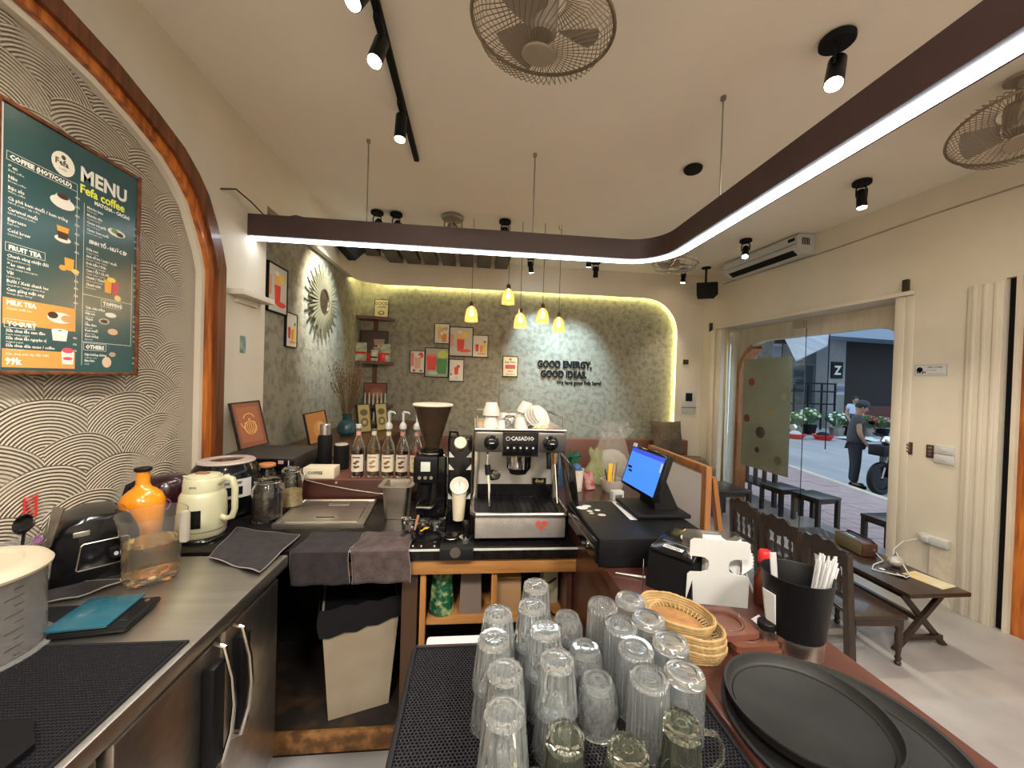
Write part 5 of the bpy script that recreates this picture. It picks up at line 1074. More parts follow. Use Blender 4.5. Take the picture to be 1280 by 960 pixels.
# kettle
t = thing('electric_kettle', 'cream electric kettle with a big handle and dark water window', 'kettle', (-1.145, 1.78, ZC), radians(-8))
obj('power_base', G().cyl(0, 0, 0, .018, .088, .084, n=36, b=.004), M['black_gloss'], t)
obj('body', G().lathe([(0, .019), (.080, .019), (.085, .028), (.086, .12), (.083, .185), (.076, .20), (.0725, .205), (.070, .255), (.066, .262), (0, .262)], 44), M['cream'], t, 30)
obj('lid', G().lathe([(0, .262), (.062, .2625), (.060, .270), (.045, .274), (0, .275)], 36), M['cream'], t); obj('lid_button', G().box(-.03, .02, -.014, .014, .2745, .281, .004), mat('bronze_button', (.24, .10, .05), .4), t)
obj('handle', G().tube([(.065, 0, .24), (.10, 0, .262), (.128, 0, .255), (.140, 0, .22), (.141, 0, .13), (.130, 0, .095), (.105, 0, .085), (.078, 0, .095)], [.013, .014, .014, .013, .012, .012, .012, .012], 12), M['cream'], t)
obj('spout', G().hull8([(-.055, -.022, .215), (-.085, -.004, .250), (-.085, .004, .250), (-.055, .022, .215)], [(-.055, -.024, .258), (-.092, -.005, .262), (-.092, .005, .262), (-.055, .024, .258)]), M['cream'], t)
def arcpatch(r, a0, a1, z0, z1, n=8, th=.0015):
    g = G(); 
    for i in range(n):
        a, b = a0 + (a1 - a0) * i / n, a0 + (a1 - a0) * (i + 1) / n
        g.add([(r * cos(a), r * sin(a), z0), (r * cos(b), r * sin(b), z0), (r * cos(b), r * sin(b), z1), (r * cos(a), r * sin(a), z1)], [(0, 1, 2, 3)])
    return g
obj('water_window', arcpatch(.0873, radians(-80), radians(-54), .065, .14), M['black_gloss'], t); obj('lower_line', G().torus(0, 0, .046, .0862, .0012, 40, 5), M['black'], t)
obj('brand_mark', G().text('BEAR', .012, 0, 0, 0, align='CENTER'), M['black'], t, None)
bpy.data.objects['brand_mark'].matrix_local = RZ(12) @ frame((.0, -.0728, .228), (1, 0, 0), (0, 0, 1))
# rice cooker and companion
t = thing('rice_cooker', 'black round rice cooker with a grey lid ring and silver front panel', 'rice cooker', (-1.225, 2.07, ZC))
obj('body', G().lathe([(0, 0), (.11, 0), (.13, .02), (.142, .08), (.149, .15), (.147, .20), (.138, .235), (.118, .262), (0, .262)], 48), M['black_gloss'], t, 50)
obj('lid_ring', G().lathe([(.085, .262), (.118, .2625), (.124, .268), (.118, .275), (.075, .279), (.072, .272)], 44), mat('grey_ring', (.36, .31, .29), .4), t); obj('lid_window', G().cyl(.0, 0, .262, .2725, .0735, n=36), mat('brown_window', (.08, .03, .015), .15), t)
obj('front_panel', arcpatch(.1505, radians(-80), radians(-18), .11, .20, 12), mat('silver_panel', (.50, .48, .46), .4), t); obj('display', arcpatch(.1515, radians(-66), radians(-34), .125, .165, 8), M['black'], t)
obj('panel_text', arcpatch(.1515, radians(-68), radians(-36), .178, .19, 8), M['steel_dull'], t)
t = thing('dark_pot', 'dark purple and black electric pot beside the combed wall, left of the rice cooker', 'pot', (-1.405, 1.93, ZC))
obj('body', G().lathe([(0, 0), (.08, 0), (.09, .03), (.095, .15), (.09, .20), (.07, .225), (0, .23)], 36), mat('aubergine', (.018, .004, .008), .25, coat=.4), t, 50); obj('handle', G().tube([(-.05, -.11, .11), (-.07, -.13, .15), (-.06, -.12, .21), (-.02, -.09, .235)], .012, 8), M['black'], t)
obj('badge', G(T3(.055, -.088, .12) @ RZ(32) @ RX(90)).torus(0, 0, 0, .026, .003, 24, 6), mat('purple_ring', (.25, .05, .12), .3), t)
# crate, recorder
t = thing('plastic_crate', 'black lattice crate carrying the flat black recorder', 'crate', (-1.47, 2.36, ZC))
obj('box', G().box(.0, .47, 0.02, .42, .0, .155), M['black_matt'], t, None)
g = G()
for i in range(19):
    for j in range(6): g.box(.008 + i * .0243, .020 + i * .0243, .008, .0195, .008 + j * .0245 + (.0 if i % 2 else .006), .018 + j * .0245 + (.0 if i % 2 else .006))
obj('lattice_studs', g, M['steel_dull'], t, None, kind='stuff')
t = thing('video_recorder', 'flat black recorder box lying on the crate in the left corner', 'recorder', (-1.455, 2.345, ZC + .1555))
obj('case', G().box(0, .43, .01, .42, 0, .070, .004), mat('dark_grey_metal', (.035, .030, .028), .5), t); obj('front', G().box(0.0, .43, .0, .009, 0.0, .064, .002), M['black_gloss'], t)
obj('brand_text', G(T3(.27, -.0005, .035) @ RX(90)).text('RECORDER', .012, 0, 0, 0), M['steel_dull'], t, None); obj('sticker', G().box(.345, .375, -.0012, 0, .036, .056), mat('pink_sticker', (.45, .28, .25), .6), t, None); obj('sticker', G().box(.400, .405, -.0012, 0, .025, .056), M['white'], t, None)
# storage jars
def jar(x, y, r, h, fill, fc, label, lid='wire'):
    t = thing('storage_jar', label, 'jar', (x, y, ZC))
    obj('jar_glass', G().lathe([(0, 0), (r * .93, 0), (r, .012), (r, h * .74), (r * .86, h * .84), (r * .8, h * .88), (r * .8, h * .93), (r * .76, h * .93), (r * .76, h * .87), (r * .83, h * .82), (r * .96, h * .73), (r * .96, .014), (0, .006)], 32), M['glass'], t, 50)
    obj('contents', G().cyl(0, 0, .016, h * fill, r * .95, n=28, b=.004), fc, t)
    if lid == 'wire':
        obj('glass_lid', G().lathe([(0, h * .935), (r * .84, h * .935), (r * .86, h * .96), (r * .6, h * 1.0), (0, h * 1.01)], 32), M['glass'], t); obj('wire_clasp', G().torus(0, 0, h * .905, r * .84, .0022, 32, 5), M['chrome'], t)
        obj('clip', G().tube([(r * .84, -.01, h * .9), (r * 1.1, -.008, h * .82), (r * 1.06, 0, h * .66), (r * 1.1, .008, h * .82), (r * .84, .01, h * .9)], .002, 5), M['chrome'], t)
    else: obj('screw_lid', G().cyl(0, 0, h * .935, h * 1.02, r * .86, n=28, b=.004), lid, t)
    return t
coffee = mat('dark_coffee', (.012, .007, .006), .8, c2=(.03, .018, .012), ns=80, bump=.4, bs=120); grain = mat('pale_grain', (.30, .22, .10), .8, c2=(.45, .34, .17), ns=90, bump=.4, bs=120)
jar(-.985, 1.985, .066, .205, .60, coffee, 'large clip-top glass jar of dark coffee, front one of the jars')
jar(-.955, 2.165, .055, .215, .45, grain, 'clip-top glass jar of pale grains behind the dark coffee jar')
jar(-1.115, 2.235, .050, .215, .60, coffee, 'glass jar with an orange-brown screw lid behind the coffee jar', mat('orange_lid', (.45, .18, .06), .5))
# ================================================================== coffee counter objects
t = thing('brown_riser', 'red-brown box riser carrying the syrup bottles', 'riser', (-.96, 2.29, ZC))
obj('case', G().box(0, .70, 0, .50, .0, .112, .003), mat('riser_brown', (.055, .018, .013), .4), t); obj('top_board', G().box(-.005, .705, -.008, .5, .1125, .12, .002), mat('riser_top', (.13, .05, .038), .4), t); obj('screw', G(T3(.195, 0, .1) @ RX(90)).cyl(0, 0, 0, .004, .007, n=12), M['steel'], t)
zr = ZC + .1205
amber = (.30, .12, .02)
bots = [(-.665, 2.35, (.045, .018, .012), 'cap', 'syrup bottle with a pink-white cap, first from the left on the brown riser', (.65, .60, .52), (.14, .05, .03)),
        (-.578, 2.36, (.30, .14, .04), 'dark', 'amber syrup bottle without a pump, second from the left', (.70, .66, .55), (.35, .22, .08)),
        (-.492, 2.35, (.22, .13, .05), 'pump', 'syrup bottle with a white pump and nut label, third from the left', (.70, .64, .50), (.20, .09, .04)),
        (-.410, 2.35, (.10, .03, .015), 'pump', 'syrup bottle with a white pump and coffee bean label, fourth from the left', (.68, .60, .50), (.12, .05, .03)),
        (-.328, 2.345, (.50, .03, .03), 'pump', 'red syrup bottle with a white pump beside the coffee grinder', (.70, .58, .42), (.35, .36, .10))]
for i, (x, y, lc, top, lab, lb_, pc_) in enumerate(bots):
    t = thing('syrup_bottle', lab, 'bottle', (x, y, zr), group='syrup bottles on the brown riser')
    obj('bottle_glass', G().lathe([(0, 0), (.034, 0), (.037, .006), (.037, .165), (.032, .19), (.018, .225), (.0135, .245), (.0135, .285), (.0105, .285), (.0105, .245), (.015, .224), (.029, .188), (.034, .165), (.034, .010), (0, .008)], 28), M['glass'], t, 50)
    obj('syrup', G().lathe([(0, .0085), (.0335, .0105), (.0335, .158), (0, .158)], 24), mat('syrup_%d' % i, lc, .05, trans=.6, ior=1.4), t)
    n0 = arcpatch(.0378, radians(-155), radians(-25), .035, .135, 14); obj('paper_label', n0, mat('syrup_label_%d' % i, lb_, .6), t)
    g = G()
    for (a, z, r) in ((-100, .085, .010), (-80, .095, .009), (-95, .062, .010), (-75, .065, .008), (-108, .066, .006)): g.lathe([(0, .0), (r, 0), (0, .0006)], 12)if 0 else g.add([(v.x, v.y, v.z) for v in [RZ(a + 90) @ Vector((r * cos(q) * 1.2, -.0383, z + r * sin(q) * .8)) for q in [2 * pi * k / 10 for k in range(10)]]], [tuple(range(10))])
    g.add([tuple(RZ(0) @ Vector(p)) for p in ((-.022, -.0383, .115), (.022, -.0383, .115), (.022, -.0383, .122), (-.022, -.0383, .122))], [(0, 1, 2, 3)])
    obj('label_print', g, pm_(pc_), t, None, fix=False)
    obj('neck_band', arcpatch(.0142, 0, 2 * pi, .245, .268, 20), mat('neck_band_%d' % i, (.60, .30, .25) if i in (0, 3, 4) else (.6, .55, .42), .5), t)
    if top == 'pump':
        obj('pump_collar', G().lathe([(0, .2855), (.020, .2855), (.021, .30), (.017, .315), (.007, .325), (.007, .37), (0, .37)], 20), M['white'], t); obj('pump_head', G().tube([(0, 0, .365), (0, 0, .380), (.004, -.004, .386), (.034, -.02, .384), (.040, -.024, .376)], [.009, .009, .007, .005, .004], 8), M['white'], t)
    else: obj('cap', G().cyl(0, 0, .2855, .31, .016, n=20, b=.002), M['white'] if top == 'cap' else M['black'], t)
t = thing('carton_box', 'small white carton with black print on the left end of the brown riser', 'box', (-.865, 2.335, zr))
obj('carton', G().box(-.085, .085, -.045, .055, 0, .062, .002), mat('cream_card', (.66, .60, .46), .7), t); obj('print', G(T3(-.06, -.0456, .025) @ RX(90)).text('COFFEE', .024, 0, 0, 0, bold=.0008), M['black'], t, None)
t = thing('steel_cap_flask', 'matt black flask with a steel cap at the back of the brown riser', 'flask', (-.945, 2.60, zr))
obj('body', G().lathe([(0, 0), (.042, 0), (.044, .004), (.044, .19), (.038, .205), (.034, .207), (0, .207)], 32), M['black_matt'], t); obj('cap', G().lathe([(0, .2075), (.033, .2075), (.033, .272), (.030, .276), (0, .276)], 32), M['steel'], t)
t = thing('black_canister', 'black canister with a whitish lid right of the flask', 'canister', (-.825, 2.55, zr))
obj('body', G().cyl(0, 0, 0, .148, .046, n=32, b=.004), M['black_matt'], t); obj('lid', G().cyl(0, 0, .1485, .158, .040, n=32, b=.003), mat('pale_lid', (.45, .42, .38), .3), t)
tag(obj('thin_cable', G().tube([(-.93, 2.27, 1.0), (-.80, 2.265, .97), (-.66, 2.262, .945), (-.52, 2.262, .925), (-.40, 2.255, .922), (-.33, 2.22, .89)], .0025, 5), M['steel_dull']), 'thin pale power cord hanging across the front of the brown riser', 'cable')
# sink cover
t = thing('steel_sink_cover', 'flat stainless steel sink cover with two slots beside the towels', 'sink cover', (-.70, 2.08, ZC))
S4 = lambda a, z, z_=None: [(-.20 * a - .015, -.195 * a, z), (.20 * a - .0, -.195 * a, z), (.17 * a, .19 * a, z), (-.235 * a, .19 * a, z)]
g = G(); vs = S4(1, 0) + S4(1, .012) + S4(.94, .012) + S4(.93, .006) + S4(.80, .006) + S4(.78, .010) + S4(.74, .010)
fs = []
for k in range(6): fs += [(k * 4 + i, k * 4 + (i + 1) % 4, (k + 1) * 4 + (i + 1) % 4, (k + 1) * 4 + i) for i in range(4)]
g.add(vs, fs + [(24, 25, 26, 27), (3, 2, 1, 0)]); obj('plate', g, M['steel'], t, None)
for y in (-.10, .10): obj('slot', G(T3(-.01, y, .0102)).box(-.045, .045, -.008, .008, 0, .0015, .001), M['black_matt'], t); obj('slot_rim', G(T3(-.01, y, .0105)).tube([(-.05, -.011, 0), (.05, -.011, 0), (.05, .011, 0), (-.05, .011, 0)], .0018, 5, closed=True), M['steel'], t)
# hanging towels
def hang(x0, x1, ytop, zbot, m, label, skew=0, ph=0):
    yF = 1.612
    def f(u, v):
        x = x0 + (x1 - x0) * u + .006 * sin(7 * v + ph); L1 = ytop - yF; L2 = .884 - zbot; s = v * (L1 + L2)
        if s < L1: y, z = ytop - s, .8845
        else: y, z = yF, .8845 - (s - L1)
        k = max(0, s - L1) / L2
        y -= .006 + .010 * k * (.5 + .5 * sin(11 * u + ph)) if s > L1 else 0
        z += .0035 * (.5 + .5 * sin(12 * u + 3 * v + ph)) if s <= L1 else 0
        return (x + skew * v, y, z)
    t = thing('towel', label, 'towel', (0, 0, 0)); sheet('fabric', f, 16, 30, m, .0035, parent=t)
    for e in ([f(0, j / 20) for j in range(21)], [f(1, j / 20) for j in range(21)], [f(j / 12, 1) for j in range(13)]): obj('hem', G().tube([(a, b - .001, c + .001) for a, b, c in e], .0022, 5), M['hem'], t)
    return t
hang(-.70, -.478, 1.80, .755, M['cloth'], 'dark grey towel hanging over the front edge beside the steel counter')
hang(-.472, -.245, 1.80, .757, M['cloth_pink'], 'rosy grey towel hanging over the front edge left of the wooden rail', .005, 1.5)
# gastronorm pan
t = thing('steel_pan', 'deep stainless steel pan between the sink cover and the coffee grinder', 'pan', (-.372, 2.03, ZC))
def rr(a, b, r, n=4):
    p = []
    for (cx, cy, s) in ((a - r, b - r, 0), (-a + r, b - r, 1), (-a + r, -b + r, 2), (a - r, -b + r, 3)):
        for i in range(n + 1): q = pi / 2 * (s + i / n); p.append((cx + r * cos(q), cy + r * sin(q)))
    return p
rings = [(rr(.055, .055, .02), 0.001), (rr(.066, .066, .022), .15), (rr(.068, .068, .022), .165), (rr(.086, .086, .02), .168), (rr(.086, .086, .02), .171), (rr(.065, .065, .021), .170), (rr(.063, .063, .021), .15), (rr(.053, .053, .02), .004)]
g = G(); n = len(rings[0][0]); g.add([(x, y, z) for p, z in rings for x, y in p], [(k * n + i, k * n + (i + 1) % n, (k + 1) * n + (i + 1) % n, (k + 1) * n + i) for k in range(7) for i in range(n)] + [tuple(range(n))[::-1], tuple(7 * n + i for i in range(n))]); obj('pan_wall', g, M['steel'], t, 40)
# grinder
t = thing('coffee_grinder', 'black espresso grinder with a tall smoky bean hopper', 'coffee grinder', (-.195, 1.93, ZC))
obj('base', G().box(-.085, .085, -.15, .12, .0, .035, .008), M['black'], t)
obj('body', G().box(-.065, .075, -.03, .12, .035, .335, .012), M['black_gloss'], t); obj('chrome_side', G().box(.0755, .080, .0, .11, .06, .32, .002), M['chrome'], t)
obj('head', G().box(-.075, .040, -.09, -.03, .215, .345, .012), M['black'], t)
obj('display', G(T3(-.018, -.0905, .275)).box(-.022, .022, -.003, 0, -.0, .045, .001), mat('grey_lcd', (.4, .42, .36), .3, emit=.3), t)
for i in range(3): obj('button', G(T3(-.045 + i * .027, -.0905, .245) @ RX(90)).cyl(0, 0, 0, .003, .008, n=14), M['steel_dull'], t)
obj('chute', G().lathe([(0, .14), (.022, .14), (.030, .21), (0, .21)], 18, -.02, -.065), M['black'], t); obj('fork', G().tube([(-.045, -.06, .12), (-.05, -.12, .115), (.01, -.12, .115), (.005, -.06, .12)], .005, 6), M['chrome'], t)
obj('collar', G().lathe([(0, .336), (.058, .336), (.060, .36), (.052, .372), (0, .372)], 32), M['black_gloss'], t); obj('collar_ring', G().torus(0, 0, .35, .060, .004, 32, 6), M['chrome_warm'], t)
obj('hopper', G().lathe([(.036, .373), (.040, .40), (.092, .575), (.094, .578), (.090, .578), (.037, .40), (.033, .373)], 40, close=True), mat('smoky_plastic', (.22, .15, .10), .08, trans=.85, ior=1.2), t)
obj('beans', G().lathe([(0, .38), (.033, .385), (.052, .45), (0, .46)], 28), coffee, t); obj('hopper_lid', G().lathe([(0, .579), (.097, .579), (.099, .584), (.094, .590), (0, .591)], 40), mat('cream_lid2', (.62, .55, .44), .4, c2=(.30, .24, .18), ns=12, lo=.55, hi=.7), t)
t = thing('milk_station', 'black upright machine with two pale cups facing the room', 'dispenser', (-.052, 1.83, ZC))
obj('column', G().box(-.055, .055, .03, .16, .0, .43, .01), M['black_gloss'], t); obj('foot', G().box(-.055, .055, -.07, .03, 0, .02, .006), M['black'], t)
obj('cable_loop', G().tube([(-.056, .12, .30), (-.062, .12, .40), (-.055, .11, .45), (-.02, .09, .45), (-.01, .06, .42)], .006, 8), M['black'], t)
Mc = T3(0, -.01, .415) @ RX(62)
obj('upper_cup', G(Mc).lathe([(0, -.10), (.020, -.10), (.028, 0), (.030, .004), (0, .005)], 28), mat('taupe_cup', (.25, .20, .15), .4), t); obj('upper_cup_face', G(Mc).cyl(0, 0, .0055, .008, .027, n=28), mat('cream_face', (.66, .62, .44), .5), t)
Mc = T3(0, -.02, .215) @ RX(52)
obj('lower_bowl', G(Mc).lathe([(0, -.02), (.028, -.018), (.043, .008), (.040, .009), (.026, -.012), (0, -.014)], 28), M['porcelain'], t); obj('whisk_pin', G(Mc).tube([(0, 0, -.012), (0, .012, .012)], .003, 6), M['chrome'], t)
obj('lower_cup', G().lathe([(0, .055), (.026, .055), (.034, .185), (0, .186)], 28, 0, -.01), mat('cream_cup', (.62, .56, .42), .4), t)
for s in (-1, 1):
    for z in (.14, .28, .34): obj('white_triangle', G().prism([(0, 0), (s * .022, 0), (s * .022, .022)], 0, .002) if 0 else G(Matrix(((1, 0, 0, s * .028), (0, 0, 1, .028), (0, 1, 0, z), (0, 0, 0, 1)))).prism([(0, 0), (s * .025, 0), (s * .025, .028)], -.003, 0), M['white'], t, None)
# portafilters on rubber mat
t = thing('drip_mat', 'round-edged black rubber mat holding the portafilters', 'mat', (-.205, 1.80, ZC))
obj('mat_body', G().prism([(.11 * cos(2 * pi * i / 28), -.02 + .075 * sin(2 * pi * i / 28)) for i in range(28)], .0, .008), M['rubber'], t, None)
for i, (x, y, rz, lab) in enumerate(((-.265, 1.80, -75, 'leftmost portafilter on the rubber mat'), (-.215, 1.83, -88, 'middle portafilter on the rubber mat'), (-.155, 1.80, -70, 'right portafilter on the rubber mat'))):
    t = thing('portafilter', lab, 'portafilter', (x, y, ZC + .0085), radians(rz), 'portafilters beside the grinder')
    obj('basket', G().lathe([(0, 0), (.018, 0), (.030, .012), (.032, .034), (.035, .036), (.035, .042), (.029, .042), (.028, .014), (0, .01)], 26), M['chrome'], t)
    obj('neck', G().tube([(.028, 0, .028), (.055, 0, .028)], .006, 8), M['chrome'], t); obj('grip', G().tube([(.055, 0, .028), (.075, 0, .027), (.12, 0, .020), (.135, 0, .018)], [.009, .012, .014, .008], 10), M['black_gloss'], t)
for i, (x, y, z, s) in enumerate(((-.30, 1.86, .0, .9), (-.245, 1.90, 0, .8), (-.13, 1.865, 0, .8))):
    tag(obj('steel_cup', G().lathe([(0, 0), (.018 * s, 0), (.024 * s, .05 * s), (.026 * s, .052 * s), (.022 * s, .05 * s), (.016 * s, .004), (0, .004)], 20, x, y, ZC + .0001), M['chrome']), ['small steel cup at the left of the portafilters', 'small steel cup behind the middle portafilter', 'small steel cup behind the right portafilter'][i], 'cup', 'small steel cups')
tag(obj('yellow_spoon', G(T3(-.195, 1.70, ZC + .055) @ RZ(82) @ RY(14)).box(-.055, .02, -.004, .004, 0, .003, .001).box(.02, .06, -.009, .009, 0, .004, .001), M['yellow']), 'yellow plastic spoon lying over the portafilter handles', 'spoon')
tag(obj('cleaning_brush', G().tube([(-.24, 1.72, ZC + .04), (-.235, 1.80, ZC + .08)], [.004, .007], 8), mat('brown_brush', (.25, .12, .06), .6)), 'small brown brush standing among the portafilters', 'brush')
for i, (x, y) in enumerate(((-.235, 1.655), (-.20, 1.652), (-.145, 1.65))): tag(obj('spilt_bean', G().ball(x, y, ZC + .003, .004, 6), M['white']), ['left', 'middle', 'right'][i] + ' pale crumb at the counter front edge below the portafilters', 'crumb')
# tamping mat
t = thing('tamping_mat', 'black corner tamping mat lapping over the counter front edge', 'mat', (-.05, 1.64, ZC))
obj('top_pad', G().box(-.07, .07, -.022, .12, 0, .010, .003), M['rubber'], t); obj('front_lip', G().box(-.07, .07, -.034, -.0225, -.04, .010, .003), M['rubber'], t); obj('raised_arc', G(T3(-.005, -.036, -.005) @ RX(90)).cyl(0, 0, 0, .003, .022, n=24), M['steel_dull'], t)
t = thing('coffee_tamper', 'chrome coffee tamper with a black handle on the corner mat', 'tamper', (-.015, 1.70, ZC + .0103)); obj('foot', G().cyl(0, 0, 0, .012, .029, n=28, b=.001), M['chrome'], t); obj('handle', G().lathe([(0, .0125), (.012, .0125), (.009, .03), (.016, .055), (.018, .07), (.012, .082), (0, .084)], 20), M['black_gloss'], t)
t = thing('coffee_leveler', 'black round coffee leveler left of the chrome tamper', 'leveler', (-.078, 1.70, ZC + .0103)); obj('drum', G().cyl(0, 0, 0, .022, .030, n=28, b=.002), M['black_gloss'], t); obj('band', G().torus(0, 0, .012, .030, .0015, 28, 5), M['steel'], t)
# espresso machine
x0, x1 = .012, .436; cx = (x0 + x1) / 2
t = thing('espresso_machine', 'stainless steel espresso machine with black control panel under stacked cups', 'espresso machine', (cx, 1.75, ZC))
w = (x1 - x0) / 2
M['mach'] = mat('machine_grey', (.13, .12, .11), .32, .7)
for x in (-w + .03, w - .03):
    for y in (-.02, .42): obj('foot', G().cyl(x, y, 0, .03, .022, n=16), M['black'], t)
obj('lower_body', G().box(-w + .005, w - .005, -.05, .46, .030, .12, .006), M['black'], t)
obj('tray_front', G().box(-w + .012, w - .012, -.078, -.051, .024, .118, .004), mat('brushed_front', (.55, .52, .50), .38, .7, c2=(.48, .45, .43), ns=30), t)
obj('tray_rail', G().tube([(-w + .0, .20, .128), (-w, -.05, .128), (-w + .015, -.082, .128), (w - .015, -.082, .128), (w, -.05, .128), (w, .20, .128)], .011, 10), M['steel'], t)
obj('drip_grate', G().box(-w + .012, w - .012, -.07, .19, .120, .126), M['black'], t, None)
for i in range(14): obj('grate_bar', G().box(-w + .03 + i * .0275, -w + .036 + i * .0275, -.06, .18, .126, .130), M['black'], t, None)
obj('rear_wall', G().box(-w + .01, w - .01, .20, .46, .12, .40), mat('splash_steel', (.62, .60, .58), .35, .6), t, None)
obj('splash_dark', G().box(-w + .012, w - .012, .197, .1995, .125, .188), M['black_gloss'], t, None)
for s in (-1, 1): obj('side_pillar', G().box(s * (w - .012) - .012, s * (w - .012) + .012, .16, .44, .12, .40, .006), M['steel'], t); obj('side_panel', G().box(s * w - .004, s * w + .004, .17, .45, .13, .39), M['black_gloss'], t, None)
obj('head_housing', G().box(-w - .002, w + .002, .0, .46, .385, .482, .014), M['mach'], t)
obj('top_tray', G().box(-w - .002, w + .002, .0, .46, .484, .494, .004), M['steel'], t)
obj('cup_rail', G().tube([(-w + .01, .02, .495), (-w + .01, .04, .545), (-w + .01, .44, .545), (w - .01, .44, .545), (w - .01, .04, .545), (w - .01, .02, .495)], .004, 6), M['chrome'], t)
Mp_ = T3(-.003, -.002, .43)
obj('control_panel', G(Mp_).box(-.082, .082, -.010, 0, -.058, .048, .004), M['black_gloss'], t); obj('panel_border', G(Mp_).tube([(-.083, -.011, -.059), (.083, -.011, -.059), (.083, -.011, .049), (-.083, -.011, .049)], .0022, 5, closed=True), M['chrome'], t)
obj('panel_lettering', G(Mp_ @ T3(.008, -.0112, .014) @ RX(90)).text('CASADIO', .025, 0, 0, 0, bold=.0008, align='CENTER'), M['white'], t, None)
obj('panel_logo', G(Mp_ @ T3(-.058, -.0112, .021) @ RX(90)).torus(0, 0, 0, .008, .0015, 18, 5), M['white'], t)
for i in range(5): b_ = obj('panel_button', G(Mp_ @ T3(-.058 + i * .029, -.0105, -.025) @ RX(90)).box(-.010, .010, -.016, .014, 0, .0035, .002), M['black'], t); obj('button_icon', G(Mp_ @ T3(-.058 + i * .029, -.0145, -.020) @ RX(90)).disc(0, 0, 0, .0045, n=10), M['white'], b_, None)
for x in (-.135, .138):
    k = obj('steam_knob', G(T3(x, -.002, .432) @ RX(90)).lathe([(0, 0), (.034, 0), (.034, .008), (.026, .012), (.024, .034), (.018, .038), (0, .038)], 28, mod=lambda a, z: 1 + (.05 * cos(8 * a) if z > .011 else 0)), M['black_gloss'], t); obj('knob_mark', G(T3(x, -.041, .434) @ RX(90)).box(-.010, .010, -.002, .002, 0, .001), M['white'], k, None)
obj('group_head', G(T3(0, .07, 0)).lathe([(0, .29), (.050, .29), (.062, .305), (.066, .385), (0, .385)], 36), M['chrome'], t); obj('group_gasket', G(T3(0, .07, 0)).lathe([(0, .275), (.04, .275), (.045, .289), (0, .289)], 30), M['black'], t)
obj('steam_wand', G().tube([(-.15, .03, .385), (-.15, .0, .33), (-.142, -.015, .26), (-.135, -.03, .15)], .006, 8), M['chrome'], t); obj('wand_grip', G().tube([(-.15, .0, .33), (-.146, -.008, .285)], .013, 10), M['black'], t)
obj('wand_joint', G(T3(-.112, -.0, .285) @ RX(90)).lathe([(0, 0), (.020, 0), (.022, .012), (.016, .020), (0, .021)], 24), M['chrome_warm'], t); obj('pressure_gauge', G(T3(-.115, .195, .235) @ RX(90)).cyl(0, 0, 0, .008, .027, n=28, b=.002), M['black'], t)
obj('hot_water_spout', G().tube([(.135, .03, .385), (.135, .01, .34), (.135, .01, .31)], .011, 10), M['black'], t); obj('wand_coil', G().tube([(.165, .01, .385), (.165, .01, .335)], .013, 12), mat('copper_coil', (.42, .25, .13), .35, .8), t); obj('steam_wand', G().tube([(.165, .01, .335), (.172, .0, .24), (.175, -.02, .16)], .006, 8), M['chrome'], t)
bd = obj('name_badge', G(T3(.125, .196, .205) @ RX(90)).box(-.036, .036, -.015, .015, 0, .003), M['black'], t, None); obj('badge_lettering', G(T3(.125, .1925, .198) @ RX(90)).text('dieci', .024, 0, 0, 0, bold=.0005, align='CENTER'), mat('pale_gold', (.6, .5, .28), .4), bd, None)
obj('tray_lettering', G(T3(-.03, -.0785, .084) @ RX(90)).text('CASADIO', .026, 0, 0, 0, bold=.0006, align='CENTER'), mat('faint_grey', (.30, .28, .27), .5), t, None)
obj('tray_lettering', G(T3(-.02, -.0785, .055) @ RX(90)).text('BY CIMBALI', .011, 0, 0, 0, align='CENTER'), bpy.data.materials['faint_grey'], t, None)
hp = [(.0 + .026 * (16 * sin(q) ** 3) / 16, .024 * (13 * cos(q) - 5 * cos(2 * q) - 2 * cos(3 * q) - cos(4 * q)) / 16) for q in [2 * pi * i / 30 for i in range(30)]]
h = obj('heart_sticker', G(T3(.092, -.0785, .082) @ RX(90)).prism(hp, 0, .0008), mat('heart_red', (.50, .06, .05), .5), t, None); obj('heart_logo', G(T3(.092, -.0797, .082) @ RX(90)).disc(0, 0, 0, .009, .007), pm_((.10, .18, .08)), h, None)
# cups on the machine
zt_ = ZC + .4945
def cup(x, y, z, label, s=1, glassy=False, inv=True, tilt=None, handle=True):
    t = thing('glass_cup' if glassy else 'coffee_cup', label, 'cup', M=T3(x, y, z) @ (tilt or Matrix()), group='cups on the espresso machine')
    p = [(0, 0), (.024, 0), (.026, .004), (.036, .035), (.040, .058), (.038, .058), (.033, .034), (.023, .008), (0, .007)]
    p = [(r * s, zz * s) for r, zz in p]
    if inv: p = [(r, .058 * s - zz) for r, zz in p]
    obj('cup_wall', G().lathe(p, 28), M['glass'] if glassy else M['porcelain'], t, 50)
    if handle: obj('handle', G().tube([(.034 * s, 0, .045 * s), (.052 * s, 0, .045 * s), (.058 * s, 0, .030 * s), (.050 * s, 0, .016 * s), (.034 * s, 0, .014 * s)], .0035 * s, 8), M['glass'] if glassy else M['porcelain'], t)
    return t
cup(.085, 1.80, zt_, 'lower white cup of the pair stacked at the left end', .95, handle=False); cup(.088, 1.80, zt_ + .056, 'upper white cup stacked upside down at the left end', 1.05, handle=False)
cup(.135, 1.79, zt_, 'small white espresso cup right of the stacked pair', .6); cup(.175, 1.80, zt_, 'upturned glass cup in the middle of the machine top', .95, True)
cup(.20, 1.90, zt_, 'white cup behind the upturned glass cup', 1.0); cup(.235, 1.85, zt_ + .0, 'white cup lying under the tilted cup', 1.0)
cup(.225, 1.79, zt_, 'white cup at the front between the glass cup and the saucers', .9)
cup(.27, 1.90, zt_, 'white cup at the back right behind the saucers', 1.0)
cup(.165, 1.86, zt_ + .0, 'small glass cup behind the upturned one', .7, True)
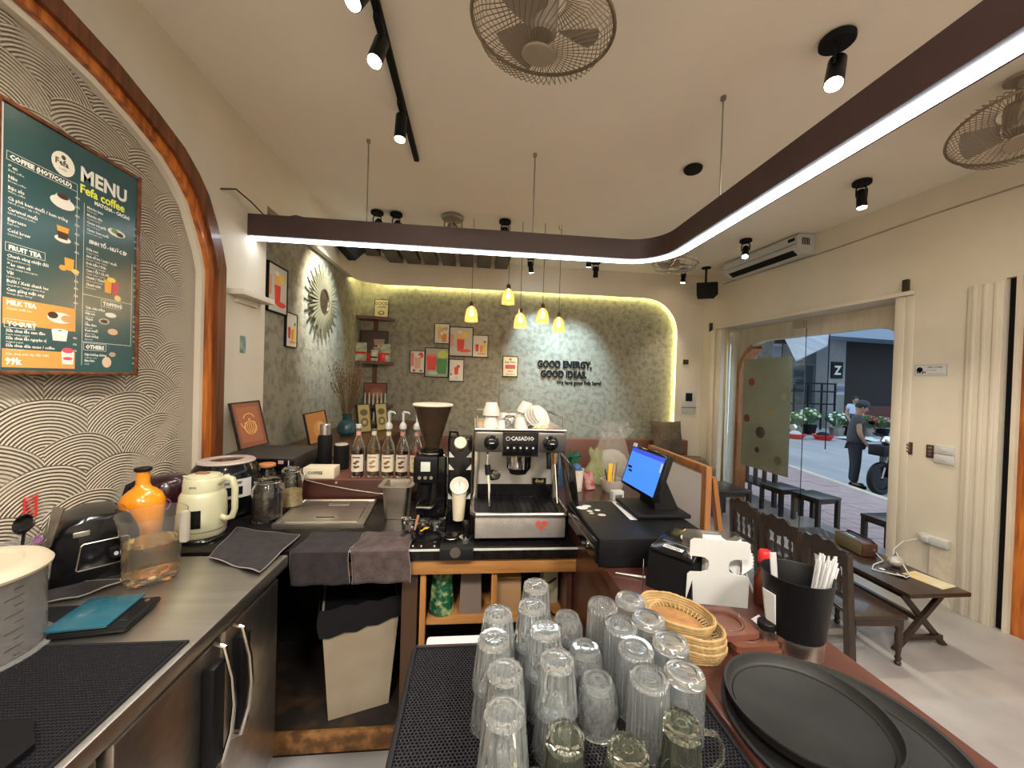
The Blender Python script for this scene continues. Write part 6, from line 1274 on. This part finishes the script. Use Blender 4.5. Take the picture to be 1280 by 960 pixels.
cup(.25, 1.88, zt_ + .062, 'white cup tilted on top of the pile', 1.0, tilt=RY(18)); cup(.155, 1.92, zt_, 'white cup at the back behind the small espresso cup', 1.0)
for i, (x, z, a) in enumerate(((.285, .02, 58), (.297, .018, 60), (.309, .016, 62), (.321, .014, 64))):
    t = thing('saucer', ['first leaning saucer from the left', 'second leaning saucer from the left', 'third leaning saucer from the left', 'last leaning saucer near the right knob'][i], 'saucer', M=T3(x, 1.80 + .012 * i, zt_ + .050) @ RZ(28 + 6 * i) @ RX(58), group='saucers on the espresso machine')
    obj('plate', G().lathe([(0, 0), (.025, 0), (.045, .006), (.056, .012), (.056, .014), (.044, .008), (.024, .003), (0, .003)], 36), M['porcelain'], t, 50); obj('rim_line', G().torus(0, 0, .006, .034, .0008, 30, 4), M['steel_dull'], t)
# ================================================================== below the coffee counter
t = thing('waste_bin', 'square cream waste bin with a black liner under the coffee counter', 'bin', (-.505, 1.88, .1005), radians(18))
obj('bin_body', G().hull8([(-.125, -.13, 0), (.125, -.13, 0), (.125, .13, 0), (-.125, .13, 0)], [(-.16, -.165, .48), (.16, -.165, .48), (.16, .165, .48), (-.16, .165, .48)]), mat('bin_cream', (.27, .22, .155), .5, c2=(.33, .28, .21), ns=4), t, None)
g = G().grid(lambda u, v: ((.165 + .012 * sin(v * 3)) * (1 if True else 0) * (cos(2 * pi * u) / max(abs(cos(2 * pi * u)), abs(sin(2 * pi * u)))), (.17) * (sin(2 * pi * u) / max(abs(cos(2 * pi * u)), abs(sin(2 * pi * u)))), .42 + .03 * sin(2 * pi * u + .6) + v * (.51 - .42 - .03 * sin(2 * pi * u + .6)) + .006 * sin(24 * pi * u)), 48, 4)
obj('liner', g, M['black_matt'], t, 60); obj('liner_inside', G().box(-.15, .15, -.155, .155, .481, .49), M['black'], t, None)
t = thing('green_gift_bag', 'glossy green and clear bag of sweets on the wooden shelf', 'bag', (-.115, 1.76, .5355))
obj('bag', G().grid(lambda u, v: ((.050 - .012 * v + .006 * sin(12 * pi * u)) * cos(2 * pi * u), .04 * sin(2 * pi * u) * (1 - .4 * v), .20 * v), 30, 8), mat('green_film', (.008, .07, .035), .12, c2=(.30, .38, .16), ns=34, lo=.5, hi=.7, coat=.6), t, 60); obj('tied_top', G().grid(lambda u, v: (.02 * (1 + v) * cos(2 * pi * u), .014 * (1 + v) * sin(2 * pi * u), .20 + .03 * v), 16, 3), M['black_gloss'], t, 60)
t = thing('paper_sack', 'grey-brown paper coffee sack standing on the wooden shelf', 'sack', (.015, 1.78, .5355))
obj('sack', G().hull8([(-.05, -.04, 0), (.05, -.04, 0), (.05, .04, 0), (-.05, .04, 0)], [(-.045, -.015, .20), (.045, -.015, .20), (.045, .015, .20), (-.045, .015, .20)]), mat('kraft_grey', (.13, .10, .085), .8), t, None); obj('folded_top', G().box(-.043, .043, -.018, .018, .20, .225), mat('kraft_light', (.34, .26, .17), .8), t, None)
t = thing('cardboard_box', 'brown cardboard box with a yellow strip standing on the shelf', 'box', (.185, 1.80, .5355))
obj('carton', G().box(-.055, .06, -.05, .06, 0, .155, .002), mat('cardboard', (.30, .18, .09), .8), t); obj('yellow_strip', G().box(-.055, .06, -.052, .0, .155, .158), mat('strip_yellow', (.65, .38, .10), .6), t, None); obj('black_print', G().box(-.045, -.01, -.053, -.048, .158, .1585), M['black'], t, None)
tag(obj('hanging_cable', G().tube([(.40, 1.72, .70), (.35, 1.70, .68), (.34, 1.69, .60), (.38, 1.68, .56), (.43, 1.67, .54), (.43, 1.70, .50)], .005, 6), M['black']), 'black power cord hanging beside the bar leg under the counter', 'cable')
tag(obj('pale_carton', G().box(.36, .43, 1.80, 1.90, .5355, .70, .003), mat('pale_carton', (.36, .33, .24), .8)), 'pale cardboard box behind the hanging black cord', 'box')
# ================================================================== seating
M['chair'] = mat('dark_brown_chair', (.018, .010, .007), .35, c2=(.038, .021, .014), ns=5, coat=.3, stretch=(8, 8, 2))
def chair(x, y, rz, label):   # seat towards +x, back at x=0
    t = thing('wooden_chair', label, 'chair', (x, y, 0), rz, 'dark wooden chairs in a row')
    W2 = .165
    obj('seat', G().box(.0, .33, -W2, W2, .275, .30, .006), M['chair'], t)
    for s in (-1, 1):
        obj('seat_rail', G().box(.02, .31, s * .145 - .01, s * .145 + .01, .235, .275), M['chair'], t, None)
        obj('rear_post', G().hull8([(-.02, s * .15 - .02, 0), (.02, s * .15 - .02, 0), (.02, s * .15 + .02, 0), (-.02, s * .15 + .02, 0)], [(-.055, s * .145 - .018, .645), (-.022, s * .145 - .018, .645), (-.022, s * .145 + .018, .645), (-.055, s * .145 + .018, .645)]), M['chair'], t, None)
        obj('front_leg', G(T3(.30, s * .14, 0)).lathe([(0, 0), (.014, 0), (.018, .012), (.012, .025), (.017, .04), (.011, .055), (.016, .11), (.020, .17), (.014, .20), (.020, .215), (.020, .274), (0, .274)], 16), M['chair'], t)
    obj('front_rail', G().box(.29, .31, -.13, .13, .235, .275), M['chair'], t, None)
    n = 16; g = G(); vs = []
    for i in range(n + 1):
        u = i / n; yy = -.150 + .30 * u; zt3 = .655 + .028 * sin(pi * u) + .010 * cos(6 * pi * u); xx = -.040
        vs += [(xx - .012, yy, .565 + .012 * sin(3 * pi * u)), (xx + .012, yy, .565 + .012 * sin(3 * pi * u)), (xx + .008, yy, zt3), (xx - .014, yy, zt3)]
    obj('top_rail', g.add(vs, [(i * 4 + k, i * 4 + (k + 1) % 4, i * 4 + 4 + (k + 1) % 4, i * 4 + 4 + k) for i in range(n) for k in range(4)] + [(3, 2, 1, 0), (n * 4, n * 4 + 1, n * 4 + 2, n * 4 + 3)]), M['chair'], t, 40)
    obj('lower_rail', G().box(-.030, -.010, -.14, .14, .37, .405, .003), M['chair'], t)
    for i in range(4): obj('spindle', G(T3(-.029, -.093 + i * .062, .40) @ RY(-4)).lathe([(.006, 0), (.010, .03), (.013, .06), (.007, .085), (.012, .12), (.008, .15), (.006, .172)], 10), M['chair'], t)
    return t
c0 = chair(2.225, 2.155, radians(-3), 'dark wooden chair nearest the camera, beside the straw bucket')
dup(c0, 'dark wooden chair in the middle of the row of three', (2.225, 2.52, 0), radians(2)); dup(c0, 'dark wooden chair farthest in the row, by the whiteboard easel', (2.235, 2.89, 0), radians(-2))
t = thing('low_table', 'low dark wooden table with crossed legs beneath the wall sockets', 'table', (2.83, 2.55, 0))
obj('tabletop', G().box(-.21, .21, -.52, .52, .365, .392, .005), M['chair'], t)
obj('apron', G().box(-.16, .16, -.44, .44, .325, .365), M['chair'], t, None)
for y in (-.42, .42):
    for s in (-1, 1): obj('leg', G(T3(0, y + .012 * s, 0)).hull8([(s * .185 - .02, -.012, 0), (s * .185 + .02, -.012, 0), (s * .185 + .02, .012, 0), (s * .185 - .02, .012, 0)], [(-s * .12 - .02, -.012, .33), (-s * .12 + .02, -.012, .33), (-s * .12 + .02, .012, .33), (-s * .12 - .02, .012, .33)]), M['chair'], t, None)
    obj('foot_rail', G().box(-.15, .15, y - .012, y + .012, .05, .075), M['chair'], t, None)
obj('stretcher', G().box(-.015, .015, -.42, .42, .155, .185), M['chair'], t, None)
t = thing('wooden_radio', 'brown wood-cased radio speaker lying on the low table', 'radio', (2.90, 2.62, .3925), radians(-8))
obj('case', G().box(-.055, .055, -.13, .13, 0, .10, .012), mat('radio_brown', (.055, .025, .016), .35, c2=(.075, .035, .022), ns=6), t); obj('grille', G().box(-.058, -.0555, -.122, .122, .008, .092, .001), mat('khaki_cloth', (.13, .105, .055), .9, bump=.3, bs=300), t)
obj('knob', G(T3(.02, -.13, .06) @ RX(90)).cyl(0, 0, 0, .008, .008, n=14), M['steel'], t); obj('top_controls', G().box(-.03, -.005, -.02, .08, .1, .103, .001), mat('control_strip', (.35, .4, .38), .4, c2=(.05, .3, .35), ns=20), t); obj('carry_strap', G().tube([(.035, -.12, .10), (.035, -.09, .112), (.035, .09, .112), (.035, .12, .10)], .007, 6), M['black'], t)
tag(obj('folded_flyer', G(T3(2.94, 2.18, .3925) @ RZ(12)).box(-.07, .07, -.10, .10, 0, .004), mat('yellow_flyer', (.55, .35, .08), .6, c2=(.50, .50, .40), ns=14), smooth=None), 'yellow printed flyer lying on the near end of the low table', 'paper')
tag(obj('wrapped_cup', G(T3(2.93, 2.36, .3925)).ball(0, 0, .035, .05, 12, 1.1, .9, .7), mat('foil', (.40, .38, .36), .35, .3, bump=.8, bs=30)), 'crumpled silvery plastic bag on the low table between radio and flyer', 'bag')
t = thing('smartphone', 'dark phone charging on the low table beside the flyer', 'phone', (2.80, 2.27, .3925), radians(20)); obj('case', G().box(-.035, .035, -.07, .07, 0, .009, .004), M['black_gloss'], t); obj('white_edge', G().box(-.03, .0, .04, .066, .009, .010), M['white'], t, None)
tag(obj('charger_cable', G().tube([(3.40, 2.60, .48), (3.25, 2.58, .47), (3.15, 2.56, .42), (3.08, 2.50, .40), (3.0, 2.42, .46), (2.93, 2.32, .43), (2.86, 2.22, .40), (2.80, 2.20, .40), (2.80, 2.25, .405)], .004, 6), M['white']), 'white charging cable running from the wall socket to the phone', 'cable')
tag(obj('radio_cable', G().tube([(2.92, 2.49, .43), (2.90, 2.42, .405), (2.78, 2.38, .40), (2.70, 2.32, .40), (2.76, 2.24, .405), (2.80, 2.20, .41)], .004, 6), M['white']), 'white cable curling from the radio across the low table', 'cable')
def stool(name, x, y, z, s, h, label, rz=0, cat='stool', group=None):
    t = thing(name, label, cat, (x, y, z), rz, group)
    obj('top', G().box(-s, s, -s, s, h - .03, h, .004), M['dark_wood'], t)
    obj('apron', G().box(-s + .02, s - .02, -s + .02, s - .02, h - .07, h - .031), M['dark_wood'], t, None)
    for a in (-1, 1):
        for b in (-1, 1): obj('leg', G().box(a * (s - .025) - .02, a * (s - .025) + .02, b * (s - .025) - .02, b * (s - .025) + .02, 0, h - .071 + .04), M['dark_wood'], t, None)
    return t
stool('square_table', 3.02, 4.36, 0, .22, .39, 'small dark square table inside the glass door by the easel', radians(6), 'table')
tag(obj('blue_box', G().box(2.90, 3.08, 4.42, 4.5, 0.0, .24), mat('blue_box', (.03, .04, .14), .5), smooth=None), 'dark blue box on the floor under the small square table', 'box')
# ================================================================== the street outside
zs, zr_ = -.08, -.2
pave = mat('pink_paving', (.34, .25, .25), .6, c2=(.42, .32, .32), ns=6); road = mat('asphalt', (.30, .31, .33), .55, c2=(.40, .41, .43), ns=1.2, bump=.1, bs=40, stretch=(1, .25, 1))
g = G(); g.add([(4.16, -1, zs - .2), (5.55, -1, zs - .2), (6.45, 9, zs - .2), (3.5, 9, zs - .2), (4.16, -1, zs), (5.2, -1, zs), (7.02, 9, zs), (3.5, 9, zs)], [(4, 5, 6, 7), (1, 2, 6, 5), (0, 1, 5, 4), (3, 2, 1, 0), (2, 3, 7, 6), (3, 0, 4, 7)])
pv = struct('pavement', g, pave, None)
# paving slabs near the door
tb = None
for i in range(9):
    for j in range(22):
        x = 4.20 + i * .31; y = .8 + j * .31
        if x + .3 > 5.2 + (y + 1) * .182 - .12: continue
        gg = G().box(0, .30, 0, .30, -.004, .008) if tb is None else None
        if tb is None: o = obj('paving_slab', gg, pave, pv, None); tb = o.data
        else: o = bpy.data.objects.new('paving_slab', tb); C.objects.link(o); o.parent = pv
        o.location = (x, y, zs + random.uniform(-.002, .002))
g = G(); n = 24
for i in range(n):
    y0_ = -1 + i * 10 / n; y1_ = y0_ + 10 / n - .012; f = lambda y: 5.2 + (y + 1) * .182
    obj('kerb_stone', G().hull8([(f(y0_), y0_, zr_), (f(y0_) + .14, y0_, zr_), (f(y1_) + .14, y1_, zr_), (f(y1_), y1_, zr_)], [(f(y0_), y0_, zs + .01), (f(y0_) + .14, y0_, zs + .005), (f(y1_) + .14, y1_, zs + .005), (f(y1_), y1_, zs + .01)]), M['wall_old'], pv, None)
g = G().box(3.5, 40, -3, 40, zr_ - .1, zr_); struct('road', g, road, None)
tag(obj('wall_bench', G().add([], []).box(0, 0.001, 0, .001, 0, .001), M['dark_wood'], smooth=None), 'x', 'x'); bpy.data.objects.remove(bpy.data.objects['wall_bench'])
t = thing('slatted_bench', 'black slat-backed bench standing outside behind the glass door', 'bench', (4.02, 5.15, zs), radians(4))
obj('seat', G().box(0, .35, -.42, .42, .28, .31), M['dark_wood'], t, None)
for y in (-.40, .40): obj('rear_post', G().box(-.03, .01, y - .025, y + .025, 0, .64), M['dark_wood'], t, None); obj('front_leg', G().box(.31, .35, y - .02, y + .02, 0, .28), M['dark_wood'], t, None)
obj('top_rail', G().box(-.025, .005, -.42, .42, .60, .64), M['dark_wood'], t, None)
for i in range(4): obj('back_slat', G().box(-.02, 0, -.26 + i * .155, -.20 + i * .155, .31, .60), M['dark_wood'], t, None)
s0 = stool('wooden_stool', 4.10, 4.20, zs, .17, .42, 'square dark stool on the pavement seen through the open doorway', radians(8), group='stools on the pavement')
dup(s0, 'square dark stool on the pavement right behind the glass door edge', (3.98, 4.57, zs), radians(5))
dup(s0, 'dark stool on the pavement close to the door jamb on the right', (4.16, 3.40, zs), radians(3))
# far side of the street
far = mat('grey_stone_far', (.16, .17, .18), .8, c2=(.22, .22, .22), ns=1.2); dark = mat('dark_interior', (.012, .010, .010), .8); maroon = mat('maroon_wall', (.07, .018, .015), .7)
t = thing('street_building', 'grey building across the street with a dark shopfront and stone pillar', 'building', (0, 0, 0))
D = Vector((1.0, .12, 0)).normalized(); base_ = Vector((13.95, 16.2, zr_))  # facade runs along x
FB = frame(base_, (D.x, D.y, 0), (0, 0, 1))   # local x along facade, y up, z towards the shop
obj('dark_opening', G(FB).box(3.0, 12, 0, 4.7, -.3, -.05), dark, t, None); obj('lower_wall', G(FB).box(3.05, 12, 0, 1.05, -.05, .05), maroon, t, None)
obj('stone_pillar', G(FB).box(2.1, 3.05, 0, 4.6, -.2, .4), far, t, None); obj('upper_wall', G(FB).box(2.1, 14, 4.6, 9, -.4, .5), mat('blue_grey_upper', (.18, .22, .28), .7), t, None)
obj('canopy', G(FB @ T3(0, 4.0, .5) @ RX(0)).box(0, 14, 0, .75, 0, 1.2), mat('blue_grey_canopy', (.20, .26, .34), .5), t, None); obj('blue_fascia', G(FB).box(0, 14, 4.76, 4.95, 1.3, 1.7), mat('blue_sheet', (.05, .09, .30), .4), t, None)
sg = obj('shop_sign', G(FB).box(2.2, 2.82, 2.3, 3.05, .41, .47), M['black_matt'], t, None); obj('sign_letter', G(FB @ T3(2.51, 2.48, .48)).text('Z', .55, 0, 0, 0, bold=.02, align='CENTER'), M['white'], sg, None)
for i in range(3): obj('wall_plaque', G(FB).box(2.45 + .15 * (i % 2), 3.0, 1.55 + .2 * i, 1.67 + .2 * i, .41, .43), mat('plaque_%d' % i, ((.3, .32, .35), (.08, .10, .25), (.25, .27, .3))[i], .5), t, None)
t = thing('white_building', 'pale building far across the street with windows and a terrace', 'building', (0, 0, 0))
FB2 = frame(Vector((9.8, 17.3, zr_)), (D.x, D.y, 0), (0, 0, 1))
pale = mat('pale_facade', (.26, .31, .36), .8, c2=(.34, .40, .46), ns=1.5)
obj('wall', G(FB2).box(-1, 8.6, 0, 10, -.6, -.3), pale, t, None)
for i in range(4):
    for j in range(2):
        f = obj('window', G(FB2).box(.2 + i * 2.1, 1.7 + i * 2.1, .9 + j * 3.0, 3.1 + j * 3.0, -.30, -.24), M['white'], t, None); obj('pane', G(FB2).box(.3 + i * 2.1, 1.6 + i * 2.1, 1.0 + j * 3.0, 3.0 + j * 3.0, -.24, -.235), mat('pane_far', (.16, .22, .26), .15) if i + j == 0 else bpy.data.materials['pane_far'], f, None)
for i in range(3): obj('pilaster', G(FB2).box(1.8 + i * 2.1, 2.1 + i * 2.1, 0, 6, -.3, .1), far if i == 2 else pale, t, None)
obj('dark_beam', G(FB2).box(2, 8.4, 4.0, 4.25, .1, .5), M['black_matt'], t, None)
t = thing('black_railing', 'black railing of crossed bars behind the flower stall', 'railing', (0, 0, 0))
for z in (1.1, 1.65, 2.0): obj('rail', G(FB).box(-4, 2.0, z, z + .06, .8, .86), M['black_matt'], t, None)
for i in range(9): obj('bar', G(FB).box(-4 + i * .74, -3.95 + i * .74, 0, 2.0, .8, .86), M['black_matt'], t, None)
t = thing('street_awning', 'grey striped awning hanging over the left of the street view', 'awning', (0, 0, 0))
obj('canvas', G().add([(8.1, 9.0, 2.3), (8.95, 9.0, 2.72), (10.6, 10.6, 3.55), (8.9, 10.6, 3.5), (8.1, 9.0, 2.27), (8.95, 9.0, 2.69), (10.6, 10.6, 3.52), (8.9, 10.6, 3.47)], [(0, 1, 2, 3), (7, 6, 5, 4), (0, 4, 5, 1), (1, 5, 6, 2), (2, 6, 7, 3), (3, 7, 4, 0)]), mat('awning_grey', (.34, .36, .40), .7, c2=(.24, .26, .30), ns=2, stretch=(6, .3, .3)), t, None)
for (x, y) in ((9.0, 10.5), (10.5, 10.5)): obj('pole', G().tube([(x, y, zr_), (x, y, 3.4)], .014, 8), M['black_matt'], t)
t = thing('tree_trunk', 'dark street tree trunk seen through the glass door', 'tree', (6.55, 8.1, zr_ ))
obj('trunk', G().tube([(0, 0, 0), (.03, .02, 1.2), (.0, .05, 2.4), (.1, 0, 4.5)], [.20, .17, .16, .15], 12), mat('bark', (.06, .06, .055), .9, c2=(.10, .10, .09), ns=8, bump=.5, bs=20), t)
for a, b in (((.0, .05, 2.6), (-.9, .4, 4.6)), ((.05, 0, 3.2), (1.0, .2, 5.0))): obj('branch', G().tube([a, ((a[0] + b[0]) / 2, (a[1] + b[1]) / 2, (a[2] + b[2]) / 2 + .1), b], [.09, .07, .05], 8), bpy.data.materials['bark'], t)
# flower stall
fl = [mat('flower_cream', (.62, .66, .45), .7), mat('flower_pink', (.55, .22, .25), .7), mat('flower_white', (.70, .74, .72), .7), mat('flower_red', (.45, .05, .06), .7)]; lf = mat('stall_leaf', (.035, .11, .035), .7, c2=(.07, .18, .05), ns=10)
def bouquet(x, y, r, h, k, label, i):
    t = thing('flower_bucket', label, 'flowers', (x, y, zr_), group='flower buckets across the street')
    obj('bucket', G().lathe([(0, 0), (r * .55, 0), (r * .7, h * .4), (r * .66, h * .4), (r * .5, .02), (0, .02)], 16), M['black'] if i % 2 else M['steel_dull'], t)
    g = G(); g2 = G()
    for q in range(26): a = 2.4 * q; rr_ = r * sqrt(q / 26); z = h * (.75 + .3 * (1 - (rr_ / r) ** 2)); (g if q % 2 else g2).ball(rr_ * cos(a), rr_ * sin(a), z, r * .19, 6, sz=.8)
    for q in range(12): a = 2 * pi * q / 12; g2.add([(.1 * r * cos(a), .1 * r * sin(a), h * .4), (r * cos(a + .15), r * sin(a + .15), h * .8), (1.1 * r * cos(a), 1.1 * r * sin(a), h * .88), (r * cos(a - .15), r * sin(a - .15), h * .7)], [(0, 1, 2, 3)])
    obj('blooms', g, fl[k], t, kind='stuff'); obj('leaves', g2, lf, t, kind='stuff')
ordn = ['leftmost', 'second from the left', 'third from the left', 'fourth from the left', 'fifth from the left', 'sixth from the left', 'seventh from the left', 'rightmost']
for i, (x, y, r, h, k) in enumerate(((10.6, 13.9, .36, .85, 3), (11.45, 14.1, .38, .95, 1), (12.3, 13.6, .36, .80, 0), (13.15, 13.9, .38, .95, 0), (13.95, 13.5, .36, .85, 2), (14.75, 13.7, .36, .85, 0), (15.5, 13.7, .34, .75, 3), (16.25, 13.8, .34, .7, 1))):
    bouquet(x, y, r, h, k, 'bucket of %s flowers at the street stall, %s' % (('creamy', 'pink', 'white', 'red')[k], ordn[i]), i)
for i, (x, y) in enumerate(((11.5, 12.7), (12.35, 12.45))):
    t = thing('red_basin', ('left', 'right')[i] + ' one of two red plastic basins on the road before the flower stall', 'basin', (x, y, zr_), group='red basins'); obj('basin', G().lathe([(0, 0), (.22, 0), (.32, .16), (.34, .165), (.33, .18), (.30, .165), (.21, .02), (0, .02)], 28), M['red'], t); obj('goods', G().ball(0, 0, .16, .2, 10, sz=.6), (M['white'], M['black'])[i], t)
tag(obj('flower_wrapping', G(T3(13.95, 12.5, zr_)).grid(lambda u, v: ((u - .5) * 1.5, (v - .5) * .7, .06 + .05 * sin(8 * u) * cos(5 * v)), 10, 6), mat('wrap_white', (.55, .68, .70), .5), smooth=50), 'pale sheet of wrapping lying on the road before the stall', 'sheet')

# ------------------------------------------------------------------ people
def skin_mesh(name, verts, edges, radii, m, parent, sub=2, root=0):
    me = bpy.data.meshes.new(name); me.from_pydata(verts, edges, []); o = bpy.data.objects.new(name, me); C.objects.link(o)
    if parent: o.parent = parent
    me.materials.append(m)
    md = o.modifiers.new('skin', 'SKIN'); md.use_smooth_shade = True
    for i, r in enumerate(radii):
        rr_ = r if isinstance(r, tuple) else (r, r); me.skin_vertices[0].data[i].radius = rr_; me.skin_vertices[0].data[i].use_root = (i == root)
    s = o.modifiers.new('sub', 'SUBSURF'); s.levels = sub; s.render_levels = sub
    return o
skinm = mat('skin', (.34, .19, .12), .6); shirt = mat('grey_shirt', (.060, .058, .062), .9); trou = mat('dark_trousers', (.022, .024, .032), .9); hair = mat('black_hair', (.012, .010, .010), .7)
def person(loc, rz, label, s, seated=False, top=shirt, hat=None):
    t = thing('person', label, 'person', loc, rz); t.scale = (s, s, s)   # faces +x
    # joints
    pel = (0, 0, .88); chest = (.01, 0, 1.22); neck = (.03, 0, 1.42); headb = (.055, 0, 1.50); headt = (.07, 0, 1.62)
    V = [pel, (0, 0, 1.02), chest, neck, headb, headt]
    E_ = [(0, 1), (1, 2), (2, 3), (3, 4), (4, 5)]; Rr = [.085, .08, .085, .048, .070, .080]
    arms = []
    for sd in (-1, 1):
        b_ = len(V); sh_ = (.01, sd * .17, 1.36); 
        el = (.02 + (.0 if sd < 0 else .03), sd * .235, 1.09); wr = (.12 if sd < 0 else .16, sd * .185, .90)
        V += [sh_, el, wr]; E_ += [(2, b_), (b_, b_ + 1), (b_ + 1, b_ + 2)]; Rr += [.050, .041, .028]
        hd = (wr[0] + .045, wr[1] - sd * .01, wr[2] - .055); V.append(hd); E_.append((b_ + 2, b_ + 3)); Rr.append((.018, .034)); arms.append((sh_, el, wr))
        for f_ in range(5):
            q = len(V); off = (f_ - 1.5) * .016 if f_ < 4 else 0; L_f = (.055, .062, .058, .045, .0)[f_]
            if f_ < 4: V += [(hd[0] + .022 + .4 * L_f, hd[1] + off * .5, hd[2] - .02 - .5 * L_f + off * .3), (hd[0] + .02 + .45 * L_f, hd[1] + off * .5 - sd * .012, hd[2] - .03 - 1.05 * L_f + off * .3)]
            else: V += [(hd[0] + .03, hd[1] - sd * .022, hd[2] + .0), (hd[0] + .055, hd[1] - sd * .025, hd[2] - .025)]
            E_ += [(b_ + 3, q), (q, q + 1)]; Rr += [.009, .007]
    for sd in (-1, 1):
        b_ = len(V); V += [(0, sd * .085, .84), (.015, sd * .095, .47), (-.015, sd * .10, .09), (.10, sd * .115, .035)]; E_ += [(0, b_), (b_, b_ + 1), (b_ + 1, b_ + 2), (b_ + 2, b_ + 3)]; Rr += [.088, .058, .040, .034]
    if seated: pass
    skin_mesh('body', V, E_, Rr, skinm, t)
    # clothing a little larger than the body
    SV = [(0, 0, .78), (0, 0, 1.0), (.01, 0, 1.22), (.02, 0, 1.38)]; SE = [(0, 1), (1, 2), (2, 3)]; SR = [.150, .155, .175, .095]
    for sd, (a, b, c) in zip((-1, 1), arms):
        q = len(SV); a, b, c = Vector(a), Vector(b), Vector(c); SV += [tuple(a), tuple(a.lerp(b, .55))]; SE += [(2, q), (q, q + 1)]; SR += [.088, .070]
    skin_mesh('shirt', SV, SE, SR, top, t)
    TV = [(0, 0, .96), (0, .085, .82), (.015, .095, .47), (-.012, .10, .09), (0, -.085, .82), (.015, -.095, .47), (-.012, -.10, .09)]
    skin_mesh('trousers', TV, [(0, 1), (1, 2), (2, 3), (0, 4), (4, 5), (5, 6)], [.155, .108, .078, .062, .108, .078, .062], trou, t)
    for sd in (-1, 1): obj('shoe', G(T3(.045, sd * .108, 0)).box(-.10, .13, -.045, .045, 0, .075, .03), M['black_matt'], t, 60)
    Mh = T3(.085, 0, 1.575) @ RY(22)
    hd_ = obj('head', G(Mh).ball(0, 0, 0, .098, 20, 1, .82, 1.22), skinm, t)
    obj('nose', G(Mh).hull8([(.085, -.012, -.035), (.118, -.010, -.032), (.118, .010, -.032), (.085, .012, -.035)], [(.09, -.006, .02), (.097, -.004, .02), (.097, .004, .02), (.09, .006, .02)]), skinm, hd_)
    for sd in (-1, 1):
        obj('ear', G(Mh @ T3(-.005, sd * .082, -.01)).ball(0, 0, 0, .026, 8, .7, .35, 1.1), skinm, hd_); obj('eye', G(Mh @ T3(.086, sd * .032, .012)).ball(0, 0, 0, .011, 8), M['black'], hd_)
    obj('mouth', G(Mh @ T3(.088, 0, -.062)).box(-.004, .006, -.022, .022, -.004, .004, .002), mat('lips', (.25, .09, .07), .6), hd_)
    obj('hair', G(Mh @ T3(-.018, 0, .020)).lathe([(.0, .118), (.045, .108), (.078, .075), (.097, .03), (.098, -.01), (.088, -.05)], 20, sx=1.02, sy=.92), hair, t, 60)
    if hat: obj('cap', G(Mh @ T3(-.01, 0, .05)).lathe([(0, .098), (.06, .085), (.10, .04), (.106, .0), (.10, .0)], 20, sx=1.02, sy=.9), hat, t, 60); obj('cap_brim', G(Mh @ T3(.10, 0, .05)).box(-.03, .07, -.07, .07, -.004, .006, .004), hat, t)
    return t
person((7.05, 6.45, zr_), radians(-38), 'person in a dark grey shirt and dark trousers standing at the kerb, head bowed', .94, hat=mat('dark_cap', (.035, .04, .055), .8))
person((12.6, 11.6, zr_), radians(-120), 'person in a pale blue shirt standing behind the one in dark grey', .93, top=mat('pale_blue_shirt', (.42, .48, .62), .9))
# motorbike, nose towards the left
t = thing('motorbike', 'dark parked motorbike half hidden by the right door jamb', 'motorbike', (7.66, 6.05, zr_), radians(186))
for x in (-.60, .60):
    w_ = obj('wheel', G(T3(x, 0, .28) @ RX(90)).torus(0, 0, 0, .24, .05, 36, 10), M['rubber'], t); obj('rim', G(T3(x, 0, .28) @ RX(90)).lathe([(.03, -.02), (.19, -.015), (.20, .0), (.19, .015), (.03, .02)], 24, close=True), M['black_gloss'], w_)
obj('body', G().hull8([(-.55, -.10, .40), (.20, -.10, .35), (.20, .10, .35), (-.55, .10, .40)], [(-.62, -.08, .72), (.25, -.09, .68), (.25, .09, .68), (-.62, .08, .72)]), mat('bike_green', (.02, .05, .04), .25, coat=.5), t)
obj('seat', G().box(-.62, .10, -.11, .11, .72, .80, .03), M['black'], t); obj('footboard', G().box(-.05, .40, -.14, .14, .28, .34, .02), M['black'], t)
obj('front_shield', G().hull8([(.38, -.15, .32), (.48, -.12, .35), (.48, .12, .35), (.38, .15, .32)], [(.36, -.17, .88), (.50, -.10, .85), (.50, .10, .85), (.36, .17, .88)]), bpy.data.materials['bike_green'], t)
obj('front_fork', G().tube([(.60, 0, .28), (.44, 0, .80), (.40, 0, .98)], .03, 8), M['steel_dull'], t); obj('handlebar', G().tube([(.34, -.32, 1.02), (.40, -.1, .98), (.40, .1, .98), (.34, .32, 1.02)], .018, 8), M['black'], t)
obj('headlight', G().ball(.50, 0, .93, .085, 14), M['chrome'], t); obj('exhaust', G().tube([(-.1, -.14, .28), (-.75, -.15, .35)], [.025, .045], 10), M['chrome'], t); obj('rear_rack', G().tube([(-.6, -.1, .8), (-.85, -.1, .84), (-.85, .1, .84), (-.6, .1, .8)], .012, 6), M['steel_dull'], t)
for sd in (-1, 1): obj('mirror', G(T3(.36, sd * .26, 1.02)).tube([(0, 0, 0), (.02, sd * .06, .16)], .006, 6).ball(.02, sd * .07, .19, .05, 10, .3, 1.2, .8), M['black'], t)
obj('front_basket', G().box(.52, .74, -.12, .12, .68, .86, .01), M['black'], t)
